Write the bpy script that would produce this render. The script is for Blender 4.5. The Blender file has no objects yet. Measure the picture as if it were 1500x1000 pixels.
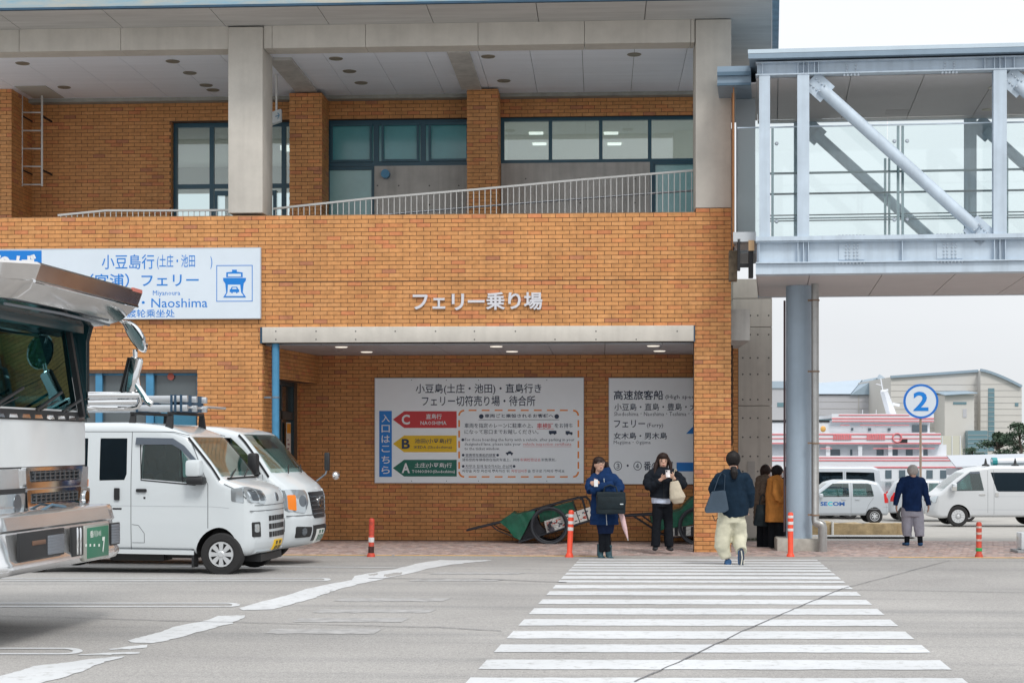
import bpy, bmesh, math, random
from math import sin, cos, pi, radians, sqrt, atan2
from mathutils import Vector, Matrix
random.seed(7)
SC = bpy.context.scene
COL = SC.collection
# ---------------------------------------------------------------- camera
FPX = 2315.0
PHI = radians(3.2)
CAM_H = 1.6
cd = bpy.data.cameras.new('camera')
cam = bpy.data.objects.new('camera', cd)
COL.objects.link(cam)
cam.location = (0, 0, CAM_H)
cam.rotation_euler = (radians(90), 0, PHI)
cd.sensor_width = 36.0
cd.lens = 36.0 * FPX / 1500.0
cd.shift_y = 0.1
cd.clip_end = 4000
SC.camera = cam
SC.render.resolution_x = 1024
SC.render.resolution_y = 682
# ---------------------------------------------------------------- sky, sun, exposure
wd = bpy.data.worlds.new('World')
SC.world = wd
wd.use_nodes = True
nt = wd.node_tree
nt.nodes.clear()
SUN_EL, SUN_ROT = radians(50), radians(155)
out = nt.nodes.new('ShaderNodeOutputWorld')
bg = nt.nodes.new('ShaderNodeBackground')
bg.inputs[1].default_value = 0.1
sky = nt.nodes.new('ShaderNodeTexSky')
sky.sky_type = 'NISHITA'
sky.sun_disc = False
sky.sun_elevation = SUN_EL
sky.sun_rotation = SUN_ROT
hs = nt.nodes.new('ShaderNodeHueSaturation')
hs.inputs['Saturation'].default_value = 0.25
nt.links.new(sky.outputs[0], hs.inputs['Color'])
tc = nt.nodes.new('ShaderNodeTexCoord')
sp = nt.nodes.new('ShaderNodeSeparateXYZ')
nt.links.new(tc.outputs['Generated'], sp.inputs[0])
ramp = nt.nodes.new('ShaderNodeMapRange')          # overcast luminance rises towards the zenith
ramp.inputs[1].default_value = 0.0
ramp.inputs[2].default_value = 1.0
ramp.inputs[3].default_value = 9.4
ramp.inputs[4].default_value = 18.0
nt.links.new(sp.outputs[2], ramp.inputs[0])
cn = nt.nodes.new('ShaderNodeTexNoise')
cn.inputs['Scale'].default_value = 2.2
cn.inputs['Detail'].default_value = 4
mp = nt.nodes.new('ShaderNodeMapping')
mp.inputs['Scale'].default_value = (1, 1, 3.5)
nt.links.new(tc.outputs['Generated'], mp.inputs[0])
nt.links.new(mp.outputs[0], cn.inputs['Vector'])
cr = nt.nodes.new('ShaderNodeMapRange')
cr.inputs[1].default_value = 0.3
cr.inputs[2].default_value = 0.7
cr.inputs[3].default_value = 0.95
cr.inputs[4].default_value = 1.05
nt.links.new(cn.outputs[0], cr.inputs[0])
mu = nt.nodes.new('ShaderNodeMath'); mu.operation = 'MULTIPLY'
nt.links.new(ramp.outputs[0], mu.inputs[0]); nt.links.new(cr.outputs[0], mu.inputs[1])
tint = nt.nodes.new('ShaderNodeVectorMath'); tint.operation = 'SCALE'
tint.inputs[0].default_value = (0.955, 0.985, 1.02)
nt.links.new(mu.outputs[0], tint.inputs['Scale'])
mx = nt.nodes.new('ShaderNodeMix'); mx.data_type = 'RGBA'
mx.inputs[0].default_value = 0.93
nt.links.new(hs.outputs[0], mx.inputs[6]); nt.links.new(tint.outputs[0], mx.inputs[7])
nt.links.new(mx.outputs[2], bg.inputs[0]); nt.links.new(bg.outputs[0], out.inputs[0])
sd = bpy.data.lights.new('sun', 'SUN')
sd.energy = 1.9
sd.angle = radians(15)
sd.color = (1.0, 0.96, 0.9)
so = bpy.data.objects.new('sun', sd)
COL.objects.link(so)
_sdir = Vector((sin(radians(25)) * cos(SUN_EL), -cos(radians(25)) * cos(SUN_EL), sin(SUN_EL)))
so.rotation_euler = _sdir.to_track_quat('Z', 'Y').to_euler()
so.location = (0, -20, 30)
SC.view_settings.view_transform = 'Standard'
SC.view_settings.look = 'None'
SC.view_settings.exposure = -0.12
SC.view_settings.gamma = 1.0
SC.view_settings.use_curve_mapping = False

# ---------------------------------------------------------------- geometry helpers
SCR = bpy.data.scenes.new('workbench')      # modifiers and lettering are evaluated here, apart from the big scene
def bake(o):
    vl = SCR.view_layers[0]; vl.update(); dg = vl.depsgraph; dg.update()
    return bpy.data.meshes.new_from_object(o.evaluated_get(dg), preserve_all_data_layers=True, depsgraph=dg)
RX, RY = cos(PHI), sin(PHI)
FX, FY = -sin(PHI), cos(PHI)
def Wd(px, py, d):                       # photograph position + distance -> point in the place
    u = (px - 750.0) / FPX
    return Vector((d * (FX + u * RX), d * (FY + u * RY), CAM_H + d * (650.0 - py) / FPX))
def onY(px, py, Y):                      # point on a plane parallel to the facade
    u = (px - 750.0) / FPX
    return Wd(px, py, Y / (FY + u * RY))
PROF = [(-400, 0), (19.3, 0), (25.2, -0.20), (29.5, -0.23), (52, -1.08), (58, -1.2), (90, -1.3)]
def gz(y):
    for (a, za), (b, zb) in zip(PROF, PROF[1:]):
        if y <= b:
            return za + (zb - za) * (y - a) / (b - a)
    return PROF[-1][1]
def gnd(px, py, dz=0.0):
    lo, hi = 2.0, 120.0
    for _ in range(50):
        m = (lo + hi) / 2
        p = Wd(px, py, m)
        if p.z > gz(p.y) + dz: lo = m
        else: hi = m
    return Wd(px, py, lo)

MATS = {}
def mat(name, col, rough=0.6, metal=0.0, var=0.0, vscale=3.0, bump=0.0, bscale=40.0, spec=0.5, streak=0.0, coat=0.0,
        col2=None, emit=None, stretch=(1, 1, 1)):
    if name in MATS: return MATS[name]
    m = bpy.data.materials.new(name); m.use_nodes = True
    t = m.node_tree; b = t.nodes['Principled BSDF']
    b.inputs['Base Color'].default_value = (*col, 1)
    b.inputs['Roughness'].default_value = rough
    b.inputs['Metallic'].default_value = metal
    b.inputs['Specular IOR Level'].default_value = spec
    if coat: b.inputs['Coat Weight'].default_value = coat; b.inputs['Coat Roughness'].default_value = 0.05
    if emit:
        b.inputs['Emission Color'].default_value = (*col, 1); b.inputs['Emission Strength'].default_value = emit
    g = t.nodes.new('ShaderNodeNewGeometry')
    if var > 0:
        mpn = t.nodes.new('ShaderNodeMapping'); mpn.inputs['Scale'].default_value = stretch
        t.links.new(g.outputs['Position'], mpn.inputs[0])
        n = t.nodes.new('ShaderNodeTexNoise'); n.inputs['Scale'].default_value = vscale; n.inputs['Detail'].default_value = 7
        n.inputs['Roughness'].default_value = 0.65
        t.links.new(mpn.outputs[0], n.inputs['Vector'])
        mr = t.nodes.new('ShaderNodeMapRange'); mr.inputs[1].default_value = 0.3; mr.inputs[2].default_value = 0.7
        t.links.new(n.outputs[0], mr.inputs[0])
        mix = t.nodes.new('ShaderNodeMix'); mix.data_type = 'RGBA'
        c2 = col2 if col2 else tuple(min(1, c * (1 + var)) for c in col)
        c1 = tuple(c * (1 - var) for c in col) if not col2 else col
        mix.inputs[6].default_value = (*c1, 1); mix.inputs[7].default_value = (*c2, 1)
        t.links.new(mr.outputs[0], mix.inputs[0])
        last = mix.outputs[2]
        if streak > 0:
            mp2 = t.nodes.new('ShaderNodeMapping'); mp2.inputs['Scale'].default_value = (6, 6, 0.35)
            t.links.new(g.outputs['Position'], mp2.inputs[0])
            n2 = t.nodes.new('ShaderNodeTexNoise'); n2.inputs['Scale'].default_value = 1.5; n2.inputs['Detail'].default_value = 5
            t.links.new(mp2.outputs[0], n2.inputs['Vector'])
            r2 = t.nodes.new('ShaderNodeMapRange'); r2.inputs[1].default_value = 0.45; r2.inputs[2].default_value = 0.75
            r2.inputs[3].default_value = 1.0; r2.inputs[4].default_value = 1.0 - streak
            t.links.new(n2.outputs[0], r2.inputs[0])
            vm = t.nodes.new('ShaderNodeVectorMath'); vm.operation = 'SCALE'
            t.links.new(last, vm.inputs[0]); t.links.new(r2.outputs[0], vm.inputs['Scale'])
            last = vm.outputs[0]
        t.links.new(last, b.inputs['Base Color'])
    if bump > 0:
        n3 = t.nodes.new('ShaderNodeTexNoise'); n3.inputs['Scale'].default_value = bscale; n3.inputs['Detail'].default_value = 5
        t.links.new(g.outputs['Position'], n3.inputs['Vector'])
        bp = t.nodes.new('ShaderNodeBump'); bp.inputs['Strength'].default_value = bump; bp.inputs['Distance'].default_value = 0.01
        t.links.new(n3.outputs[0], bp.inputs['Height']); t.links.new(bp.outputs[0], b.inputs['Normal'])
    MATS[name] = m
    return m
def glassmat(name, tint_, refl=0.12, rough=0.02, spec_col=(1, 1, 1)):
    if name in MATS: return MATS[name]
    m = bpy.data.materials.new(name); m.use_nodes = True
    t = m.node_tree; t.nodes.clear()
    o = t.nodes.new('ShaderNodeOutputMaterial')
    tr = t.nodes.new('ShaderNodeBsdfTransparent'); tr.inputs[0].default_value = (*tint_, 1)
    gl = t.nodes.new('ShaderNodeBsdfGlossy'); gl.inputs['Roughness'].default_value = rough; gl.inputs[0].default_value = (*spec_col, 1)
    fr = t.nodes.new('ShaderNodeFresnel'); fr.inputs[0].default_value = 1.5
    ad = t.nodes.new('ShaderNodeMath'); ad.operation = 'ADD'; ad.inputs[1].default_value = refl; ad.use_clamp = True
    t.links.new(fr.outputs[0], ad.inputs[0])
    mxx = t.nodes.new('ShaderNodeMixShader')
    t.links.new(ad.outputs[0], mxx.inputs[0]); t.links.new(tr.outputs[0], mxx.inputs[1]); t.links.new(gl.outputs[0], mxx.inputs[2])
    t.links.new(mxx.outputs[0], o.inputs[0])
    MATS[name] = m
    return m

def tag(o, label=None, cat=None, group=None, kind=None):
    if label: o['label'] = label
    if cat: o['category'] = cat
    if group: o['group'] = group
    if kind: o['kind'] = kind
    return o
def empty(name, loc=(0, 0, 0), rz=0.0, label=None, cat=None, group=None, kind=None):
    o = bpy.data.objects.new(name, None); COL.objects.link(o)
    o.location = loc; o.rotation_euler = (0, 0, rz); o.empty_display_size = 0.3
    return tag(o, label, cat, group, kind)

class MB:
    def __init__(s): s.v = []; s.f = []; s.sm = []
    def add(s, vs, fs, smooth=False, M=None):
        b = len(s.v)
        for p in vs:
            p = Vector(p)
            s.v.append(M @ p if M is not None else p)
        for f in fs: s.f.append([b + i for i in f]); s.sm.append(smooth)
        return s
    def box(s, x0, x1, y0, y1, z0, z1, M=None, bev=0.0):
        if bev > 0:
            bm = bmesh.new()
            bmesh.ops.create_cube(bm, size=1)
            for v in bm.verts:
                v.co = Vector(((x0 + x1) / 2 + v.co.x * (x1 - x0), (y0 + y1) / 2 + v.co.y * (y1 - y0), (z0 + z1) / 2 + v.co.z * (z1 - z0)))
            bmesh.ops.bevel(bm, geom=bm.edges[:], offset=bev, segments=2, profile=0.5, affect='EDGES')
            s.bm(bm, M, True); return s
        v = [(x0, y0, z0), (x1, y0, z0), (x1, y1, z0), (x0, y1, z0), (x0, y0, z1), (x1, y0, z1), (x1, y1, z1), (x0, y1, z1)]
        f = [(0, 3, 2, 1), (4, 5, 6, 7), (0, 1, 5, 4), (1, 2, 6, 5), (2, 3, 7, 6), (3, 0, 4, 7)]
        return s.add(v, f, False, M)
    def bm(s, bm, M=None, smooth=False):
        bm.verts.index_update()
        s.add([v.co.copy() for v in bm.verts], [[v.index for v in f.verts] for f in bm.faces], smooth, M)
        bm.free(); return s
    def bar(s, a, b, w, h=None, up=(0, 0, 1)):
        a = Vector(a); b = Vector(b); h = h or w
        d = (b - a); L = d.length
        if L < 1e-6: return s
        d.normalize(); u = Vector(up)
        if abs(d.dot(u)) > 0.98: u = Vector((0, 1, 0))
        sx = d.cross(u).normalized(); u = sx.cross(d).normalized()
        v = []
        for p in (a, b):
            for i, j in ((-1, -1), (1, -1), (1, 1), (-1, 1)):
                v.append(p + sx * (i * w / 2) + u * (j * h / 2))
        f = [(0, 3, 2, 1), (4, 5, 6, 7), (0, 1, 5, 4), (1, 2, 6, 5), (2, 3, 7, 6), (3, 0, 4, 7)]
        return s.add(v, [tuple(reversed(q)) for q in f])
    def tube(s, pts, r, n=10, caps=True, closed=False, r2=None, upv=None):
        """r: float or list; r2: second radius list for elliptic sections"""
        pts = [Vector(p) for p in pts]; N = len(pts)
        rs = r if isinstance(r, (list, tuple)) else [r] * N
        r2s = r2 if r2 is not None else rs
        if not isinstance(r2s, (list, tuple)): r2s = [r2s] * N
        tang = []
        for i in range(N):
            if closed: t = pts[(i + 1) % N] - pts[i - 1]
            else: t = pts[min(i + 1, N - 1)] - pts[max(i - 1, 0)]
            tang.append(t.normalized() if t.length > 1e-9 else Vector((0, 0, 1)))
        up = Vector(upv) if upv else (Vector((0, 0, 1)) if abs(tang[0].z) < 0.9 else Vector((0, 1, 0)))
        V = []
        for i in range(N):
            t = tang[i]
            sx = up - t * up.dot(t)
            if sx.length < 1e-6: sx = Vector((1, 0, 0)) - t * t.x
            sx.normalize(); up = sx
            sy = t.cross(sx)
            for k in range(n):
                a = 2 * pi * k / n
                V.append(pts[i] + sx * (cos(a) * rs[i]) + sy * (sin(a) * r2s[i]))
        F = []
        M_ = N if closed else N - 1
        for i in range(M_):
            j = (i + 1) % N
            for k in range(n):
                F.append((i * n + k, i * n + (k + 1) % n, j * n + (k + 1) % n, j * n + k))
        s.add(V, F, True)
        if caps and not closed:
            b = len(s.v) - N * n
            s.f.append([b + k for k in reversed(range(n))]); s.sm.append(False)
            s.f.append([b + (N - 1) * n + k for k in range(n)]); s.sm.append(False)
        return s
    def cyl(s, a, b, r, n=24, rb=None):
        return s.tube([a, b], [r, rb if rb is not None else r], n)
    def prism(s, poly, axis, a, b, smooth=False):
        """poly = 2D points; axis 'x': (y,z), 'y': (x,z), 'z': (x,y); extruded a..b"""
        def P(p, t):
            return {'x': (t, p[0], p[1]), 'y': (p[0], t, p[1]), 'z': (p[0], p[1], t)}[axis]
        n = len(poly)
        v = [P(p, a) for p in poly] + [P(p, b) for p in poly]
        f = [list(range(n)), list(reversed(range(n, 2 * n)))] + [(i, i + n, (i + 1) % n + n, (i + 1) % n) for i in range(n)]
        return s.add(v, f, smooth)
    def lathe(s, prof, n=24, M=None, smooth=True):
        """profile of (r, z) about z"""
        V = []; F = []
        for r, z in prof:
            for k in range(n):
                a = 2 * pi * k / n; V.append((r * cos(a), r * sin(a), z))
        for i in range(len(prof) - 1):
            for k in range(n):
                F.append((i * n + k, i * n + (k + 1) % n, (i + 1) * n + (k + 1) % n, (i + 1) * n + k))
        s.add(V, F, smooth, M)
        return s
    def sphere(s, c, r, n=12, m=8, sc=(1, 1, 1)):
        V = []; F = []
        c = Vector(c)
        for i in range(m + 1):
            t = pi * i / m
            for k in range(n):
                a = 2 * pi * k / n
                V.append(c + Vector((r * sc[0] * sin(t) * cos(a), r * sc[1] * sin(t) * sin(a), r * sc[2] * cos(t))))
        for i in range(m):
            for k in range(n):
                F.append((i * n + k, (i + 1) * n + k, (i + 1) * n + (k + 1) % n, i * n + (k + 1) % n))
        return s.add(V, F, True)
    def mesh(s, name, m=None, fix=True):
        me = bpy.data.meshes.new(name)
        me.from_pydata([tuple(v) for v in s.v], [], s.f)
        if fix and len(s.f) < 60000:
            bm = bmesh.new(); bm.from_mesh(me)
            bmesh.ops.remove_doubles(bm, verts=bm.verts[:], dist=1e-5)
            bmesh.ops.recalc_face_normals(bm, faces=bm.faces[:])
            bm.to_mesh(me); bm.free()
        else:
            me.polygons.foreach_set('use_smooth', s.sm)
        if m: me.materials.append(m)
        return me
    def build(s, name, m, parent=None, sharp=35, label=None, cat=None, group=None, kind=None, loc=None):
        me = s.mesh(name, m)
        if any(s.sm):
            me.polygons.foreach_set('use_smooth', [True] * len(me.polygons))
            me.set_sharp_from_angle(angle=radians(sharp))
        o = bpy.data.objects.new(name, me); COL.objects.link(o)
        if parent: o.parent = parent
        if loc is not None:
            o.location = loc
        return tag(o, label, cat, group, kind)
def copy_tree(o, parent=None):
    c = o.copy(); COL.objects.link(c)
    if parent: c.parent = parent
    for ch in list(o.children):
        copy_tree(ch, c)
    return c
def link_mesh(name, me, parent=None, loc=(0, 0, 0), rot=(0, 0, 0), kind=None, scale=None):
    o = bpy.data.objects.new(name, me); COL.objects.link(o)
    o.location = loc; o.rotation_euler = rot
    if scale: o.scale = scale
    if parent: o.parent = parent
    if kind: o['kind'] = kind
    return o

def text_mesh(txt, size=1.0, extrude=0.0, bold=0.0, res=2):
    cu = bpy.data.curves.new('txt', 'FONT')
    cu.body = txt; cu.size = size; cu.extrude = extrude; cu.offset = bold; cu.resolution_u = res
    cu.fill_mode = 'BOTH' if extrude > 0 else 'FRONT'
    o = bpy.data.objects.new('txt', cu); SCR.collection.objects.link(o)
    me = bake(o)
    bpy.data.objects.remove(o); bpy.data.curves.remove(cu)
    return me
def text_on(name, txt, x0, z0, x1, z1, y, m, parent=None, depth=0.003, bold=0.0, M=None, label=None, keep=False):
    """lettering filling the rectangle x0..x1, z0..z1 on a plane y facing -Y (local), via optional matrix M"""
    me = text_mesh(txt, 1.0, 0.0 if depth < 0.01 else depth, bold, 3 if (z1 - z0) > 0.12 else 1)
    if not len(me.vertices): print('EMPTY TEXT', txt); return None
    xs = [v.co.x for v in me.vertices]; ys = [v.co.y for v in me.vertices]
    a, b, c, d = min(xs), max(xs), min(ys), max(ys)
    sx = (x1 - x0) / max(b - a, 1e-6); sz = (z1 - z0) / max(d - c, 1e-6)
    if keep:
        sz = sx = min(sx, sz)
    for v in me.vertices:
        p = Vector((x0 + (v.co.x - a) * sx, y - v.co.z, z0 + (v.co.y - c) * sz))
        v.co = M @ p if M is not None else p
    me.materials.clear(); me.materials.append(m)
    me.name = name
    o = bpy.data.objects.new(name, me); COL.objects.link(o)
    if parent: o.parent = parent
    if label: o['label'] = label
    return o
# ================================================================ GROUND
def asphalt_mat():
    m = bpy.data.materials.new('asphalt'); m.use_nodes = True
    t = m.node_tree; b = t.nodes['Principled BSDF']; b.inputs['Roughness'].default_value = 0.88
    g = t.nodes.new('ShaderNodeNewGeometry')
    def noise(sc, det, stretch=None, rough=0.6):
        n = t.nodes.new('ShaderNodeTexNoise'); n.inputs['Scale'].default_value = sc; n.inputs['Detail'].default_value = det
        n.inputs['Roughness'].default_value = rough
        if stretch:
            p = t.nodes.new('ShaderNodeMapping'); p.inputs['Scale'].default_value = stretch
            t.links.new(g.outputs['Position'], p.inputs[0]); t.links.new(p.outputs[0], n.inputs['Vector'])
        else: t.links.new(g.outputs['Position'], n.inputs['Vector'])
        return n.outputs[0]
    def mixc(f, a, c, lo=0.3, hi=0.7):
        r = t.nodes.new('ShaderNodeMapRange'); r.inputs[1].default_value = lo; r.inputs[2].default_value = hi
        t.links.new(f, r.inputs[0])
        x = t.nodes.new('ShaderNodeMix'); x.data_type = 'RGBA'; t.links.new(r.outputs[0], x.inputs[0])
        for i, q in ((6, a), (7, c)):
            if isinstance(q, tuple): x.inputs[i].default_value = (*q, 1)
            else: t.links.new(q, x.inputs[i])
        return x.outputs[2]
    base = mixc(noise(0.35, 6), (0.292, 0.283, 0.277), (0.384, 0.372, 0.362))
    tyre = mixc(noise(1.0, 5, (0.08, 1.6, 1)), base, (0.22, 0.22, 0.222), 0.50, 0.78)
    grain = noise(70, 3, None, 0.8)
    fine = mixc(grain, (0.62, 0.62, 0.62), (1.38, 1.37, 1.35), 0.32, 0.68)
    mul = t.nodes.new('ShaderNodeMix'); mul.data_type = 'RGBA'; mul.blend_type = 'MULTIPLY'; mul.inputs[0].default_value = 1
    t.links.new(tyre, mul.inputs[6]); t.links.new(fine, mul.inputs[7])
    mid = mixc(noise(22, 4, None, 0.75), (0.80, 0.80, 0.80), (1.18, 1.18, 1.17), 0.30, 0.70)
    mul2 = t.nodes.new('ShaderNodeMix'); mul2.data_type = 'RGBA'; mul2.blend_type = 'MULTIPLY'; mul2.inputs[0].default_value = 1
    t.links.new(mul.outputs[2], mul2.inputs[6]); t.links.new(mid, mul2.inputs[7])
    spots = mixc(noise(2.6, 5, None, 0.7), mul2.outputs[2], (0.15, 0.15, 0.147), 0.64, 0.80)
    t.links.new(spots, b.inputs['Base Color'])
    bp = t.nodes.new('ShaderNodeBump'); bp.inputs['Strength'].default_value = 0.5; bp.inputs['Distance'].default_value = 0.006
    t.links.new(grain, bp.inputs['Height']); t.links.new(bp.outputs[0], b.inputs['Normal'])
    MATS['asphalt'] = m; return m
M_ASPH = asphalt_mat()
def paint_mat():
    m = bpy.data.materials.new('road_paint'); m.use_nodes = True
    t = m.node_tree; b = t.nodes['Principled BSDF']; b.inputs['Roughness'].default_value = 0.7
    g = t.nodes.new('ShaderNodeNewGeometry')
    n = t.nodes.new('ShaderNodeTexNoise'); n.inputs['Scale'].default_value = 9; n.inputs['Detail'].default_value = 8; n.inputs['Roughness'].default_value = 0.75
    t.links.new(g.outputs['Position'], n.inputs['Vector'])
    r = t.nodes.new('ShaderNodeMapRange'); r.inputs[1].default_value = 0.52; r.inputs[2].default_value = 0.70
    t.links.new(n.outputs[0], r.inputs[0])
    x = t.nodes.new('ShaderNodeMix'); x.data_type = 'RGBA'
    x.inputs[6].default_value = (0.61, 0.625, 0.64, 1); x.inputs[7].default_value = (0.37, 0.37, 0.36, 1)
    t.links.new(r.outputs[0], x.inputs[0])
    n2 = t.nodes.new('ShaderNodeTexNoise'); n2.inputs['Scale'].default_value = 0.7; n2.inputs['Detail'].default_value = 4
    t.links.new(g.outputs['Position'], n2.inputs['Vector'])
    r2 = t.nodes.new('ShaderNodeMapRange'); r2.inputs[1].default_value = 0.3; r2.inputs[2].default_value = 0.7; r2.inputs[3].default_value = 0.88; r2.inputs[4].default_value = 1.03
    t.links.new(n2.outputs[0], r2.inputs[0])
    vm = t.nodes.new('ShaderNodeVectorMath'); vm.operation = 'SCALE'
    t.links.new(x.outputs[2], vm.inputs[0]); t.links.new(r2.outputs[0], vm.inputs['Scale'])
    t.links.new(vm.outputs[0], b.inputs['Base Color'])
    MATS['road_paint'] = m; return m
M_PAINT = paint_mat()
M_YELL = mat('yellow_paint', (0.62, 0.38, 0.14), 0.75, var=0.3, vscale=14)
M_CONCG = mat('quay_concrete', (0.36, 0.345, 0.32), 0.9, var=0.14, vscale=1.5, bump=0.2, bscale=60)
CURB_Y = 25.2
def sheet(name, x0, x1, ys, m, dz=0.0, nx=1):
    b = MB(); V = []; F = []
    for y in ys:
        for i in range(nx + 1): V.append((x0 + (x1 - x0) * i / nx, y, gz(y) + dz))
    w = nx + 1
    for j in range(len(ys) - 1):
        for i in range(nx): F.append((j * w + i, j * w + i + 1, (j + 1) * w + i + 1, (j + 1) * w + i))
    b.add(V, F); return b.build(name, m, kind='structure')
sheet('road', -120, 120, [-100, -20, 0, 10, 19.3, 22, CURB_Y - 0.02], M_ASPH)
sheet('quay', -120, 120, [CURB_Y - 0.02, 27, 29.5, 40, 52, 58, 90], M_CONCG, -0.012)
wm = mat('sea_water', (0.05, 0.09, 0.10), 0.12, var=0.3, vscale=0.6, bump=0.6, bscale=1.5)
b = MB(); b.add([(-2500, 89, -2.6), (2500, 89, -2.6), (2500, 3200, -2.6), (-2500, 3200, -2.6)], [(0, 1, 2, 3)])
b.build('sea', wm, kind='structure')
b = MB(); b.box(-120, 120, 89.6, 90.0, -4, -1.15); b.build('quay_wall', M_CONCG, kind='structure')
b = MB(); b.box(-900, 900, 300, 900, -4, -1.4); b.build('far_shore', mat('far_ground', (0.22, 0.24, 0.2), 0.9), kind='structure')

# kerb with its worn yellow line
kb = MB(); kb.box(-60, 60, CURB_Y, CURB_Y + 0.15, gz(CURB_Y) - 0.3, gz(CURB_Y) + 0.012)
kerb = kb.build('kerb', mat('kerb_concrete', (0.33, 0.32, 0.30), 0.9, var=0.15, vscale=5), kind='structure')
yb = MB()
for a, c in ((-9.5, -3.35), (-3.3, 0.12), (4.55, 9.0), (9.05, 14)):
    yb.box(a, c, CURB_Y + 0.003, CURB_Y + 0.125, gz(CURB_Y) + 0.012, gz(CURB_Y) + 0.016)
yb.build('yellow_line', M_YELL, kerb)

# pavers
paver_cols = [(0.42, 0.315, 0.285), (0.45, 0.35, 0.325), (0.38, 0.275, 0.25), (0.43, 0.34, 0.32), (0.35, 0.29, 0.27), (0.46, 0.34, 0.295)]
def vcol_mat(name, rough=0.8, bump=0.25, bscale=60, amp=0.18, vscale=25.0, stain=0.0):
    m = bpy.data.materials.new(name); m.use_nodes = True
    t = m.node_tree; b = t.nodes['Principled BSDF']; b.inputs['Roughness'].default_value = rough
    b.inputs['Specular IOR Level'].default_value = 0.3
    a = t.nodes.new('ShaderNodeAttribute'); a.attribute_name = 'piece_colour'
    g = t.nodes.new('ShaderNodeNewGeometry')
    n = t.nodes.new('ShaderNodeTexNoise'); n.inputs['Scale'].default_value = vscale; n.inputs['Detail'].default_value = 4
    t.links.new(g.outputs['Position'], n.inputs['Vector'])
    r = t.nodes.new('ShaderNodeMapRange'); r.inputs[1].default_value = 0.3; r.inputs[2].default_value = 0.7
    r.inputs[3].default_value = 1 - amp; r.inputs[4].default_value = 1 + amp
    t.links.new(n.outputs[0], r.inputs[0])
    vm = t.nodes.new('ShaderNodeVectorMath'); vm.operation = 'SCALE'
    t.links.new(a.outputs['Color'], vm.inputs[0]); t.links.new(r.outputs[0], vm.inputs['Scale'])
    last = vm.outputs[0]
    if stain:
        mp_s = t.nodes.new('ShaderNodeMapping'); mp_s.inputs['Scale'].default_value = (1.1, 1.1, 0.22)
        t.links.new(g.outputs['Position'], mp_s.inputs[0])
        ns = t.nodes.new('ShaderNodeTexNoise'); ns.inputs['Scale'].default_value = 1.4; ns.inputs['Detail'].default_value = 7; ns.inputs['Roughness'].default_value = .7
        t.links.new(mp_s.outputs[0], ns.inputs['Vector'])
        rs = t.nodes.new('ShaderNodeMapRange'); rs.inputs[1].default_value = .35; rs.inputs[2].default_value = .75; rs.inputs[3].default_value = 1.05; rs.inputs[4].default_value = 1 - stain
        t.links.new(ns.outputs[0], rs.inputs[0])
        v2 = t.nodes.new('ShaderNodeVectorMath'); v2.operation = 'SCALE'
        t.links.new(last, v2.inputs[0]); t.links.new(rs.outputs[0], v2.inputs['Scale']); last = v2.outputs[0]
    t.links.new(last, b.inputs['Base Color'])
    n3 = t.nodes.new('ShaderNodeTexNoise'); n3.inputs['Scale'].default_value = bscale
    t.links.new(g.outputs['Position'], n3.inputs['Vector'])
    bp = t.nodes.new('ShaderNodeBump'); bp.inputs['Strength'].default_value = bump; bp.inputs['Distance'].default_value = 0.004
    t.links.new(n3.outputs[0], bp.inputs['Height']); t.links.new(bp.outputs[0], b.inputs['Normal'])
    MATS[name] = m; return m
M_PAVER = vcol_mat('clay_paver')
M_BRICK = vcol_mat('brick_face', 0.6, 0.35, 45, 0.12, 14.0, 0.22)
BOXF = [(0, 1, 5, 4), (1, 2, 6, 5), (2, 3, 7, 6), (3, 0, 4, 7), (4, 5, 6, 7)]   # open at the back (v0..3)
def pieces_mesh(name, boxes, m):
    """boxes: list of (8 corners, colour); the hidden back face is left out"""
    V = []; Fc = []; C = []
    for vs, c in boxes:
        b0 = len(V); V.extend([tuple(v) for v in vs])
        for f in BOXF: Fc.append([b0 + i for i in f])
        C.extend([(*c, 1.0)] * 8)
    me = bpy.data.meshes.new(name); me.from_pydata(V, [], Fc)
    at = me.color_attributes.new('piece_colour', 'FLOAT_COLOR', 'POINT')
    at.data.foreach_set('color', [x for c in C for x in c])
    me.materials.append(m)
    return me
rp = random.Random(3)
PL, PW, PJ = 0.20, 0.10, 0.004
pv = []
y = CURB_Y + 0.155
row = 0
SW_END = 31.2
while y < SW_END:
    xe0, xe1 = (-11.0, 4.2) if y < 30.0 else (4.2, 13.0)
    xe1 = 13.0
    if y > 30.0: xe0 = 3.3
    x = xe0 + (row % 2) * PW * 0.5
    while x < xe1:
        pv.append((x, y)); x += PW
    y += PL; row += 1
def paver_box(x, y, j=0.0, col=None):
    z0 = gz(y + PL / 2) - 0.02; z1 = gz(y + PL / 2) + 0.002 + j
    a, b_, c, d = x + PJ / 2, x + PW - PJ / 2, y + PJ / 2, y + PL - PJ / 2
    return [(a, c, z0), (b_, c, z0), (b_, d, z0), (a, d, z0), (a, c, z1), (b_, c, z1), (b_, d, z1), (a, d, z1)]
sw = sheet('sidewalk', -14, 13.0, [CURB_Y + 0.15, 27, 29.5, SW_END], mat('paver_joint', (0.17, 0.15, 0.135), 0.95), -0.004)
near = [p for p in pv if p[1] < CURB_Y + 0.155 + 3.5 * PL and 0.5 < p[0] < 8.1][:300]
nearset = set(near)
var = []
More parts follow.
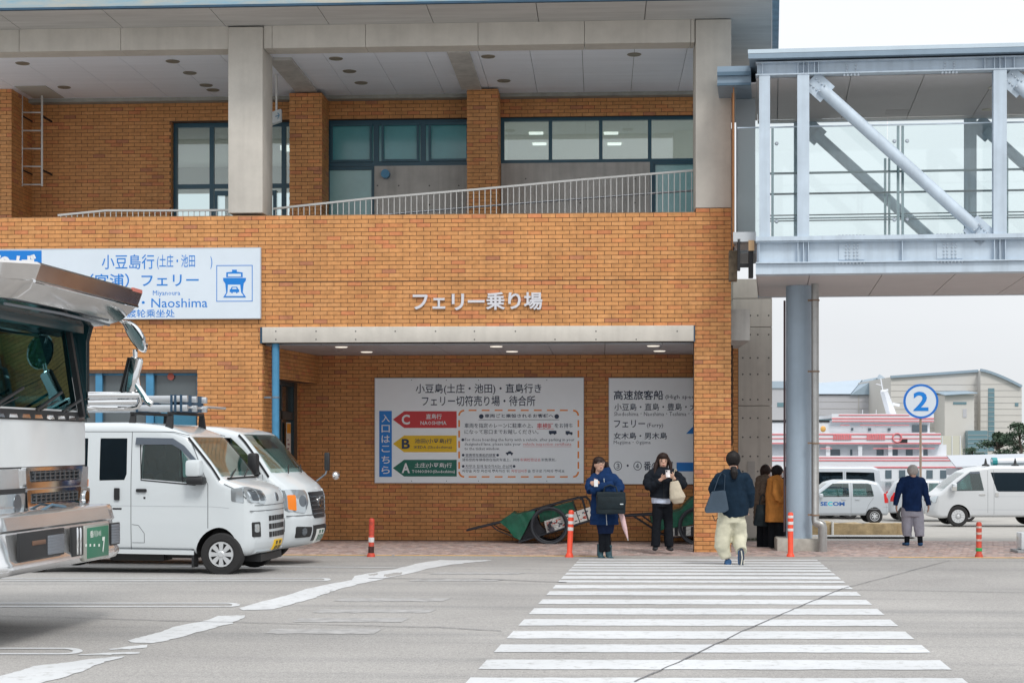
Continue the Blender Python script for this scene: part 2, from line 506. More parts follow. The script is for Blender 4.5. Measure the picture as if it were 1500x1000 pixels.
for i in range(8):
    c = rp.choice(paver_cols)
    k = rp.uniform(0.85, 1.12)
    bx = [( (q[0]), q[1], q[2]) for q in [(PJ/2, PJ/2, -0.02), (PW-PJ/2, PJ/2, -0.02), (PW-PJ/2, PL-PJ/2, -0.02), (PJ/2, PL-PJ/2, -0.02), (PJ/2, PJ/2, 0.002), (PW-PJ/2, PJ/2, 0.002), (PW-PJ/2, PL-PJ/2, 0.002), (PJ/2, PL-PJ/2, 0.002)]]
    var.append(pieces_mesh('paver', [(bx, tuple(q * k for q in c))], M_PAVER))
for (x, y) in near:
    link_mesh('paver', rp.choice(var), sw, (x, y, gz(y + PL / 2) + rp.uniform(-.001, .0015)))
boxes = []
for (x, y) in pv:
    if (x, y) in nearset: continue
    c = rp.choice(paver_cols); k = rp.uniform(0.8, 1.15)
    boxes.append((paver_box(x, y, rp.uniform(-.001, .0015)), tuple(q * k for q in c)))
o = link_mesh('paver', pieces_mesh('paver', boxes, M_PAVER), sw, kind='stuff')

# crosswalk stripes: one period = 0.9 m
def strip_obj(name, quad, m, parent=None, dz=0.004, n=24, wob=0.012, rr=random):
    """quad: near-left, near-right, far-right, far-left on the ground"""
    nl, nr, fr, fl = [Vector(q) for q in quad]
    V = []; F = []
    for i in range(n + 1):
        t = i / n
        a = nl.lerp(nr, t); c = fl.lerp(fr, t)
        a.y += rr.uniform(-wob, wob); c.y += rr.uniform(-wob, wob)
        a.z = gz(a.y) + dz; c.z = gz(c.y) + dz
        mm = (a + c) / 2; mm.z = gz(mm.y) + dz
        V += [a, mm, c]
    for i in range(n):
        for k in (0, 1): F.append((i * 3 + k, (i + 1) * 3 + k, (i + 1) * 3 + k + 1, i * 3 + k + 1))
    b = MB(); b.add(V, F); return b.build(name, m, parent)
stripes = [(819.0, 820.8), (822.5, 824.8), (826, 828.8), (830.2, 832.6), (834, 837), (838.9, 842), (844, 848), (850.3, 853.2), (857, 862), (866.2, 872),
           (878, 885), (891, 900), (907, 916.5), (924.3, 935.5), (944, 955.5), (966.4, 980.5), (992.7, 1008), (1023, 1040), (1060, 1083)]
cw = empty('crosswalk', (0, 0, 0), kind='structure')
def lx(y): return 846 - (y - 822) * 0.935 if y < 857 else 700 + (981 - y) * 0.918
def rxx(y): return 1400 - (985 - y) * 1.225
for k, (a, c) in enumerate(stripes):
    q = [gnd(lx(c), c - 0.4), gnd(rxx(c), c + 0.5), gnd(rxx(a), a + 0.5), gnd(lx(a), a - 0.4)]
    strip_obj('stripe', q, M_PAINT, cw)
# broad uneven stop line across the lot, laid in ragged passes
SEGA = ([(720, 820), (692, 820.5), (645, 819.8), (615, 824.5), (575, 834), (520, 843), (515, 849.5), (480, 855.5), (447, 863), (425, 870.5), (385, 880.5), (350, 890.5)],
        [(718, 820.6), (675, 825.5), (640, 830), (600, 839.5), (560, 848), (530, 854.5), (495, 863), (475, 870), (460, 875.5), (430, 884), (400, 892), (355, 894)])
SEGB = ([(359, 901), (320, 902), (300, 909), (255, 918), (235, 925.5), (210, 932), (187, 938)], [(357, 904), (340, 913), (300, 923), (265, 933), (245, 938), (222, 942), (190, 941)])
SEGC = ([(183, 960.5), (130, 965.5), (90, 971), (50, 975.5), (30, 982), (0, 990), (-40, 999)], [(178, 963), (150, 970.5), (120, 983), (90, 993), (60, 1000), (0, 1012), (-40, 1020)])
SEGD = ([(216, 944), (190, 946.5), (158, 950.5)], [(214, 948), (190, 951), (160, 951.5)])
SEGE = ([(205, 954.5), (160, 956), (113, 958)], [(203, 957), (160, 959), (115, 959.5)])
def ribbon(name, up, lo, m, parent=None, jag=0.0):
    b = MB(); V = []; F = []; rr = random.Random(5)
    A = []; B = []
    for P, Q in ((up, A), (lo, B)):
        for (p, q) in zip(P, P[1:]):
            for i in range(6):
                t = i / 6; Q.append((p[0] + (q[0] - p[0]) * t, p[1] + (q[1] - p[1]) * t))
        Q.append(P[-1])
    for i, (p, q) in enumerate(zip(A, B)):
        a = gnd(p[0], p[1] + rr.uniform(-jag, jag)); c = gnd(q[0] + rr.uniform(-jag, jag) * 6, q[1] + rr.uniform(-jag, jag))
        mm = (a + c) / 2
        for w in (a, mm, c): w.z = gz(w.y) + 0.004; V.append(w)
    for i in range(len(A) - 1):
        for k in (0, 1): F.append((i * 3 + k, i * 3 + k + 1, (i + 1) * 3 + k + 1, (i + 1) * 3 + k))
    b.add(V, F); return b.build(name, m, parent)
ml = empty('road_markings', kind='structure')
for q in (SEGA, SEGB, SEGC, SEGD, SEGE): ribbon('stop_line', q[0], q[1], M_PAINT, ml, 0.35)
def loop_line(pts_px, w=0.075, m=M_PAINT):
    P = [gnd(*p) for p in pts_px]
    b = MB(); V = []; F = []
    for i, p in enumerate(P):
        t = (P[min(i + 1, len(P) - 1)] - P[max(i - 1, 0)]); t.z = 0; t.normalize()
        n = Vector((-t.y, t.x, 0)) * w / 2
        for s_ in (-1, 1):
            q = p + n * s_; q.z = gz(q.y) + 0.0045; V.append(q)
    for i in range(len(P) - 1): F.append((2 * i, 2 * i + 1, 2 * i + 3, 2 * i + 2))
    b.add(V, F); return b.build('parking_line', m, ml)
def ushape(xr, yt, yb, xl=-60):
    yc = (yt + yb) / 2; h = (yb - yt) / 2; pts = [(xl, yt)]
    n = 10; xs = h * 5
    pts += [(xr - xs - (xr - xs - xl) * (1 - i / 14), yt) for i in range(1, 14)]
    for i in range(n + 1):
        a = -pi / 2 + pi * i / n
        pts.append((xr - xs + xs * cos(a), yc + h * sin(a)))
    pts += [(xr - xs - (xr - xs - xl) * i / 14, yb) for i in range(1, 15)]
    return pts
loop_line(ushape(480, 846.8, 850.6))
loop_line(ushape(346, 883.3, 888.4))
loop_line(ushape(114, 949.5, 957.5))
loop_line([(250, 829.6), (330, 829.9), (420, 830.0), (500, 830.6), (580, 831.5)], 0.14)
# old erased bars, slightly paler asphalt
M_WORN = mat('worn_asphalt', (0.345, 0.34, 0.337), 0.9, var=0.28, vscale=7)
for (a, c, x0, x1) in ((892, 897, 470, 640), (905, 911, 440, 600), (921, 928, 400, 560), (838, 841, 640, 770), (848, 851, 610, 740), (876, 880.5, 500, 660)):
    strip_obj('worn_marking', [gnd(x0 - 12, c), gnd(x1 - 12, c), gnd(x1, a), gnd(x0, a)], M_WORN, ml, 0.003, 14, 0.03)
# cracks and sealed joints
M_CRACK = mat('crack', (0.15, 0.15, 0.16), 0.9)
def crack(pts, w=0.02, sub=6, jag=0.02):
    P = []
    rr = random.Random(len(pts) * 7)
    for p, q in zip(pts, pts[1:]):
        for i in range(sub):
            t = i / sub; P.append((p[0] + (q[0] - p[0]) * t, p[1] + (q[1] - p[1]) * t))
    P.append(pts[-1]); P = [gnd(*p) for p in P]
    b = MB(); V = []; F = []
    for i, p in enumerate(P):
        t = (P[min(i + 1, len(P) - 1)] - P[max(i - 1, 0)]); t.z = 0; t.normalize()
        n = Vector((-t.y, t.x, 0)); p = p + n * rr.uniform(-jag, jag)
        for s_ in (-1, 1):
            q = p + n * s_ * w / 2 * rr.uniform(.6, 1.3); q.z = gz(q.y) + 0.008; V.append(q)
    for i in range(len(P) - 1): F.append((2 * i, 2 * i + 1, 2 * i + 3, 2 * i + 2))
    b.add(V, F); return b.build('crack', M_CRACK, ml)
crack([(930, 999), (1000, 967), (1100, 919), (1180, 885), (1235, 862)], 0.014, 10, .008)
crack([(1235, 862), (1300, 845), (1390, 821)], 0.012, 10, .008)
crack([(1235, 864), (1330, 865), (1500, 868)], 0.02)
crack([(500, 915.5), (640, 919), (735, 924)], 0.022)
crack([(0, 902), (180, 907), (320, 911), (500, 915.5)], 0.018)
crack([(540, 847), (700, 848), (830, 853)], 0.035)
# ================================================================ FERRY TERMINAL
D = 26.61                         # facade plane
bld = empty('ferry_terminal', (0, D, -0.2), label='two storey ferry terminal faced in orange brown brick with concrete columns and eaves', cat='building')
bld.location = (0, 0, 0)
M_MORT = mat('mortar', (0.13, 0.075, 0.045), 0.95, var=0.25, vscale=30)
M_CONC = mat('fair_concrete', (0.56, 0.53, 0.48), 0.85, var=0.09, vscale=2.2, streak=0.07, bump=0.15, bscale=25)
M_CONCD = mat('grey_concrete', (0.50, 0.485, 0.46), 0.85, var=0.16, vscale=1.6, streak=0.18, bump=0.15, bscale=25)
M_CONCS = mat('soffit_concrete', (0.50, 0.50, 0.485), 0.85, var=0.14, vscale=1.2, stretch=(0.5, 4, 1))
M_SOFF = mat('ceiling_board', (0.80, 0.84, 0.92), 0.6, var=0.04, vscale=1.0, stretch=(0.4, 6, 1))
M_TEAL = mat('teal_frame', (0.018, 0.085, 0.13), 0.35)
M_BLUE = mat('blue_steel', (0.06, 0.24, 0.42), 0.4, var=0.12, vscale=5)
M_DARK = mat('dark_gap', (0.02, 0.02, 0.022), 0.8)
BL, BH, BJ = 0.235, 0.0705, 0.009
rb = random.Random(11)
def brick_colour():
    r = rb.random()
    k = rb.uniform(0.93, 1.07)
    if r < 0.70: c = (0.60, 0.283, 0.105)
    elif r < 0.84: c = (0.62, 0.302, 0.118)
    elif r < 0.92: c = (0.60, 0.25, 0.095)
    elif r < 0.975: c = (0.585, 0.225, 0.095)
    else: c = (0.48, 0.20, 0.10)
    return tuple(q * k for q in c)
ALLB = []          # every brick: (size key, corners, colour, distance key, matrix info)
def brick_wall(org, ux, L, z0, z1, nrm, holes=(), ph=0.0, front=False, proud=0.010, zalign=0.0):
    """brick courses on a wall: origin (x,y), unit vector ux, length L, outward normal nrm; holes = (u0,u1,z0,z1)"""
    org = Vector((org[0], org[1], 0)); ux = Vector((ux[0], ux[1], 0)); n = Vector((nrm[0], nrm[1], 0))
    k0 = int(math.floor((z0 - zalign) / BH)); k1 = int(math.ceil((z1 - zalign) / BH))
    for k in range(k0, k1):
        a = zalign + k * BH + BJ / 2; c = zalign + (k + 1) * BH - BJ / 2
        if front and abs(zalign + k * BH - 4.36) < BH / 2: a += 0.012
        a = max(a, z0); c = min(c, z1)
        if c - a < 0.012: continue
        u = -BL * 2 + ph + (BL / 2 if k % 2 else 0)
        u = ph + (BL / 2 if k % 2 else 0) - BL * math.ceil((ph + BL) / BL)
        while u < L:
            segs = [(max(u + BJ / 2, 0), min(u + BL - BJ / 2, L))]
            for (h0, h1, g0, g1) in holes:
                if c <= g0 + 0.01 or a >= g1 - 0.01: continue
                ns = []
                for s0, s1 in segs:
                    if s1 <= h0 or s0 >= h1: ns.append((s0, s1)); continue
                    if s0 < h0: ns.append((s0, h0))
                    if s1 > h1: ns.append((h1, s1))
                segs = ns
            for s0, s1 in segs:
                if s1 - s0 < 0.02: continue
                pr = proud + rb.uniform(-0.002, 0.0025)
                cen = org + ux * ((s0 + s1) / 2)
                full = front and (s1 - s0) > BL - BJ - 0.002 and (c - a) > BH - BJ - 0.002
                vs = []
                for dpt in (0.0, pr):
                    for (s_, z_) in ((s0, a), (s1, a), (s1, c), (s0, c)):
                        p = org + ux * s_ + n * dpt; vs.append((p.x, p.y, z_))
                ALLB.append((vs, brick_colour(), cen.x if full else -1e9, (cen.x, cen.y, (a + c) / 2)))
            u += BL
def slab_wall(name, x0, x1, y0, y1, z0, z1, m=None, parent=bld):
    b = MB(); b.box(x0, x1, y0, y1, z0, z1); return b.build(name, m or M_MORT, parent)
def FXp(px, Y=D): return onY(px, 650, Y).x
def FZp(px, py, Y=D): return onY(px, py, Y).z
GZ = -0.24
XR = FXp(1071)                      # right corner
XL = -11.5
ZPAR = FZp(700, 314)                # parapet top
OX0, OX1 = FXp(384), FXp(1017)      # opening of the recess
ZB0, ZB1 = FZp(700, 501), FZp(700, 478)
WX0, WX1 = FXp(10), FXp(289)
WZ0, WZ1 = FZp(290, 680), FZp(280, 546)
# --- front wall backing, split round its openings
T = 0.3
fw = MB()
def fbox(b, x0, x1, z0, z1, y0=D, y1=D + T): b.box(x0, x1, y0, y1, z0, z1)
fbox(fw, XL, WX0, GZ, ZB0)
fbox(fw, WX0, WX1, GZ, WZ0); fbox(fw, WX0, WX1, WZ1, ZB0); fbox(fw, WX1, OX0, GZ, ZB0)
fbox(fw, XL, XR, ZB0, ZPAR - 0.004)
fbox(fw, OX1, XR, GZ, ZB0)
front = fw.build('front_wall', M_MORT, bld)
brick_wall((XL, D), (1, 0), XR - XL, GZ, ZPAR, (0, -1),
           [(WX0 - XL, WX1 - XL, WZ0, WZ1), (OX0 - XL, OX1 - XL, -2, ZB1)], ph=(XR - XL) % BL, front=True, zalign=ZPAR)
# raised brick block on the left column foot and at the right end
brick_wall((FXp(1019), D + 0.0), (1, 0), XR - FXp(1019), ZPAR + .002, FZp(1040, 304.5), (0, -1), ph=0, zalign=ZPAR)
slab_wall('wall_cap', FXp(1019), XR, D, D + 0.5, ZPAR - .002, FZp(1040, 304.5) - .002)
# metal coping and rust stained flashing behind the parapet
b = MB(); b.box(XL, XR - .45, D + 0.012, D + T, ZPAR - .004, ZPAR + 0.012); b.build('coping', mat('coping', (0.30, 0.17, 0.08), 0.7, var=0.5, vscale=4), bld)
# --- concrete columns and beams
b = MB(); b.box(FXp(1019), XR + .002, D - 0.015, D + 0.75, FZp(1040, 304.5), FZp(1040, 29), bev=0.012); b.build('concrete_column', M_CONC, bld)
CX0, CX1 = FXp(334.5), FXp(385)
b = MB(); b.box(CX0, CX1, D - 0.015, D + 0.8, FZp(360, 312), FZp(360, 40), bev=0.012); b.build('concrete_column', M_CONC, bld)
ZBM0, ZBM1 = FZp(700, 66), FZp(700, 34.5)
joints = [XL, FXp(-250), FXp(27), FXp(176), CX0 - .006]
for a, c in zip(joints, joints[1:]):
    b = MB(); b.box(a + .004, c - .004, D + 0.03, D + 0.43, ZBM0, ZBM1 + .02); b.build('edge_beam', M_CONC, bld)
joints = [CX1 + .006, FXp(398), FXp(535), FXp(700), FXp(856), FXp(1012), FXp(1018)]
for a, c in zip(joints, joints[1:]):
    b = MB(); b.box(a + .004, c - .004, D + 0.03, D + 0.43, ZBM0, ZBM1 + .02); b.build('edge_beam', M_CONC, bld)
# --- eaves: soffit slabs, blue fascia
EY = D - 1.15
XE = FXp(1131, EY)
ZSF = ZBM1 + 0.022
xs = [XL - 2.0 + 1.78 * i for i in range(9)]
xs = [x for x in xs if x < XE - .9] + [XE]
SPL = math.tan(radians(6.1))
for i, (a, c) in enumerate(zip(xs, xs[1:])):
    ye = D + 7.5 if c > XR - 1.2 else D + 0.9
    b = MB()
    if c == XE: b.prism([(a + .006, EY + .02), (XE - .006, EY + .02), (XE - .006 + SPL * (ye - EY), ye), (a + .006, ye)], 'z', ZSF, ZSF + .3)
    else: b.box(a + .006, c - .006, EY + .02, ye, ZSF, ZSF + 0.3)
    b.build('soffit_slab', M_CONCS, bld)
b = MB(); b.prism([(XL - 2, EY + .03), (XE, EY + .03), (XE + SPL * 8, EY + 8.03), (XL - 2, EY + 8.03)], 'z', ZSF + .31, ZSF + .9); b.build('roof_slab', M_CONCD, bld)
M_FASC = mat('peeling_blue_fascia', (0.16, 0.36, 0.50), 0.55, var=0.3, vscale=2.6, col2=(0.46, 0.43, 0.36), stretch=(0.5, 1, 3))
M_FASD = mat('blue_flashing', (0.03, 0.075, 0.125), 0.8, var=0.2, vscale=3)
b = MB(); b.box(XL - 2, XE + .12, EY - .02, EY + .02, ZSF + 0.033, ZSF + 0.85); b.build('fascia', M_FASC, bld)
b = MB(); b.box(XL - 2, XE + .12, EY - .035, EY + .03, ZSF - 0.005, ZSF + 0.03); b.build('fascia_trim', M_FASD, bld)
b = MB(); b.prism([(XE + .003, EY + .031), (XE + .12, EY + .031), (XE + .12 + SPL * 8, EY + 8), (XE + .003 + SPL * 8, EY + 8)], 'z', ZSF - 0.01, ZSF + 0.9); b.build('fascia', mat('blue_fascia_side', (0.15, 0.25, 0.33), 0.6, var=0.25, vscale=6), bld)

# --- upper deck ceiling boards with downlights
UY = D + 4.05                     # upper back wall
CZ = onY(700, 73, D + 0.45).z
b = MB(); b.box(XL - 2, XR - .1, D + .44, UY + .3, CZ + .03, CZ + .09); b.build('ceiling_void', M_DARK, bld)
bmx = [FXp(395, D + .8) + .12, FXp(664, D + .45)]       # cross beams
gx = CX1 + 0.02 - 0.9 * 9
cols_ = []
while gx < XR - .9:
    cols_.append(gx); gx += 0.9
cme = MB(); cme.box(.004, .896, .004, 1.796, 0, .028); cmesh = cme.mesh('ceiling_board', M_SOFF)
for gx in cols_:
    for j in range(2):
        link_mesh('ceiling_board', cmesh, bld, (gx, D + .45 + j * 1.8, CZ))
b = MB(); b.box(cols_[-1] + .904, XR - .16, D + .45, D + 4.04, CZ, CZ + .028); b.build('ceiling_board', M_SOFF, bld)
# cross beams and header
for px0, px1 in ((655, 687),):
    xa = FXp(px0, D + .45); xb = FXp(px1, D + .45)
    b = MB(); b.box(xa, xb, D + .43, UY - .75, CZ - .05, CZ + .1); b.build('cross_beam', M_CONCD, bld)
xa = FXp(397, D + .8); b = MB(); b.box(xa - .05, xa + .36, D + .8, UY - .75, CZ - .05, CZ + .1); b.build('cross_beam', M_CONCD, bld)
ZH = onY(700, 146, UY).z
b = MB(); b.box(XL, XR, UY - .22, UY + .2, ZH, CZ + .02); b.build('header_beam', mat('header_concrete', (0.33, 0.33, 0.30), 0.9, var=0.2, vscale=3), bld)
# downlights
dl = MB(); dl.lathe([(0.0, -0.004), (0.095, -0.004), (0.115, -0.012), (0.125, -0.004), (0.125, 0.006)], 20)
dlm = dl.mesh('downlight', mat('downlight_off', (0.20, 0.18, 0.14), 0.5))
for (px, py) in ((33, 93), (253, 90), (278, 107), (302, 125), (312, 132), (94, 128), (492, 86), (512, 104.5), (529, 121.5), (715, 83), (738, 118.5), (929, 80)):
    # where the line of sight meets the ceiling plane
    lo_, hi_ = 20, 45
    for _ in range(40):
        m_ = (lo_ + hi_) / 2
        if Wd(px, py, m_).z < CZ - .002: lo_ = m_
        else: hi_ = m_
    p = Wd(px, py, lo_)
    link_mesh('downlight', dlm, bld, (p.x, p.y, CZ - .001))

# --- upper back wall with openings
def UX(px): return onY(px, 300, UY).x
def UZ(py, px=700): return onY(px, py, UY).z
ZF = 3.9                            # deck floor
hA = (UX(250), UX(430), ZF, UZ(178, 300)); hB = (UX(477), UX(690), ZF, UZ(174, 600)); hC = (UX(733), UX(1060), ZF, UZ(170, 850))
ub = MB()
xs_ = [XL - 1, hA[0], hA[1], hB[0], hB[1], hC[0], hC[1], XR + .0]
for i in range(0, 7, 2): ub.box(xs_[i], xs_[i + 1], UY, UY + .3, ZF, ZH + .02)
for h in (hA, hB, hC): ub.box(h[0], h[1], UY, UY + .3, h[3], ZH + .02)
ub.build('upper_wall', M_MORT, bld)
brick_wall((XL - 1, UY), (1, 0), XR - XL + 1, 4.6, ZH, (0, -1), [(h[0] - XL + 1, h[1] - XL + 1, h[2], h[3]) for h in (hA, hB, hC)], ph=.05, zalign=ZH)
# brick reveals of window A (left jamb)
brick_wall((hA[0], UY), (0, 1), .3, 4.6, hA[3], (1, 0), zalign=ZH)
# brick piers
def pier(pxa, pxb, Yf, ztop, depth):
    xa, xb = onY(pxa, 300, Yf).x, onY(pxb, 300, Yf).x
    slab_wall('pier', xa, xb, Yf, Yf + depth, ZF, ztop)
    brick_wall((xa - .008, Yf), (1, 0), xb - xa + .016, 4.6, ztop, (0, -1), ph=0.0, zalign=ZH)
    brick_wall((xb, Yf), (0, 1), depth, 4.6, ztop, (1, 0), ph=.117, zalign=ZH)
pier(424.5, 471, UY - .75, onY(450, 136, UY - .75).z, .75)
pier(684.5, 729, UY - .75, onY(700, 131, UY - .75).z, .75)
pier(-60, 16.5, UY - 1.1, onY(0, 127, UY - 1.1).z, 1.1)
# deck floor
b = MB(); b.box(XL - 1, XR - .02, D + T, UY + 12, ZF - .2, ZF); b.build('deck_floor', M_CONCD, bld)
# interior of the upper lobby: ceiling, far glazed side open to the sky
M_INT = mat('lobby_ceiling', (0.82, 0.82, 0.76), 0.8)
b = MB(); b.box(XL, XR, UY + .35, UY + 7, UZ(150), UZ(150) + .1); b.build('lobby_ceiling', M_INT, bld)
for q in ((UX(445), UX(477), UY + .35, UY + 6), (UX(690), UX(730), UY + .35, UY + 3), (XL, XL + .1, UY + .35, UY + 7)):
    b = MB(); b.box(*q, ZF, UZ(150)); b.build('lobby_partition', M_INT, bld)
b = MB(); b.box(XL, XR, UY + 6.9, UY + 7, UZ(196), UZ(150)); b.box(XL, XR, UY + 6.9, UY + 7, ZF, ZF + .3)
b.build('lobby_glazing_frame', M_INT, bld); b = MB()
for x in (-9, -7.3, -5.6, -3.9, -2.2, -.5, 1.2, 2.9): b.box(x, x + .12, UY + 6.85, UY + 7.05, ZF, UZ(150))
b.build('lobby_glazing_post', M_INT, bld)
lamp = MB(); lamp.box(.1, .4, 0, .16, -.03, 0)
lampm = lamp.mesh('lobby_lamp', mat('lamp_glow', (1.0, 0.97, 0.9), 0.5, emit=1.2))
for px, py, dd in ((785, 198, 3), (895, 200, 3), (993, 180, 1.0), (790, 204, 4.2), (900, 206, 4.2)):
    p = Wd(px, py, UY + dd); link_mesh('lobby_lamp', lampm, bld, (p.x - .25, p.y, UZ(150) - .002))
p = UX(408); b = MB(); b.box(p - .15, p + .3, UY + .9, UY + 1.1, UZ(207, 408), UZ(200, 408)); b.build('lobby_lamp', mat('lamp_glow', (1, 1, 1)), bld)

GL_A = glassmat('lobby_glass', (0.80, 0.88, 0.88), 0.08)
M_PANET = mat('teal_pane', (0.09, 0.36, 0.40), 0.12, var=0.1, vscale=1.5, spec=0.8)
M_PANEL = mat('pale_teal_pane', (0.30, 0.54, 0.55), 0.15, var=0.12, vscale=1.2, spec=0.8)
def window(name, x0, x1, z0, z1, Y, mull=(), trans=(), w=.07, frame=M_TEAL, glass=None, dep=.09, parent=bld, panemats=None):
    """frame at plane Y; mull: x positions, trans: z positions; each light gets its own pane"""
    f = MB()
    f.box(x0, x0 + w, Y, Y + dep, z0, z1); f.box(x1 - w, x1, Y, Y + dep, z0, z1)
    f.box(x0 + w, x1 - w, Y, Y + dep, z1 - w, z1); f.box(x0 + w, x1 - w, Y, Y + dep, z0, z0 + w)
    for m_ in mull: f.box(m_ - w / 2, m_ + w / 2, Y + .002, Y + dep - .002, z0 + w, z1 - w)
    xs2 = [x0 + w] + sorted(mull) + [x1 - w]
    for t_ in trans:
        for a, c in zip(xs2, xs2[1:]): f.box(a + (w / 2 if a in mull else 0), c - (w / 2 if c in mull else 0), Y + .004, Y + dep - .004, t_ - w / 2, t_ + w / 2)
    fr = f.build(name, frame, parent)
    zs = [z0 + w] + sorted(trans) + [z1 - w]
    i = 0
    for a, c in zip(xs2, xs2[1:]):
        for e, g_ in zip(zs, zs[1:]):
            q = MB(); q.box(a, c, Y + dep * .45, Y + dep * .45 + .012, e, g_)
            q.build('pane', (panemats[i] if panemats else glass), fr); i += 1
    return fr
# A: tall entrance glazing behind the left column
window('window_frame', hA[0], hA[1], ZF, hA[3], UY + .16, [UX(307), UX(362), UX(413)], [UZ(271, 300)], .085, glass=GL_A)
wd2 = MB(); wd2.box(UX(312), UX(316), UY + .12, UY + .16, ZF, UZ(278, 330)); wd2.box(UX(316), UX(398), UY + .12, UY + .16, UZ(285, 330), UZ(278, 330)); wd2.box(UX(398), UX(403), UY + .12, UY + .16, ZF, UZ(278, 330))
wd2.build('door_frame', M_TEAL, bld)
# B: teal lights over a concrete panel
zb = UZ(242, 600)
window('window_frame', hB[0], hB[1], zb, hB[3], UY + .1, [UX(550), UX(619)], [], .1, panemats=[M_PANET] * 3)
for xa, xb in ((483, 544), (558, 613), (627, 690)):
    b = MB(); x0, x1, z0, z1 = UX(xa), UX(xb), UZ(235.5, 600), UZ(179, 600); w_ = .045
    b.box(x0, x0 + w_, UY + .07, UY + .1, z0, z1); b.box(x1 - w_, x1, UY + .07, UY + .1, z0, z1)
    b.box(x0 + w_, x1 - w_, UY + .07, UY + .1, z0, z0 + w_); b.box(x0 + w_, x1 - w_, UY + .07, UY + .1, z1 - w_, z1)
    b.build('sash', mat('teal_sash', (0.022, 0.10, 0.145), 0.35), bld)
window('window_frame', hB[0], UX(547.5), ZF, zb - .004, UY + .1, [], [], .06, panemats=[M_PANEL])
b = MB(); b.box(UX(548), hB[1], UY + .04, UY + .25, ZF, zb - .004); b.build('concrete_panel', M_CONCD, bld)
# C: four lights over a concrete panel and a low light
zc = UZ(237.5, 850)
window('window_frame', hC[0], hC[1], zc, hC[3], UY + .1, [UX(806), UX(880), UX(952), UX(1024)], [], .07, glass=GL_A)
for xa, xb in ((734, 952),):
    b = MB(); b.box(UX(xa), UX(xb), UY + .04, UY + .25, ZF, zc - .004); b.build('concrete_panel', M_CONCD, bld)
b = MB(); b.box(UX(952) + .004, UX(957), UY + .05, UY + .2, ZF, zc - .004); b.build('window_post', M_TEAL, bld)
window('window_frame', UX(957) + .003, hC[1], ZF, zc - .004, UY + .1, [UX(1024)], [], .04, panemats=[M_PANEL] * 2)
# form-tie holes in the concrete panels
th = MB()
for px, py in ((553, 272), (584, 272), (629, 272), (672, 272), (553, 300), (629, 300), (770, 262), (850, 262), (930, 262), (770, 297), (850, 297), (930, 297)):
    p = onY(px, py, UY + .038); th.cyl((p.x, p.y + .004, p.z), (p.x, p.y - .001, p.z), .016, 8)
th.build('form_tie_hole', mat('tie_hole', (0.12, 0.12, 0.115), 0.9), bld)
pl_ = onY(565, 255.5, UY + .0); b = MB(); b.cyl((pl_.x, UY - .09, pl_.z), (pl_.x, UY + .05, pl_.z), .085, 20); b.build('vent_cover', M_BLUE, bld)

# --- ramp railing behind the parapet
RY_ = D + 1.0
M_RAIL = mat('white_rail', (0.62, 0.62, 0.60), 0.4, metal=0.3)
def rail(pts, name_label, label, grp=None, low=None, step=.1):
    """pts: list of (px, py_top)"""
    t_ = empty('railing', (0, 0, 0), label=label, cat='railing')
    P = [onY(a, c, RY_) for a, c in pts]
    org_ = Vector((P[0].x, RY_, ZF)); t_.location = org_
    P = [p - org_ for p in P]
    b = MB()
    for p, q in zip(P, P[1:]): b.bar(p, q, .04, .035)
    b.build('top_rail', M_RAIL, t_)
    bal = MB(); x = P[0].x + .05; n = 0
    zl = lambda x: next((p.z + (q.z - p.z) * (x - p.x) / (q.x - p.x) for p, q in zip(P, P[1:]) if x <= q.x + 1e-6), P[-1].z)
    bme = {}
    while x < P[-1].x:
        zt = zl(x) - .018; zb_ = max(-0.0, zt - 1.25)
        h = round(zt - zb_, 2)
        if h not in bme:
            mb = MB(); mb.box(-.007, .007, -.007, .007, 0, h); bme[h] = mb.mesh('baluster', M_RAIL)
        link_mesh('baluster', bme[h], t_, (x, 0, zb_)); x += step
    if low:
        Q = [onY(a, c, RY_ + .05) - org_ for a, c in low]; b = MB(); b.tube(Q, .018, 8); b.build('hand_rail', mat('steel_rail', (0.35, 0.37, 0.4), .3, metal=.8), t_)
    return t_
rail([(400, 306), (540, 291), (700, 277.5), (850, 263.5), (1020, 249.5)], '', 'long white barred railing climbing to the right above the big lettering',
     low=[(560, 315), (700, 303), (850, 291.5), (960, 283), (1020, 279)])
rail([(85, 315.5), (155, 308.5), (240, 308.5), (336, 308)], '', 'short white barred railing just above the parapet left of the concrete column')

# --- recess behind the beam
RYW = D + 3.4
RZ = onY(700, 520, RYW).z
b = MB(); b.box(OX0 - .6, XR - .004, RYW, RYW + .3, GZ, RZ + .05); b.build('recess_wall', M_MORT, bld)
brick_wall((OX0 - .02, RYW), (1, 0), XR - OX0, GZ, RZ, (0, -1), ph=.1, zalign=RZ)
# left return with the door
dY0, dY1, dZ = D + .8, D + 3.12, onY(437, 561, D + 3.1).z
b = MB(); b.box(OX0 - .3, OX0 - .001, D + T, D + .8, GZ, RZ + .05); b.box(OX0 - .3, OX0 - .001, dY1, RYW, GZ, RZ + .05)
b.box(OX0 - .3, OX0 - .001, D + .8, dY1, dZ, RZ + .05)
b.build('return_wall', M_MORT, bld)
brick_wall((OX0, D + .006), (0, 1), 3.39, GZ, RZ, (1, 0), [(.8, 3.11, -2, dZ)], zalign=RZ)
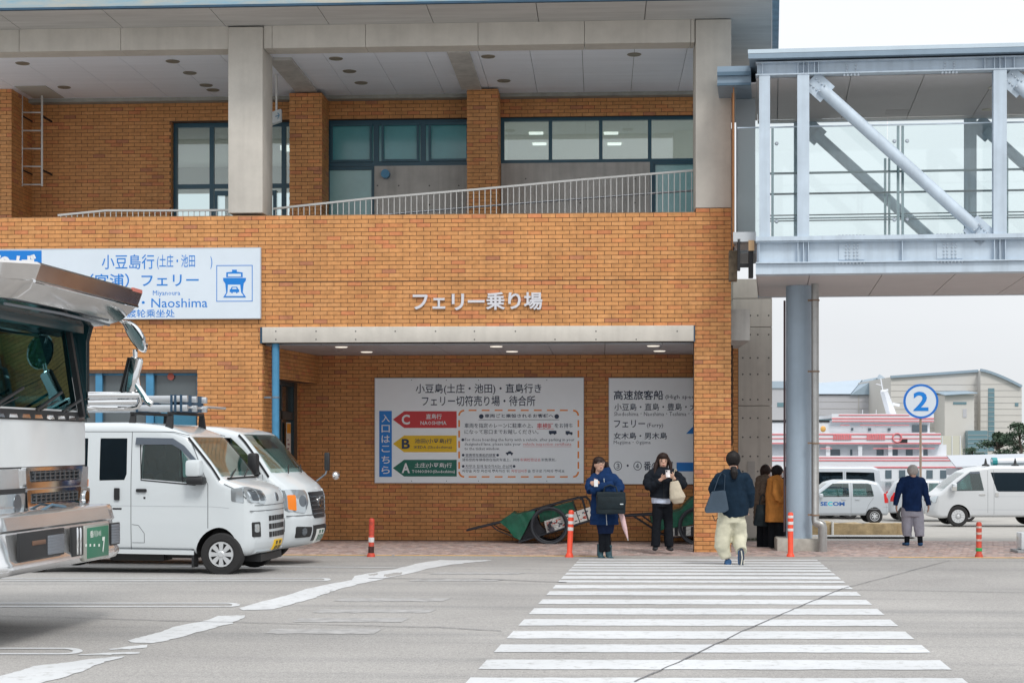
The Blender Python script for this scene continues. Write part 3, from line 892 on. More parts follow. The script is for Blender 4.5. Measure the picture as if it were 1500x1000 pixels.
# canted brick bulkhead above the door
bx = onY(467, 520, RYW).x
vA = Vector((OX0 + .012, D + .7)); vB = Vector((bx, RYW)); dv = (vB - vA).normalized(); nv = (dv.y, -dv.x)
b = MB(); b.prism([(OX0, D + .7), (bx - .02, RYW - .001), (OX0, RYW - .001)], 'z', dZ, RZ + .02); b.build('bulkhead', M_MORT, bld)
brick_wall((vA.x, vA.y), (dv.x, dv.y), (vB - vA).length - .01, dZ, RZ, nv, zalign=RZ)
# door leaf set in the return
df = MB(); X_ = OX0 - .16
for (a, c, e, g_) in ((dY0, dY0 + .08, GZ, dZ), (dY1 - .08, dY1, GZ, dZ), (dY0 + .08, dY1 - .08, dZ - .08, dZ), (dY0 + .08, dY1 - .08, 2.05, 2.2), ((dY0 + dY1) / 2 - .05, (dY0 + dY1) / 2 + .05, GZ, dZ - .08)):
    df.box(X_, X_ + .1, a, c, e, g_)
door = df.build('door', mat('dark_door_frame', (0.03, 0.06, 0.075), 0.4), bld)
b = MB(); b.box(X_ + .04, X_ + .05, dY0 + .08, dY1 - .08, GZ, dZ - .08); b.build('door_glass', mat('dark_glass', (0.025, 0.04, 0.045), 0.08, spec=.8), door)
nb = MB(); nb.box(OX0 - .055, OX0 - .05, D + 2.35, D + 2.75, 1.35, 2.0); nt_ = nb.build('notice', mat('notice_paper', (0.7, 0.68, 0.62), 0.6), door)
nb = MB(); nb.box(OX0 - .049, OX0 - .047, D + 2.37, D + 2.73, 1.8, 1.98); nb.build('notice_header', mat('notice_orange', (0.75, 0.32, 0.03), 0.5), nt_)
for k in range(4):
    nb = MB(); nb.box(OX0 - .049, OX0 - .047, D + 2.42, D + 2.42 + .1 + .05 * (k % 3), 1.42 + k * .08, 1.45 + k * .08); nb.build('notice_print', mat('notice_ink', (0.2, 0.08, 0.12), 0.5), nt_)
# recess ceiling
M_RC = mat('recess_ceiling', (0.42, 0.43, 0.46), 0.5, var=0.05, vscale=2)
b = MB(); b.box(OX0, OX1 + .5, D + .2, RYW, RZ + .031, RZ + .06); b.build('ceiling_void', M_DARK, bld)
ZRC = ZB0 + .02
nC = 8; wC = (OX1 - OX0 + .45) / nC
for i in range(nC):
    b = MB(); b.box(OX0 + i * wC + .004, OX0 + (i + 1) * wC - .004, D + .26, RYW - .01, 0, .03)
    V = b.v
    for v in V:
        t_ = (v.y - D - .26) / (RYW - D - .27); v.z += RZ + 0.0
    b.build('ceiling_board', M_RC, bld)
ld = MB(); ld.lathe([(0, -.006), (.085, -.006), (.1, -.012), (.11, 0)], 20)
ldm = ld.mesh('downlight', mat('downlight_lit', (1.0, 0.94, 0.82), 0.5, emit=0.8))
for px, dy in ((500, .7), (537, 2.2), (727, .7), (750, 2.2), (957, .7), (966, 2.2)):
    p = onY(px, 510, D + dy); link_mesh('downlight', ldm, bld, (p.x, p.y, RZ - .001))
# beam over the opening
b = MB(); b.box(OX0 + .01, OX1 - .012, D - .05, D + .25, ZB0, ZB1, bev=.008); beam = b.build('lintel_beam', M_CONC, bld)
b = MB(); b.box(OX0 - .025, OX0 + .008, D - .045, D + .25, ZB0 - .01, ZB1); b.box(OX1 - .01, OX1 + .01, D - .045, D + .1, ZB0 - .01, ZB1); b.build('joint_seal', M_FASD, beam)
th = MB()
for px in (404, 463, 521, 579, 638, 695, 755, 813, 873, 932, 992):
    for py in (485, 497) if px in (404, 463, 521, 872, 873, 695) else ((485,) if (px // 58) % 2 else (497,)):
        p = onY(px, py, D - .05); th.cyl((p.x, D - .046, p.z), (p.x, D - .053, p.z), .013, 8)
th.build('form_tie_hole', mat('tie_hole', (0.1, 0.1, 0.1)), beam)
# blue downpipe
dp = empty('downpipe', (FXp(402, D - .02), D - .02 + .1, GZ), label='blue painted downpipe against the brick corner behind the parked vans', cat='downpipe')
b = MB(); b.cyl((0, 0, 0), (0, 0, ZB0 - GZ - .012), .064, 18); b.build('pipe', M_BLUE, dp)
b = MB()
for z in (1.3, 2.62): b.cyl((0, 0, z), (0, 0, z + .03), .072, 18); b.box(-.3, -.06, .02, .05, z, z + .03)
b.build('bracket', mat('grey_bracket', (0.2, 0.25, 0.3), .4, metal=.5), dp)
# lower-left window band with blue mullions
window('window_frame', WX0, WX1, WZ0, WZ1, D + .1, [FXp(143), FXp(219)], [], .035, frame=M_BLUE, glass=mat('office_glass', (0.10, 0.12, 0.13), 0.05, spec=.9))
b = MB(); b.box(FXp(139), FXp(148.5), D + .03, D + .1, WZ0, WZ1); b.box(FXp(213), FXp(224), D + .03, D + .1, WZ0, WZ1); b.build('mullion', M_BLUE, bld)
b = MB(); b.box(FXp(225), WX1 - .04, D + .085, D + .095, WZ0, FZp(250, 592)); b.build('window_film', mat('film_blue', (0.04, 0.17, 0.27), .3), bld)
b = MB(); b.cyl((FXp(248), D + .09, FZp(248, 551)), (FXp(248), D + .098, FZp(248, 551)), .06, 16); b.build('window_sticker', mat('sticker_red', (0.45, 0.1, 0.07), .5), bld)
# right corner: reveal strip, sign edge
b = MB(); b.box(XR + .002, XR + .10, D + .5, D + .9, FZp(1072, 362), FZp(1072, 180)); b.build('corner_flashing', mat('pale_flashing', (0.42, 0.45, 0.5), .5), bld)
xa = onY(1071, 500, D + 2.6).x
b = MB(); b.box(XR - .3, onY(1079, 500, D + 3).x, D + 2.6, D + 5, GZ, FZp(1072, 440)); b.build('side_wall', M_MORT, bld)
brick_wall((XR - .1, D + 2.6), (1, 0), onY(1079, 500, D + 3).x - XR + .09, GZ, FZp(1072, 440), (0, -1))
b = MB(); b.box(XR + .004, XR + .34, D + .3, UY + .2, ZF - .55, ZF - .02); b.build('deck_edge', M_CONCD, bld)
b = MB(); b.box(XR + .04, XR + .16, D + 1.6, D + 2.1, FZp(1077, 652), FZp(1077, 497)); b.build('side_signboard', M_DARK, bld)
# grey concrete wall slab behind the corner
YB = D + 5.2
b = MB(); zt = 4.9; zj = onY(1100, 479, YB).z; zj2 = onY(1100, 594, YB).z; zj3 = onY(1100, 437, YB).z
xa, xb = onY(1074, 500, YB).x, onY(1131, 500, YB).x
cs = None
for e, g_ in zip([GZ - .5, zj2, zj, zj3], [zj2, zj, zj3, zt]):
    b = MB(); b.box(xa, xb, YB, YB + 1.2, e + .006, g_ - .006); b.build('concrete_pier', mat('pier_concrete', (0.60, 0.57, 0.52), .85, var=.1, vscale=1.5, streak=.15), bld)
th = MB()
for py in (462, 490, 524, 548, 585, 612, 640, 668, 690):
    for px in (1088, 1099, 1110, 1126):
        p = onY(px, py, YB); th.cyl((p.x, YB + .004, p.z), (p.x, YB - .003, p.z), .018, 8)
th.build('form_tie_hole', MATS['tie_hole'], bld)
b = MB(); p = onY(1097, 684, YB); b.box(p.x - .03, p.x + .12, YB - .012, YB, p.z - .3, p.z + .12); b.build('hatch', M_CONCD, bld)
b = MB(); p = onY(1104, 719, YB); b.box(p.x - .03, p.x + .03, YB - .02, YB, p.z - .03, p.z + .03); b.build('latch', M_DARK, bld)

# ---- turn the collected courses into pieces
ALLB.sort(key=lambda q: -q[2])
bvar = []
for i in range(14):
    hx, hz = (BL - BJ) / 2, (BH - BJ) / 2
    vs = [(-hx, 0, -hz), (hx, 0, -hz), (hx, 0, hz), (-hx, 0, hz), (-hx, -.0105, -hz), (hx, -.0105, -hz), (hx, -.0105, hz), (-hx, -.0105, hz)]
    bvar.append(pieces_mesh('brick', [(vs, brick_colour())], M_BRICK))
for vs, c, kx, cen in ALLB[:300]:
    link_mesh('brick', rb.choice(bvar), front, (cen[0], D + rb.uniform(-.0015, .002), cen[2]))
link_mesh('brick', pieces_mesh('brick', [(q[0], q[1]) for q in ALLB[300:]], M_BRICK), front, kind='stuff')

# ladder on the upper wall
LYY = UY - .55
lad = empty('wall_ladder', tuple(onY(46, 272, LYY)), label='pale metal ladder fixed high on the upper brick wall at the far left', cat='ladder')
L0 = lad.location.copy()
for px in (32, 61.5):
    a, c = onY(px, 273, LYY) - L0, onY(px, 128, LYY) - L0
    b = MB(); b.tube([a, c], .022, 8); b.build('side_rail', M_RAIL, lad)
for py in (270.5, 244, 218, 191.5, 165, 138):
    b = MB(); b.tube([onY(32, py, LYY) - L0, onY(61.5, py, LYY) - L0], .016, 8); b.build('rung', M_RAIL, lad)
for px in (32, 61.5):
    for py in (170, 249):
        a = onY(px, py, LYY) - L0; b = MB(); b.bar(a, a + Vector((0, .55, 0)), .03); b.build('wall_bracket', M_DARK, lad)
# open ceiling hatch above the ladder
b = MB(); b.box(onY(22, 128, UY - 1.3).x, onY(68, 128, UY - 1.3).x, UY - 1.35, UY - .3, CZ - .012, CZ - .004); b.build('ceiling_hatch', mat('hatch_board', (0.45, 0.44, 0.40), .7), bld)
# hanging sign beside the left column
hsn = empty('hanging_sign', (FXp(412, D + 1.9) , D + 1.9, FZp(400, 172, D + 1.9)), label='small lit exit style sign hanging beside the left concrete column', cat='hanging sign')
b = MB(); b.box(-.55, .0, -.06, .06, -.08, .14); 
for v in b.v: v.y += v.x * -1.2
b.build('housing', mat('sign_white', (0.6, 0.66, 0.68), .4), hsn)
b = MB(); b.cyl((-.12, .15, .14), (-.12, .15, CZ - hsn.location.z), .02, 8); b.build('hanger', M_RAIL, hsn)
Msh = Matrix.Identity(4); 
to = text_on('lettering', '→', -.13, -.03, -.02, .09, -.07, M_BLUE, hsn, M=Matrix(((1, 0, 0, 0), (-1.2, 1, 0, 0), (0, 0, 1, 0), (0, 0, 0, 1))))
# ================================================================ FOOTBRIDGE
M_BST = mat('pale_blue_steel', (0.50, 0.59, 0.68), 0.45, var=0.09, vscale=2.5, streak=0.15)
M_BST2 = mat('blue_grey_trim', (0.22, 0.30, 0.38), 0.45, var=0.1, vscale=3)
M_PANW = mat('bridge_soffit', (0.56, 0.53, 0.53), 0.6, var=0.05, vscale=1.0)
GL_B = glassmat('bridge_glass', (0.955, 0.985, 0.985), 0.0)
BZ0 = 25.0
o0 = Wd(1107, 650, BZ0)
brA = radians(-2.8)
fb = empty('footbridge', (o0.x, o0.y, 0), brA, label='pale blue steel truss footbridge with glass sides joining the terminal on the right', cat='footbridge')
BM = Matrix.Translation((o0.x, o0.y, 0)) @ Matrix.Rotation(brA, 4, 'Z')
BMi = BM.inverted()
CAMP = Vector((0, 0, CAM_H))
def bl(px, py, yl=0.0):
    """point of the bridge's own upright plane y=yl, in its own coordinates"""
    d = Wd(px, py, 10) - CAMP
    c = BMi @ CAMP; dd = BMi.to_3x3() @ d
    return c + dd * ((yl - c.y) / dd.y)
BW = 3.45                         # clear width between trusses
BL_ = 14.0
zA, zB = bl(1107, 386).z, bl(1107, 353.5).z      # bottom girder
zC, zD = bl(1107, 110.5).z, bl(1107, 91).z       # top chord
zR = bl(1107, 76).z
def girder(z0, z1, y, t=.2, fl=.22, st=()):
    b = MB(); b.box(0.02, BL_, y + .09, y + .11, z0 + .02, z1 - .02); b.build('girder_web', M_BST, fb)
    for z in (z0, z1 - .02):
        b = MB(); b.box(0, BL_, y, y + .2, z, z + .02); b.build('girder_flange', M_BST, fb)
girder(zA, zB, 0); girder(zC, zD, 0); girder(zA, zB, BW + .2); girder(zC, zD, BW + .2)
b = MB(); b.box(0, BL_, -.03, .24, zB + .002, zB + .07); b.build('sill_plate', M_BST, fb)
stx = [bl(px, 370).x for px in (1112, 1169, 1177, 1184.5, 1322, 1457, 1465, 1473)]
sm_ = MB(); sm_.box(-.006, .006, .01, .09, zA + .02, zB - .02); sme = sm_.mesh('stiffener', M_BST)
for x in stx: link_mesh('stiffener', sme, fb, (x, 0, 0))
sm_ = MB(); sm_.box(-.006, .006, .01, .09, zC + .02, zD - .02); sme = sm_.mesh('stiffener', M_BST)
for px in (1117, 1169, 1177, 1184, 1193, 1199, 1443, 1457, 1465, 1473, 1486): link_mesh('stiffener', sme, fb, (bl(px, 100).x, 0, 0))
# posts
posts = []
for pa, pb in ((1112, 1128), (1168, 1185.5), (1455.5, 1475)):
    posts.append((bl(pa, 200).x, bl(pb, 200).x))
dxp = posts[2][0] - posts[1][0]
posts += [(posts[2][0] + dxp * k, posts[2][1] + dxp * k) for k in (1, 2)]
for (xa, xb) in posts:
    for y in (0.0, BW + .2):
        b = MB(); b.box(xa, xb, y + .01, y + .03, zB + .07, zC); b.box(xa, xb, y + .17, y + .19, zB + .07, zC); b.box((xa + xb) / 2 - .01, (xa + xb) / 2 + .01, y + .03, y + .17, zB + .07, zC)
        b.build('post', M_BST, fb)
# tubular diagonals with gusset plates
M_BOLT = mat('bolt_steel', (0.50, 0.56, 0.62), 0.35, metal=.4)
bolt = MB(); bolt.lathe([(0, .016), (.012, .016), (.017, .008), (.018, 0)], 8, Matrix.Rotation(radians(90), 4, 'X')); boltm = bolt.mesh('bolt', M_BOLT)
for k in range(3):
    off = dxp * k
    for y in (.1, BW + .3):
        a = bl(1203, 128); c = bl(1432, 334)
        p = Vector((a.x + off, y, a.z)); q = Vector((c.x + off, y, c.z))
        if k == 2: continue
        b = MB(); b.tube([p, q], .098, 20); b.build('diagonal', M_BST, fb)
        d = (q - p).normalized()
        for s_, e in ((p, -1), (q, 1)):
            b = MB(); g0 = s_ - d * e * .14; g1 = s_ + d * e * .22
            b.bar(g0, g1, .02, .33, up=(0, 0, 1)); b.build('gusset_plate', M_BST, fb)
            if y < 1:
                for i in range(2):
                    for j in range(4):
                        u_ = Vector((-d.z, 0, d.x)) * (-.06 + .12 * i)
                        w_ = s_ + d * e * (-.02 + .06 * j) + u_
                        link_mesh('bolt', boltm, fb, (w_.x, y - .101 if j < 1 else y - .012, w_.z))
# splice plates with bolts
for px in (1248, 1392):
    xg = bl(px, 370).x
    b = MB(); b.box(xg - .2, xg + .2, .078, .09, zA + .05, zB - .05); b.build('splice_plate', M_BST, fb)
    for i in range(4):
        for j in range(5): link_mesh('bolt', boltm, fb, (xg + (-.075, -.03, .03, .075)[i] * 1.2, .078, zA + .07 + j * (zB - zA - .14) / 4))
    for i in range(8): link_mesh('bolt', boltm, fb, (xg - .16 + .045 * i, .03, zA - .004), (radians(90), 0, 0)) if False else None
    bb = MB()
    for i in range(8):
        x = xg - .19 + .054 * i; bb.cyl((x, .04, zA - .025), (x, .04, zA), .017, 8); bb.cyl((x, .04, zB + .07), (x, .04, zB + .09), .017, 8)
    bb.build('flange_bolt', M_BOLT, fb, kind='stuff')
    xg = bl(px - .5, 100).x
    bb = MB()
    for i in range(5):
        x = xg - .11 + .054 * i; bb.cyl((x, .04, zC - .035), (x, .04, zC), .02, 8)
    bb.build('flange_bolt', M_BOLT, fb, kind='stuff')
    for i in range(2):
        for j in range(3): link_mesh('bolt', boltm, fb, (xg - .07 + .14 * i, .088, zC + .05 + .045 * j))
# fascia under the girder and soffit boards
yb0 = -.0
b = MB(); b.box(0.0, BL_, .05, .35, zA - .165, zA - .004); b.build('lower_fascia', M_BST, fb)
zS = bl(1107, 401).z
sl = [0.02, .85] + [.85 + 1.14 * i for i in range(1, 12)]
ys = BW + .55
for a, c in zip(sl, sl[1:]):
    b = MB(); b.box(a + .006, c - .006, .36, ys, zA - .16, zA - .14); b.build('soffit_board', M_PANW, fb)
b = MB(); b.box(-.0, BL_, .37, ys - .01, zA - .13, zB); b.build('deck', M_PANW, fb)
b = MB(); b.box(0.0, BL_, ys + .002, ys + .12, zA - .165, zA + .1); b.build('lower_fascia', M_BST, fb)
# roof: gutter trims and ceiling boards
b = MB(); b.box(-.1, BL_, -.12, BW + .7, zD + .03, zR - .03); b.build('roof_edge', M_BST2, fb)
b = MB(); b.box(-.12, BL_, -.15, -.12, zD + .10, zR); b.build('roof_trim', mat('pale_trim', (0.50, 0.60, 0.68), .4, var=.05, vscale=3), fb)
b = MB(); b.box(-.115, BL_, -.148, -.121, zD + .02, zD + .095); b.build('gutter', M_BST2, fb)
for a, c in zip([0.0] + [.35 + 1.14 * i for i in range(0, 12)], [.35 + 1.14 * i for i in range(0, 13)]):
    b = MB(); b.box(a + .005, c - .005, .22, BW + .19, zC - .02, zC + .002); b.build('ceiling_board', mat('bridge_ceiling', (0.60, 0.58, 0.58), .6, var=.04, vscale=1), fb)
cl = MB(); cl.lathe([(0, -.004), (.07, -.004), (.085, -.012), (.09, 0)], 18); clm = cl.mesh('downlight', mat('bridge_light', (0.6, 0.58, 0.5), .4))
for yy, px in ((1.2, 1449), (2.9, 1431)): link_mesh('downlight', clm, fb, (bl(px, 150, yy).x, yy, zC - .021))
b = MB(); b.box(bl(1282, 170, 3.0).x, bl(1316, 170, 3.0).x, 2.75, 3.15, zC - .0245, zC - .021); b.build('access_panel', mat('access_panel', (0.5, 0.48, 0.48), .6), fb)
# glass screens, near and far, standing inside the trusses
zg0, zg1 = zB + .1, bl(1200, 186, .45).z
gx_ = [-.30] + [bl(px, 300, .45).x for px in (1126, 1317, 1510)]
gx_ += [gx_[-1] + (gx_[3] - gx_[2]) * k for k in (1, 2, 3, 4)]
for y in (.45, BW - .1):
    for a, c in zip(gx_, gx_[1:]):
        b = MB(); b.box(a + .01, c - .01, y, y + .012, zg0, zg1 if y < 1 else zC - .03); b.build('glass_screen', GL_B, fb)
    if y < 1: b = MB(); b.box(gx_[0], BL_, y - .01, y + .022, zg1, zg1 + .02); b.build('glass_trim', M_BST, fb)
    for g in gx_[1:]:
        for dx in (-.035, .035):
            b = MB(); b.box(g + dx - .02, g + dx + .02, y + .05, y + .12, zg0 - .05, zg1); b.build('glass_post', mat('glass_post', (0.36, 0.45, 0.48), .3, metal=.5), fb)
        if y < 1:
            for z in (bl(1320, 199).z, bl(1320, 316).z):
                for dx in (-.1, .1): link_mesh('bolt', boltm, fb, (g + dx, y - .001, z), scale=(1.8, 1.8, 1.8))
M_HR = mat('hand_rail_steel', (0.42, 0.50, 0.53), .35, metal=.4)
for y, hs_ in ((.62, (1.05, .32)), (BW - .25, (1.12, .74, .64, .32))):
    for h_ in hs_:
        b = MB(); b.tube([(.1, y, zB + h_ + .12), (BL_, y, zB + h_ + .12)], .019 if h_ > 1 else .012, 8); b.build('hand_rail', M_HR, fb)
b = MB(); b.box(.0, BL_, .46, .48, zg0 - .01, zg0 + .02); b.build('glass_trim', mat('brown_trim', (0.25, 0.16, 0.14), .5), fb)
# link to the terminal
b = MB(); b.box(-.62, -.08, .5, BW, zR - .42, zR - .10); b.build('link_roof', M_BST2, fb)
b = MB(); b.box(-.62, -.08, .45, .5, zR - .26, zR - .2); b.box(-.62, -.08, .45, .5, zR - .42, zR - .38); b.build('link_trim', mat('navy_trim', (0.08, 0.14, 0.2), .4), fb)
b = MB(); b.box(-.62, 0.0, .5, BW, zC - .02, zC); b.build('ceiling_board', MATS['bridge_ceiling'], fb)
b = MB(); b.box(-.36, .0, .3, BW, bl(1077, 354, .3).z, bl(1077, 340, .3).z); b.build('link_sill', mat('pale_flashing2', (0.5, 0.53, 0.56), .5), fb)
b = MB(); b.box(-.4, -.385, 1.0, 1.6, zB, zC - .05); b.box(-.37, -.35, .6, .8, zB, zC - .05); b.build('link_jamb', mat('timber_jamb', (0.45, 0.2, 0.08), .6), fb)
for px0, px1, py0, py1 in ((1080.5, 1084.5, 350, 395), (1097, 1103.5, 366, 406)):
    a, c = bl(px0, py0, .3), bl(px1, py1, .3); b = MB(); b.box(a.x, c.x, .3, .5, c.z, a.z); b.build('rubber_seal', M_DARK, fb)
a, c = bl(1096.5, 352, .28), bl(1105, 367, .28); b = MB(); b.box(a.x, c.x, .28, .34, c.z, a.z); b.build('cover_plate', mat('tan_plate', (0.55, 0.36, 0.2), .6), fb)
a, c = bl(1081, 386, .32), bl(1099, 390, .32); b = MB(); b.box(a.x, c.x, .32, .5, c.z, a.z); b.build('rubber_seal', M_DARK, fb)
a, c = bl(1068, 367, .5), bl(1080, 410, .5); b = MB(); b.box(a.x, c.x, .5, .8, c.z, a.z); b.build('rusty_bracket', mat('rust_bracket', (0.12, 0.09, 0.06), .9, var=.4, vscale=12), fb)
b = MB(); b.box(-.34, -.02, 1.5, 1.55, zB, zC - .04); b.build('link_wall', mat('link_wall_grey', (0.42, 0.48, 0.52), .3), fb)
# supporting column, plinth and drain pipe
pcx = Wd(1170.5, 808, 27.0)
def onB(v): return BMi @ Vector(v)
pc = onB(pcx); zG = -.25
zct = bl(1170, 407, pc.y).z
b = MB(); b.cyl((pc.x, pc.y, zG + .2), (pc.x, pc.y, zct - .02), .222, 40); b.build('column', mat('column_blue', (0.36, 0.45, 0.54), .38, var=.08, vscale=1.5, streak=.1), fb)
b = MB(); b.lathe([(.222, -.02), (.245, 0), (.245, .02), (0, .022)], 32, Matrix.Translation((pc.x, pc.y, zct - .03))); b.build('column_cap', mat('rusty_cap', (0.22, 0.17, 0.13), .8, var=.4, vscale=14), fb)
b = MB(); b.box(pc.x - .1, pc.x + .1, pc.y - .1, pc.y + .1, zct - .01, zA - .16); b.build('bearing', M_DARK, fb)
a, c = onB(Wd(1138, 802, 26.75)), onB(Wd(1210, 802, 26.75))
b = MB(); b.box(a.x, c.x, a.y - .0, a.y + .75, -.35, .0, bev=.03); b.build('plinth', mat('plinth_concrete', (0.42, 0.40, 0.36), .9, var=.2, vscale=6, bump=.3), fb)
M_GALV = mat('galvanised_pipe', (0.42, 0.42, 0.41), .35, metal=.6, var=.15, vscale=6, streak=.3)
pp = onB(Wd(1194, 700, 26.6)); pb = onB(Wd(1205, 800, 26.55))
b = MB(); b.tube([(pp.x, pp.y, zA - .16), (pp.x, pp.y, .33), (pp.x + .01, pp.y - .01, .29), (pp.x + .05, pp.y - .02, .27), (pb.x - .05, pb.y, .26), (pb.x - .01, pb.y, .24), (pb.x, pb.y, .2), (pb.x, pb.y, -.26)], [.063] * 2 + [.075] * 5 + [.075], 16)
b.build('drain_pipe', M_GALV, fb)
for py in (441, 545, 650, 755):
    z = Wd(1190, py, 26.6).z
    b = MB(); b.cyl((pp.x, pp.y, z), (pp.x, pp.y, z + .025), .075, 14); b.box(pp.x - .12, pp.x - .05, pp.y, pp.y + .04, z, z + .03); b.build('pipe_clamp', mat('rust_clamp', (0.25, 0.17, 0.12), .7), fb)
# small drain on the column's left edge
b = MB(); x_ = pc.x - .245; b.cyl((x_, pc.y, .1), (x_, pc.y, Wd(1150, 440, 27).z), .018, 8); b.build('conduit', mat('dark_conduit', (0.1, 0.07, 0.08), .6), fb)

# the bridge is built on a slight skew: everything but its support shears with depth
for o in list(fb.children):
    if o.name.split('.')[0] in ('column', 'column_cap', 'bearing', 'plinth', 'drain_pipe', 'pipe_clamp', 'conduit', 'rusty_bracket', 'rubber_seal', 'cover_plate'): continue
    if o.location.length > 1e-6: o.location.x += .0577 * o.location.y
    elif o.data.users == 1:
        for v in o.data.vertices: v.co.x += .0577 * v.co.y
# ================================================================ SIGNS
M_SW = mat('sign_white', (0.6, 0.66, 0.68), .4)
M_SWH = mat('signboard_white', (0.64, 0.72, 0.80), .4, var=.03, vscale=1.5)
M_SBL = mat('sign_blue', (0.0, 0.19, 0.62), .4)
M_NAVY = mat('sign_navy', (0.015, 0.035, 0.08), .5)
M_RED = mat('sign_red', (0.55, 0.02, 0.025), .4)
M_YEL = mat('sign_yellow', (0.75, 0.48, 0.0), .4)
M_GRN = mat('sign_green', (0.0, 0.13, 0.09), .4)
M_ORG = mat('sign_orange', (0.80, 0.25, 0.02), .4)
M_RTX = mat('sign_red_text', (0.60, 0.10, 0.12), .4)
M_WTX = mat('sign_white_text', (0.75, 0.77, 0.8), .4)
M_LET = mat('steel_lettering', (0.62, 0.62, 0.66), .4, metal=.1)
def board(name, px0, py0, px1, py1, Y, th=.04, label=None, cat='sign', mat_=None):
    """thing with its own frame: local coordinates equal place coordinates offset to the board's lower middle"""
    cx = onY((px0 + px1) / 2, 650, Y).x
    a = onY(px0, (py0 + py1) / 2, Y).x; c = onY(px1, (py0 + py1) / 2, Y).x
    z0 = onY((px0 + px1) / 2, py1, Y).z; z1 = onY((px0 + px1) / 2, py0, Y).z
    t = empty(name, (cx, Y, z0), label=label, cat=cat)
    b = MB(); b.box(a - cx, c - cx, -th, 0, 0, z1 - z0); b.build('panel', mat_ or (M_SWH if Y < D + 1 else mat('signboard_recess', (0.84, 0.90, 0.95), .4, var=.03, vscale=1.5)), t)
    b = MB(); e = .012
    for q in ((a - cx - e, a - cx, -e, z1 - z0 + e), (c - cx, c - cx + e, -e, z1 - z0 + e)): b.box(q[0], q[1], -th - .003, 0, q[2], q[3])
    for q in ((-e, 0), (z1 - z0, z1 - z0 + e)): b.box(a - cx, c - cx, -th - .003, 0, q[0], q[1])
    b.build('edge_trim', mat('sign_trim', (0.5, 0.54, 0.58), .4), t)
    t['_w'] = (cx, Y, z0, th); return t
def pr(t, px, py):
    cx, Y, z0, th = t['_w']; p = onY(px, py, Y - th); return p.x - cx, p.z - z0
def ptxt(t, txt, px0, py0, px1, py1, m, bold=.012, name='lettering', parent=None, keep=False, lift=.002):
    x0, z1 = pr(t, px0, py0); x1, z0 = pr(t, px1, py1)
    return text_on(name, txt, x0, z0, x1, z1, -t['_w'][3] - lift, m, parent or t, 0.0, bold, keep=keep)
def ppoly(t, pts, m, name, lift=.0015, parent=None, th=.001):
    b = MB(); P = [pr(t, *q) for q in pts]; y = -t['_w'][3]
    b.prism(P, 'y', y - lift - th, y - .0001)
    return b.build(name, m, parent or t)
def prect(t, x0, y0, x1, y1, m, name, lift=.0015, parent=None): return ppoly(t, [(x0, y0), (x1, y0), (x1, y1), (x0, y1)], m, name, lift, parent)
def circ(cx, cy, r, n=20, ry=None): return [(cx + r * cos(2 * pi * i / n), cy + (ry or r) * sin(2 * pi * i / n)) for i in range(n)]
# --- board on the facade, upper left
s1 = board('ferry_signboard', -60, 365.5, 382, 467, D - .03, .06, label='wide white wall sign with blue Japanese lettering and a ferry symbol at upper left')
prect(s1, -60, 367, 61, 466, M_SBL, 'blue_field')
ptxt(s1, 'のりば', -40, 373, 53, 402, M_WTX, .03, lift=.005)
ptxt(s1, '小豆島行', 149, 373, 226, 394, M_SBL, .006)
ptxt(s1, '(土庄・池田　　)', 230, 373, 311, 394, M_SBL, .006)
ptxt(s1, '（宮浦）フェリー', 131, 401, 291, 420, M_SBL, .012)
ptxt(s1, 'Miyanoura', 224, 425.5, 264, 434.5, M_SBL, 0)
ptxt(s1, 'Shodoshima・Naoshima', 100, 437.5, 304, 450, M_SBL, .002)
ptxt(s1, '去小豆　渡轮乘坐处', 130, 453.5, 256, 464.5, M_SBL, .006)
fr = MB()
x0, z1 = pr(s1, 317, 388.5); x1, z0 = pr(s1, 370, 441.5); w_ = .012; th_ = -.06
fr.box(x0, x0 + w_, th_ - .002, th_, z0, z1); fr.box(x1 - w_, x1, th_ - .002, th_, z0, z1); fr.box(x0, x1, th_ - .0025, th_, z0, z0 + w_); fr.box(x0, x1, th_ - .0025, th_, z1 - w_, z1)
sym = fr.build('ferry_symbol', M_SBL, s1)
ppoly(s1, [(340, 395), (347, 395), (347, 398), (355.5, 399), (355.5, 406), (331.5, 406), (331.5, 399), (340, 398)], M_SBL, 'symbol_shape', .003, sym)
ppoly(s1, [(334, 401), (353, 401), (353, 405), (334, 405)], M_SWH, 'symbol_shape', .004, sym)
ppoly(s1, [(327, 407), (360.5, 407), (360, 411), (357, 415), (355, 434), (332, 434), (330, 415), (327, 411)], M_SBL, 'symbol_shape', .003, sym)
ppoly(s1, [(334, 417), (352, 417), (353, 427), (353.5, 429), (357.5, 433), (359, 435), (328, 435), (330, 433), (333, 429), (333.5, 427)], M_SWH, 'symbol_shape', .004, sym)
ppoly(s1, [(327, 435.5), (332, 428), (333.5, 428), (330.5, 433.5), (357, 433.5), (354, 428), (355.5, 428), (360.5, 435.5)], M_SBL, 'symbol_shape', .005, sym)
ppoly(s1, [(339.5, 420), (347.5, 420), (349, 423.5), (350.5, 424), (350.5, 428), (348, 428), (348, 429.5), (346, 429.5), (346, 428), (341, 428), (341, 429.5), (339, 429.5), (339, 428), (336.5, 428), (336.5, 424), (338, 423.5)], M_SBL, 'symbol_shape', .005, sym)
ppoly(s1, [(341, 421.3), (346, 421.3), (347, 423.4), (340, 423.4)], M_SWH, 'symbol_shape', .0065, sym)
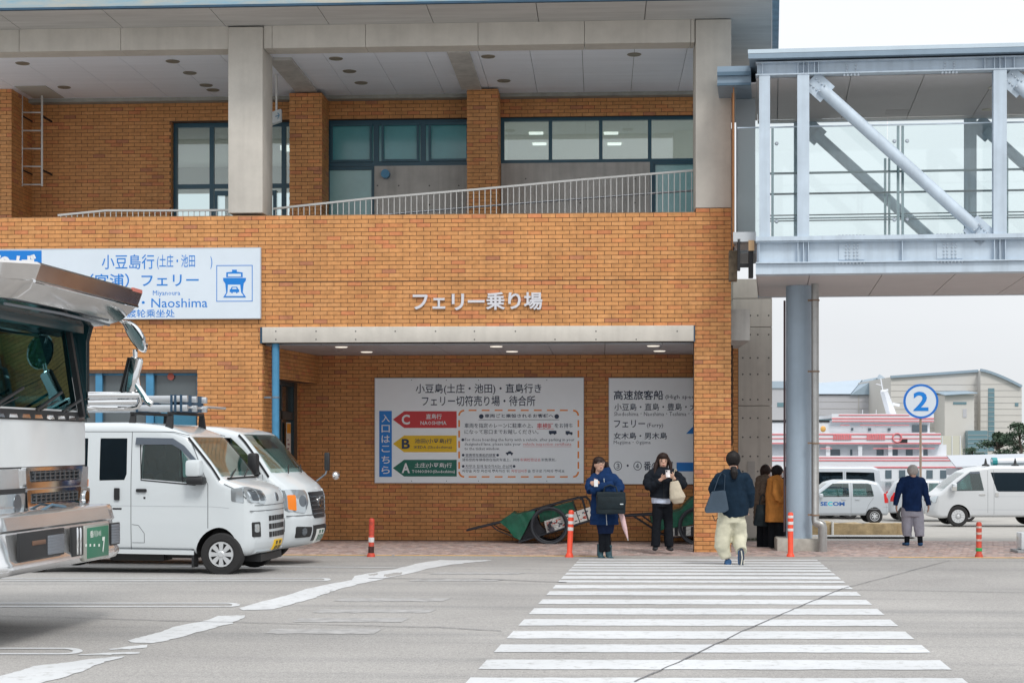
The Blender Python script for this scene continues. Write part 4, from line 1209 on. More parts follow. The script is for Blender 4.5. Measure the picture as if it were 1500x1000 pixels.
# --- raised lettering: one thing, each character a part
bigs = empty('wall_lettering', tuple(onY(700, 456, D - .012)), label='raised pale metal Japanese characters on brick wall above the concrete beam', cat='lettering')
for ch, x0, y0, x1, y1 in (('フ', 605, 431.5, 627, 453.5), ('ェ', 634, 436.5, 652.5, 452.5), ('リ', 662, 430.5, 680, 454.5), ('ー', 685.5, 439.5, 710, 443.5), ('乗', 712, 428, 740, 454), ('り', 744.5, 428.5, 763, 453), ('場', 767.5, 428, 794.5, 454)):
    a = onY(x0, y1, D - .012) - bigs.location; c = onY(x1, y0, D - .012) - bigs.location
    text_on('character', ch, a.x, a.z, c.x, c.z, -.02, M_LET, bigs, depth=.02, bold=.022)
# --- main guide board in the recess
s2 = board('guide_signboard', 550, 554, 854.5, 706.5, RYW - .02, .035, label='large white guide board with red, yellow and green arrows on the recess wall')
ptxt(s2, '小豆島(土庄・池田)・直島行き', 609, 562, 793, 577.5, M_NAVY, .010)
ptxt(s2, 'フェリー切符売り場・待合所', 618, 579.5, 784, 594.5, M_NAVY, .010)
prect(s2, 555.5, 601.5, 574, 698, M_SBL, 'blue_strip')
for i, ch in enumerate('入口はこちら'):
    yy = 607 + i * 15.1
    ptxt(s2, ch, 559, yy, 571, yy + (11 if ch != 'こ' else 9.5), M_WTX, .01, lift=.005)
for k, (y0, m_, L, t1, t2, tm) in enumerate(((602, M_RED, 'C', '直島行', 'NAOSHIMA', M_WTX), (637.5, M_YEL, 'B', '池田(小豆島)行', 'IKEDA (Shodoshima)', M_NAVY), (673, M_GRN, 'A', '土庄(小豆島)行', 'TONOSHO(Shodoshima)', M_WTX))):
    ppoly(s2, [(575.5, y0 + 12.2), (592, y0), (669, y0), (669, y0 + 24.5), (592, y0 + 24.5)], m_, 'arrow_plate')
    ptxt(s2, L, 588.5, y0 + 5, 600.5, y0 + 19.5, tm, .03, lift=.005)
    if k == 0: ptxt(s2, t1, 624, y0 + 4, 647, y0 + 11.5, tm, .015, lift=.005); ptxt(s2, t2, 616, y0 + 14.5, 654, y0 + 20, tm, .012, lift=.005)
    else: ptxt(s2, t1, 607.5, y0 + 4.5, 662, y0 + 12.5, tm, .01, lift=.005); ptxt(s2, t2, 606.5 if k == 1 else 603.5, y0 + 15, 662 if k == 1 else 666.5, y0 + 20.5, tm, .004 if k == 1 else .012, lift=.005)
# dashed frame
for i in range(9):
    x = 686.5 + i * 19.1
    if i < 8:
        prect(s2, x, 599.7, x + 11.5, 601.7, M_ORG, 'dash'); prect(s2, x, 697, x + 11.5, 699, M_ORG, 'dash')
for i in range(5):
    y = 615 + i * 15.3
    prect(s2, 671.3, y, 673.8, y + 10, M_ORG, 'dash'); prect(s2, 846, y, 848.3, y + 10, M_ORG, 'dash')
for (cx_, cy_, a0) in ((680, 608.5, 180), (839.5, 608.5, 270), (839.5, 690.5, 0), (680, 690.5, 90)):
    o_ = [(cx_ + 8.8 * cos(radians(a0 + 90 * i / 6)), cy_ + 8.8 * sin(radians(a0 + 90 * i / 6))) for i in range(7)]
    i_ = [(cx_ + 6.3 * cos(radians(a0 + 90 * i / 6)), cy_ + 6.3 * sin(radians(a0 + 90 * i / 6))) for i in reversed(range(7))]
    ppoly(s2, o_ + i_, M_ORG, 'dash')
ptxt(s2, '車両ごと乗船されるお客様へ', 710, 606, 811, 613.5, M_NAVY, .02)
for x in (705, 815.5): ppoly(s2, circ(x, 609.7, 3.4), M_NAVY, 'dot')
prect(s2, 701, 614.2, 819, 614.8, M_NAVY, 'underline')
ptxt(s2, '車両を指定のレーンに駐車の上、', 680.5, 619.5, 781, 626.5, M_NAVY, .008)
ptxt(s2, '車検証', 786.5, 619.5, 810.5, 627, M_RTX, .02); prect(s2, 786, 627.6, 811, 628.2, M_RTX, 'underline')
ptxt(s2, 'をお持ち', 812.5, 619.5, 839, 626.5, M_NAVY, .008)
ptxt(s2, 'になって窓口までお越しください。', 680.5, 628.8, 789, 635.5, M_NAVY, .008)
ppoly(s2, circ(678, 643.8, 2.1, 12), M_NAVY, 'dot')
ptxt(s2, 'For those boarding the ferry with a vehicle, after parking in your', 681, 641.5, 841.5, 647, M_NAVY, .003)
ptxt(s2, 'designated lane, please take your', 680.5, 648, 763, 653.3, M_NAVY, .003)
ptxt(s2, 'vehicle inspection certificate', 766, 648, 837, 653.3, M_RTX, .003); prect(s2, 766, 653.6, 837, 654, M_RTX, 'underline')
ptxt(s2, 'to the ticket window.', 680.5, 654.5, 732, 658.8, M_NAVY, .003)
for x, y in ((678.5, 666.2), (729, 666.2), (678.5, 682.6), (753, 682.6)): ppoly(s2, circ(x, y, 2.0, 12), M_NAVY, 'dot')
ptxt(s2, '致携带车乘船的顾客', 682, 664, 726, 668.6, M_NAVY, .008); prect(s2, 680, 669, 727, 669.4, M_NAVY, 'underline')
ptxt(s2, '请将您的车辆停放在指定车道上、并持', 677, 670.8, 761, 675.3, M_NAVY, .004); ptxt(s2, '车辆检验证去', 762, 670.8, 792, 675.3, M_RTX, .004); ptxt(s2, '到售票处。', 793, 670.8, 815, 675.3, M_NAVY, .004)
ptxt(s2, '차량과 함께 탑승하시는 손님께', 682, 680.3, 750, 685, M_NAVY, .006); prect(s2, 680, 685.4, 751, 685.8, M_NAVY, 'underline')
ptxt(s2, '차량을 지정 차선에 주차하신 뒤', 677, 687.2, 746, 691.8, M_NAVY, .004); ptxt(s2, '차량검사증', 749, 687.2, 772, 691.8, M_RTX, .004); ptxt(s2, '을 창구로 가져와 주세요', 773, 687.2, 827, 691.8, M_NAVY, .004)
for (x, y, k) in ((804, 630.5, 0), (828.5, 631, 1), (741, 660.5, 2)):
    if k == 0: pts = [(x, y), (x + 11, y), (x + 11.5, y + 4.5), (x, y + 4.5)]
    elif k == 1: pts = [(x, y), (x + 6, y), (x + 6, y + 1.5), (x + 10, y + 1.5), (x + 10.5, y + 4.5), (x, y + 4.5)]
    else: pts = [(x, y + 2), (x + 2.5, y + 1.8), (x + 4, y), (x + 7.5, y), (x + 8.5, y + 1.9), (x + 10.5, y + 2.4), (x + 10.5, y + 4), (x, y + 4)]
    vv = ppoly(s2, pts, M_NAVY, 'vehicle_symbol')
    ppoly(s2, circ(x + 2.5, y + 4.6, 1.3, 10), M_NAVY, 'symbol_wheel', parent=vv); ppoly(s2, circ(x + 8.5, y + 4.6, 1.3, 10), M_NAVY, 'symbol_wheel', parent=vv)
sc_ = MB()
for px in (603, 654, 701, 801):
    for py in (556.5, 704):
        x, z = pr(s2, px, py); sc_.cyl((x, -.036, z), (x, -.04, z), .008, 8)
sc_.build('screw', M_NAVY, s2)
# --- second board, running on behind the brick pillar
s3 = board('boat_signboard', 892.5, 554, 1060, 708, RYW - .02, .035, label='white board with navy text and blue bent arrow, partly hidden by the brick pillar')
ptxt(s3, '高速旅客船', 899, 571.5, 971.5, 585.5, M_NAVY, .016)
ptxt(s3, '(High speed vessel)', 974.5, 578, 1052, 585.5, M_NAVY, .004)
ptxt(s3, '小豆島・直島・豊島・大島', 900, 590.5, 1032, 601, M_NAVY, .008)
ptxt(s3, 'Shodoshima・Naoshima・Teshima・Oshima', 899.5, 603, 1036, 608.8, M_NAVY, 0)
ptxt(s3, 'フェリー', 899.5, 615, 945, 626, M_NAVY, .014)
ptxt(s3, '(Ferry)', 947.5, 619.5, 971.5, 627, M_NAVY, .004)
ptxt(s3, '女木島・男木島', 899, 633, 977, 643, M_NAVY, .014)
ptxt(s3, 'Megijima・Ogijima', 899, 645, 953, 651.5, M_NAVY, 0)
ptxt(s3, '③・④', 899, 675.5, 940, 688.5, M_NAVY, .004); ptxt(s3, '番のりば', 943, 675.5, 986, 688.5, M_NAVY, .014)
ppoly(s3, [(991, 677), (1015.5, 677), (1015.5, 635), (1005, 635), (1022, 617), (1039, 635), (1028.5, 635), (1028.5, 690), (991, 690)], M_SBL, 'bent_arrow')
# --- round number sign on its pole
ps_ = Wd(1349, 650, 46)
pz = gz(ps_.y)
s4 = empty('number_sign', (ps_.x, ps_.y, pz), label='round white sign with a blue 2 on a thin brown pole', cat='sign')
z2 = Wd(1349, 587.5, 46).z - pz; r2 = 25.3 * 46 / FPX
rotm = Matrix.Translation((0, 0, z2)) @ Matrix.Rotation(radians(90), 4, 'X')
b = MB(); b.lathe([(0, 0), (r2 * .88, 0), (r2 * .88, -.03), (0, -.03)], 48, rotm, False); b.build('disc', mat('sign_disc_white', (0.62, 0.68, 0.75), .4), s4)
b = MB(); b.lathe([(r2 * .875, .004), (r2, .004), (r2, -.035), (r2 * .875, -.035), (r2 * .875, .004)], 48, rotm, False); b.build('rim', mat('sign_rim_blue', (0.01, 0.15, 0.55), .4), s4)
text_on('numeral', '2', -r2 * .43, z2 - r2 * .56, r2 * .43, z2 + r2 * .56, -.006, M_SBL, s4, 0.0, .022)
b = MB(); b.cyl((0, .05, -.3), (0, .05, z2), .035, 12); b.build('pole', mat('brown_pole', (0.30, 0.22, 0.17), .5, var=.2, vscale=8), s4)
# ================================================================ VEHICLES
M_CW = mat('white_car_paint', (0.60, 0.645, 0.67), .28, spec=.5, coat=.6)
M_CWW = mat('pearl_car_paint', (0.56, 0.58, 0.60), .28, coat=.6)
M_CSL = mat('silver_car_paint', (0.47, 0.51, 0.55), .3, metal=.15, coat=.5)
M_TYRE = mat('tyre_rubber', (0.018, 0.018, 0.019), .8)
M_RIM = mat('wheel_silver', (0.60, 0.62, 0.64), .35, metal=.35)
M_BLKP = mat('black_plastic', (0.015, 0.016, 0.018), .5)
M_SEAM = mat('panel_gap', (0.10, 0.11, 0.12), .7)
M_CHR = mat('chrome', (0.78, 0.79, 0.80), .07, metal=1.0)
M_CHRB = mat('brushed_chrome', (0.80, 0.81, 0.82), .16, metal=.82, var=.06, vscale=2, bump=.10, bscale=3)
M_LAMP = mat('headlamp_lens', (0.55, 0.60, 0.63), .08, metal=.7)
M_LAMPD = mat('headlamp_inner', (0.16, 0.18, 0.2), .15, metal=.6)
M_AMB = mat('amber_lens', (0.85, 0.22, 0.01), .2)
M_REDL = mat('red_lens', (0.6, 0.02, 0.02), .2)
M_INTR = mat('car_interior', (0.05, 0.055, 0.055), .8)
M_SEAT = mat('seat_cloth', (0.06, 0.065, 0.07), .9)
G_CAR = glassmat('car_glass', (0.55, 0.72, 0.70), .05)
G_DARK = glassmat('privacy_glass', (0.05, 0.12, 0.17), .0, spec_col=(.5, .75, .95))
G_WS = glassmat('windscreen_glass', (0.60, 0.75, 0.72), .08)

def poly_inset(P, d):
    n = len(P); R_ = []
    ar = sum(P[i][0] * P[(i + 1) % n][1] - P[(i + 1) % n][0] * P[i][1] for i in range(n))
    sg = 1 if ar > 0 else -1
    for i in range(n):
        a, b_, c = Vector(P[i - 1]), Vector(P[i]), Vector(P[(i + 1) % n])
        e1 = (b_ - a).normalized(); e2 = (c - b_).normalized()
        n1 = Vector((-e1.y, e1.x)) * sg; n2 = Vector((-e2.y, e2.x)) * sg
        m_ = n1 + n2
        if m_.length < 1e-6: m_ = n1
        m_.normalize(); k = max(.5, m_.dot(n1))
        R_.append(tuple(b_ + m_ * d / k))
    return R_
def smooth_poly(P, r=.03, n=3):
    out_ = []
    N = len(P)
    for i in range(N):
        a, b_, c = Vector(P[i - 1]), Vector(P[i]), Vector(P[(i + 1) % N])
        d1 = (a - b_); d2 = (c - b_)
        rr = min(r, d1.length * .45, d2.length * .45)
        p = b_ + d1.normalized() * rr; q = b_ + d2.normalized() * rr
        for k in range(n + 1):
            t = k / n
            out_.append(tuple((1 - t) ** 2 * p + 2 * t * (1 - t) * b_ + t * t * q))
    return out_
def cutgrid(bm, xs=(), ys=(), zs=()):
    for ax, L in ((0, xs), (1, ys), (2, zs)):
        for c in L:
            no = [0, 0, 0]; no[ax] = 1; co = [0, 0, 0]; co[ax] = c
            bmesh.ops.bisect_plane(bm, geom=bm.verts[:] + bm.edges[:] + bm.faces[:], plane_co=co, plane_no=no, dist=1e-4)
def bool_cut(ob, cutters):
    for c in cutters:
        n0 = len(ob.data.polygons)
        for solver, dx in (('EXACT', 0), ('EXACT', .0013), ('FAST', .0007)):
            c.location = (dx, dx * .7, dx * .9)
            m_ = ob.modifiers.new('cut', 'BOOLEAN'); m_.operation = 'DIFFERENCE'; m_.object = c; m_.solver = solver
            try: m_.material_mode = 'TRANSFER'
            except Exception: pass
            me = bake(ob)
            ob.modifiers.clear()
            if len(me.polygons) > n0 * .6:
                ob.data = me; break
            print('BOOL RETRY', ob.name, solver, n0, len(me.polygons))
    for c in cutters: bpy.data.objects.remove(c)
    return ob
def circ(cx, cy, r, n=20, ry=None): return [(cx + r * cos(2 * pi * i / n), cy + (ry or r) * sin(2 * pi * i / n)) for i in range(n)]
class Car:
    def __init__(s, name, label, cat, outline, W, r=.07, warp=None, paint=None, group=None):
        s.W = W; s.o = smooth_poly(outline, .06, 3); s.warp = warp or (lambda p: p); s.r = r
        s.t = empty(name, (0, 0, 0), label=label, cat=cat, group=group); s.paint = paint
        xs = [p[0] for p in outline]; zs = [p[1] for p in outline]
        s.x0, s.x1, s.z0, s.z1 = min(xs), max(xs), min(zs), max(zs)
        s.cut = []
        bm = bmesh.new(); rings = []
        K = 5
        lay = []
        for k in range(K + 1):
            a = pi / 2 * k / K; lay.append((-(W - r) - r * cos(a), r * (1 - sin(a))))
        lay += [(-(W - r) * q, 0) for q in (.66, .33, 0, -.33, -.66)]
        lay += [(-y, i) for y, i in reversed(lay[:K + 1])]
        for y, ins in lay:
            P = smooth_poly(poly_inset(outline, ins), .06, 3) if ins > 0 else s.o
            rings.append([bm.verts.new((p[0], y, p[1])) for p in P])
        n = len(s.o)
        for a, c in zip(rings, rings[1:]):
            for i in range(n): bm.faces.new((a[i], a[(i + 1) % n], c[(i + 1) % n], c[i]))
        e1 = bm.faces.new(list(reversed(rings[0]))); e2 = bm.faces.new(rings[-1])
        bmesh.ops.triangulate(bm, faces=[e1, e2])
        bmesh.ops.recalc_face_normals(bm, faces=bm.faces[:])
        gx = [s.x0 + (s.x1 - s.x0) * i / 16 for i in range(1, 16)]; gzz = [s.z0 + (s.z1 - s.z0) * i / 14 for i in range(1, 14)]
        cutgrid(bm, gx, (), gzz)
        me = bpy.data.meshes.new('body'); bm.to_mesh(me); bm.free(); me.materials.append(paint)
        s.body = bpy.data.objects.new('body', me); SCR.collection.objects.link(s.body)
    def _cutter(s, b, m):
        bm = bmesh.new(); me = b.mesh('c', m)
        o = bpy.data.objects.new('c', me); SCR.collection.objects.link(o); s.cut.append(o)
    def cut_prism(s, poly, y0, y1, m=None): b = MB(); b.prism(poly, 'y', y0, y1); s._cutter(b, m or s.paint)
    def cut_cyl(s, x, z, r, y0, y1, m=None): b = MB(); b.cyl((x, y0, z), (x, y1, z), r, 32); s._cutter(b, m or M_BLKP)
    def finish_body(s):
        bool_cut(s.body, s.cut)
        SCR.collection.objects.unlink(s.body); COL.objects.link(s.body)
        me = s.body.data
        bm = bmesh.new(); bm.from_mesh(me)
        bmesh.ops.triangulate(bm, faces=[f for f in bm.faces if len(f.verts) > 4])
        for v in bm.verts: v.co = s.warp(v.co)
        bm.to_mesh(me); bm.free()
        me.polygons.foreach_set('use_smooth', [True] * len(me.polygons)); me.set_sharp_from_angle(angle=radians(28))
        s.body.parent = s.t
    def _emit(s, bm, name, m, parent=None):
        for v in bm.verts: v.co = s.warp(v.co)
        bmesh.ops.recalc_face_normals(bm, faces=bm.faces[:])
        me = bpy.data.meshes.new(name); bm.to_mesh(me); bm.free(); me.materials.append(m)
        me.polygons.foreach_set('use_smooth', [True] * len(me.polygons)); me.set_sharp_from_angle(angle=radians(30))
        o = bpy.data.objects.new(name, me); COL.objects.link(o); o.parent = parent or s.t; return o
    def side(s, name, poly, m, out_=.004, inn=.012, sides=(-1, 1), rnd=.0, parent=None, hole=None):
        if rnd: poly = smooth_poly(poly, rnd, 3)
        res = []
        for sg in sides:
            bm = bmesh.new()
            y0, y1 = sg * (s.W - inn), sg * (s.W + out_)
            A = [bm.verts.new((p[0], y0, p[1])) for p in poly]; B = [bm.verts.new((p[0], y1, p[1])) for p in poly]
            n = len(poly)
            fs = []
            for i in range(n): bm.faces.new((A[i], A[(i + 1) % n], B[(i + 1) % n], B[i]))
            fs = [bm.faces.new(B), bm.faces.new(list(reversed(A)))]
            bmesh.ops.triangulate(bm, faces=fs)
            gx = [s.x0 + (s.x1 - s.x0) * i / 16 for i in range(1, 16)]; gzz = [s.z0 + (s.z1 - s.z0) * i / 14 for i in range(1, 14)]
            cutgrid(bm, [q for q in gx if min(p[0] for p in poly) < q < max(p[0] for p in poly)], (), [q for q in gzz if min(p[1] for p in poly) < q < max(p[1] for p in poly)])
            res.append(s._emit(bm, name, m, parent))
        return res
    def line(s, name, pts, w=.008, m=None, sides=(-1, 1), out_=.0015, parent=None):
        """narrow joint along a polyline on the flank"""
        L, R_ = [], []
        for i, p in enumerate(pts):
            a = Vector(pts[max(i - 1, 0)]); c = Vector(pts[min(i + 1, len(pts) - 1)]); d = (c - a).normalized(); n = Vector((-d.y, d.x)) * w / 2
            L.append(tuple(Vector(p) + n)); R_.append(tuple(Vector(p) - n))
        return s.side(name, L + R_[::-1], m or M_SEAM, out_, .005, sides, parent=parent)
    def xf(s, z, front=True):
        best = None; n = len(s.o)
        for i in range(n):
            a, b_ = s.o[i], s.o[(i + 1) % n]
            if (a[1] - z) * (b_[1] - z) <= 0 and abs(a[1] - b_[1]) > 1e-9:
                x = a[0] + (b_[0] - a[0]) * (z - a[1]) / (b_[1] - a[1])
                if best is None or (x > best if front else x < best): best = x
        return best if best is not None else (s.x1 if front else s.x0)
    def face(s, name, poly, m, out_=.004, inn=.02, front=True, rnd=0, parent=None):
        """plate on the front (or tail): polygon in (y,z)"""
        if rnd: poly = smooth_poly(poly, rnd, 3)
        sg = 1 if front else -1
        bm = bmesh.new()
        A = [bm.verts.new((0, p[0], p[1])) for p in poly]; B = [bm.verts.new((1, p[0], p[1])) for p in poly]
        n = len(poly)
        for i in range(n): bm.faces.new((A[i], A[(i + 1) % n], B[(i + 1) % n], B[i]))
        fs = [bm.faces.new(B), bm.faces.new(list(reversed(A)))]
        bmesh.ops.triangulate(bm, faces=fs)
        zs = [p[1] for p in poly]; ys_ = [p[0] for p in poly]
        cutgrid(bm, (), [q for q in (-.7, -.6, -.5, -.4, -.3, -.15, 0, .15, .3, .4, .5, .6, .7) if min(ys_) + .005 < q < max(ys_) - .005], [min(zs) + (max(zs) - min(zs)) * i / 4 for i in range(1, 4)])
        for v in bm.verts:
            e = out_ if v.co.x > .5 else -inn
            v.co.x = s.xf(v.co.z, front) + sg * e
        return s._emit(bm, name, m, parent)
    def screen(s, name, p0, p1, hw0, hw1, m, out_=.003, th=.01, parent=None):
        """glass on the straight outline segment p0(bottom) -> p1(top)"""
        d = Vector((p1[0] - p0[0], p1[1] - p0[1])); nn = Vector((d.y, -d.x)).normalized()
        bm = bmesh.new(); N, Mv = 12, 5; G = {}
        for L, e in ((0, out_), (1, out_ - th)):
            for i in range(N + 1):
                for j in range(Mv + 1):
                    t = j / Mv; hw = hw0 + (hw1 - hw0) * t; y = -hw + 2 * hw * i / N
                    x = p0[0] + d.x * t + nn.x * e; z = p0[1] + d.y * t + nn.y * e
                    G[L, i, j] = bm.verts.new((x, y, z))
            for i in range(N):
                for j in range(Mv): bm.faces.new((G[L, i, j], G[L, i + 1, j], G[L, i + 1, j + 1], G[L, i, j + 1]))
        return s._emit(bm, name, m, parent)
    def wheel(s, x, r, track, w=.16, rim=.62, style='cap', n=8, z=None):
        z = r if z is None else z
        for sg in (-1, 1):
            R_ = Matrix.Translation((x, sg * track, z)) @ Matrix.Rotation(radians(90) * sg * -1, 4, 'X')
            wt = empty('wheel', (0, 0, 0)); wt.parent = s.t
            b = MB(); rr = r * rim
            b.lathe([(rr, -w / 2), (r * .93, -w / 2), (r * .985, -w * .42), (r, -w * .25), (r, w * .25), (r * .985, w * .42), (r * .93, w / 2), (rr * 1.12, w / 2 + .004), (rr, w / 2 - .01)], 40, R_)
            b.build('tyre', M_TYRE, wt)
            b = MB()
            if style == 'cap':
                b.lathe([(rr * .99, w / 2 - .02), (rr * .97, w / 2 + .006), (rr * .86, w / 2 + .004), (rr * .84, w / 2 - .02)], 36, R_)
                for k in range(n):
                    a = 2 * pi * k / n; c_, s_ = cos(a), sin(a)
                    hw = rr * .155
                    q = [Vector((rr * .18, -hw * .7, 0)), Vector((rr * .88, -hw * 1.25, 0)), Vector((rr * .88, hw * 1.25, 0)), Vector((rr * .18, hw * .7, 0))]
                    V = [R_ @ Vector((v.x * c_ - v.y * s_, v.x * s_ + v.y * c_, zz)) for zz in (w / 2 - .02, w / 2 + .004) for v in q]
                    b.add(V, [(0, 1, 2, 3), (7, 6, 5, 4), (0, 4, 5, 1), (1, 5, 6, 2), (2, 6, 7, 3), (3, 7, 4, 0)])
                b.lathe([(0, w / 2 + .012), (rr * .2, w / 2 + .012), (rr * .27, w / 2 + .004), (rr * .27, w / 2 - .02)], 24, R_)
            else:
                b.lathe([(rr * .99, w / 2 - .03), (rr * .98, w / 2), (rr * .88, w / 2 - .004), (rr * .86, w / 2 - .05)], 36, R_)
                b.lathe([(0, w / 2 + .002), (rr * .62, w / 2 + .0), (rr * .68, w / 2 - .02)], 30, R_)
            b.build('rim', M_RIM, wt)
            b = MB(); b.lathe([(0, w / 2 - .028), (rr * .97, w / 2 - .028)], 30, R_)
            if style != 'cap':
                for k in range(n):
                    a = 2 * pi * k / n
                    M2 = R_ @ Matrix.Translation((rr * .45 * cos(a), rr * .45 * sin(a), 0)); b.lathe([(0, w / 2 + .003), (rr * .13, w / 2 + .003)], 12, M2, False)
            b.build('wheel_recess', M_BLKP, wt)
    def place(s, loc, rz): s.t.location = loc; s.t.rotation_euler = (0, 0, rz)
def place_by(px, d, local, rz, zoff=None):
    """place position so that the local point (x,y) stands at distance d under picture column px"""
    P = Wd(px, 650, d); c, s_ = cos(rz), sin(rz)
    x = P.x - (local[0] * c - local[1] * s_); y = P.y - (local[0] * s_ + local[1] * c)
    return (x, y, gz(P.y) if zoff is None else zoff)
def mkwarp(W, zb, zt, kt, x1, cf, xf0, x0=None, cr=0, powz=1.4, ktap=.06):
    def f(p):
        x, y, z = p
        t = max(0, (z - zb) / (zt - zb)); fy = 1 - kt * t ** powz
        lo_ = max(0, (zb - .45 - z) / .5); fy -= .03 * lo_
        q = max(0, (x - xf0) / (x1 - xf0)); fy -= ktap * q * q
        xx = x - cf * (abs(y) / W) ** 2.6 * min(1, q ** 1.2 * 1.2)
        if x0 is not None:
            q2 = max(0, (x0 + .6 - x) / .6); xx += cr * (abs(y) / W) ** 2.6 * q2; fy -= .03 * q2 * q2
        return Vector((xx, y * fy, z))
    return f
def seat(s, x, y, z=.62, col=None):
    b = MB(); b.box(x - .25, x + .22, y - .23, y + .23, z, z + .16, bev=.05); b.build('seat', M_SEAT, s.t)
    b = MB(); b.box(-.07, .07, -.22, .22, 0, .52, Matrix.Translation((x - .24, y, z + .12)) @ Matrix.Rotation(radians(-12), 4, 'Y'), bev=.05)
    b.box(-.05, .05, -.12, .12, .54, .72, Matrix.Translation((x - .25, y, z + .12)) @ Matrix.Rotation(radians(-12), 4, 'Y'), bev=.04); b.build('seat_back', M_SEAT, s.t)
def steering(s, x, y, z):
    b = MB(); P = []
    M_ = Matrix.Translation((x, y, z)) @ Matrix.Rotation(radians(60), 4, 'Y')
    b.tube([M_ @ Vector((.18 * cos(2 * pi * i / 20), .18 * sin(2 * pi * i / 20), 0)) for i in range(20)], .013, 6, closed=True)
    b.build('steering_wheel', M_BLKP, s.t)

# ---------------- small white van (nearest of the two)
V = Car('delivery_van', 'small white van with a slotted front grille and yellow number plate, roof bars on top', 'van',
        [(-1.62, .30), (.82, .27), (1.55, .23), (1.74, .27), (1.79, .40), (1.785, .70), (1.775, .95), (1.73, 1.045), (1.62, 1.10), (1.31, 1.185), (.84, 1.74), (.55, 1.845), (.1, 1.89), (-1.2, 1.885), (-1.5, 1.83), (-1.60, 1.70), (-1.66, 1.0), (-1.66, .42)],
        .7375, .09, mkwarp(.7375, 1.05, 1.9, .085, 1.79, .14, 1.15, -1.66, .04), M_CW)
hx = lambda px: 1.28 + (px - 325) / 120.0
hz = lambda py: (840 - py) / 120.0
V.cut_prism(poly_inset([(-1.55, .62), (1.15, .62), (1.24, 1.12), (.80, 1.66), (.5, 1.78), (-1.4, 1.82), (-1.55, 1.0)], .02), -.66, .66, M_INTR)
W1 = [(hx(201), hz(697)), (hx(203), hz(648)), (hx(207), hz(645.5)), (hx(252), hz(646.5)), (hx(262), hz(653)), (hx(297), hz(699)), (hx(285), hz(703.5))]
W2 = [(hx(137), hz(700)), (hx(137), hz(637)), (hx(179), hz(637)), (hx(179.5), hz(690)), (hx(176), hz(699))]
W3 = [(-1.45, hz(700)), (-1.45, hz(637)), (hx(118), hz(637)), (hx(118), hz(700))]
for w in (W1, W2, W3): V.cut_prism(w, -.8, .8)
V.cut_prism([(1.15, 1.25), (.80, 1.64), (1.0, 1.85), (1.45, 1.32)], -.63, .63)
for x in (1.28, -1.17): V.cut_cyl(x, .27, .325, -.8, -.42); V.cut_cyl(x, .27, .325, .42, .8)
V.finish_body()
V.side('side_window', W1, G_CAR, -.004, .012, rnd=.02); V.side('side_window', W2, G_DARK, -.004, .012, rnd=.03); V.side('side_window', W3, G_DARK, -.004, .012, rnd=.03)
V.screen('windscreen', (1.283, 1.217), (.874, 1.70), .67, .64, G_WS, .006)
V.line('screen_pillar', [(1.29, 1.18), (.85, 1.70)], .026, M_BLKP, out_=.003)
# rain visor over the door glass
V.side('window_visor', [(hx(193), hz(646.5)), (hx(194), hz(636)), (hx(250), hz(637)), (hx(268), hz(648)), (hx(289), hz(671)), (hx(284), hz(673)), (hx(262), hz(653)), (hx(250), hz(646.5))], mat('smoke_visor', (0.09, 0.11, 0.14), .15, spec=.8), .03, 0)
V.line('window_rubber', [(hx(200), hz(646)), (hx(202), hz(699)), (hx(285), hz(706)), (hx(299), hz(700))], .016, M_BLKP, out_=.003)
V.line('window_divider', [(hx(262), hz(653)), (hx(266), hz(702))], .014, M_BLKP, out_=.002)
V.line('door_gap', [(hx(186.5), hz(628)), (hx(186.5), hz(808))]); V.line('door_gap', [(hx(305), hz(770)), (hx(305), hz(706))]); V.line('door_gap', [(hx(305), hz(706)), (hx(279), hz(644))])
V.line('door_gap', [(hx(186), hz(800)), (hx(283), hz(801))]); [V.line('door_gap', [(hx(q[0]), hz(q[1])), (hx(q[2]), hz(q[3]))], .006) for q in ((188, 765, 198, 766), (198, 766, 207, 778), (207, 778, 207, 792), (207, 792, 188, 792))]
V.line('door_gap', [(hx(100), hz(628)), (hx(100), hz(800)), (hx(186), hz(800))]); V.line('waist_crease', [(hx(100), hz(737)), (hx(310), hz(738)), (hx(345), hz(740))], .006, mat('crease', (0.42, 0.45, 0.48), .4))
V.line('gutter_line', [(-1.5, hz(627)), (hx(250), hz(627.5)), (hx(275), hz(633))], .008)
for px0 in (195,):
    V.side('door_handle', [(hx(195), hz(712)), (hx(211), hz(712)), (hx(211), hz(717)), (hx(195), hz(717))], M_BLKP, .02, .01, rnd=.015)
    V.side('key_lock', [(hx(206), hz(724)), (hx(209), hz(724)), (hx(209), hz(727)), (hx(206), hz(727))], M_BLKP, .003, .01)
    V.side('door_handle', [(hx(161), hz(711)), (hx(169), hz(711)), (hx(169), hz(729)), (hx(161), hz(729))], M_BLKP, .02, .01, rnd=.012)
V.side('badge_strip', [(hx(158), hz(740.5)), (hx(172), hz(740.5)), (hx(172), hz(743)), (hx(158), hz(743))], M_BLKP, .003, .01)
V.side('sill_trim', [(-1.5, .275), (.93, .255), (.93, .31), (-1.5, .33)], M_CW, .008, .02)
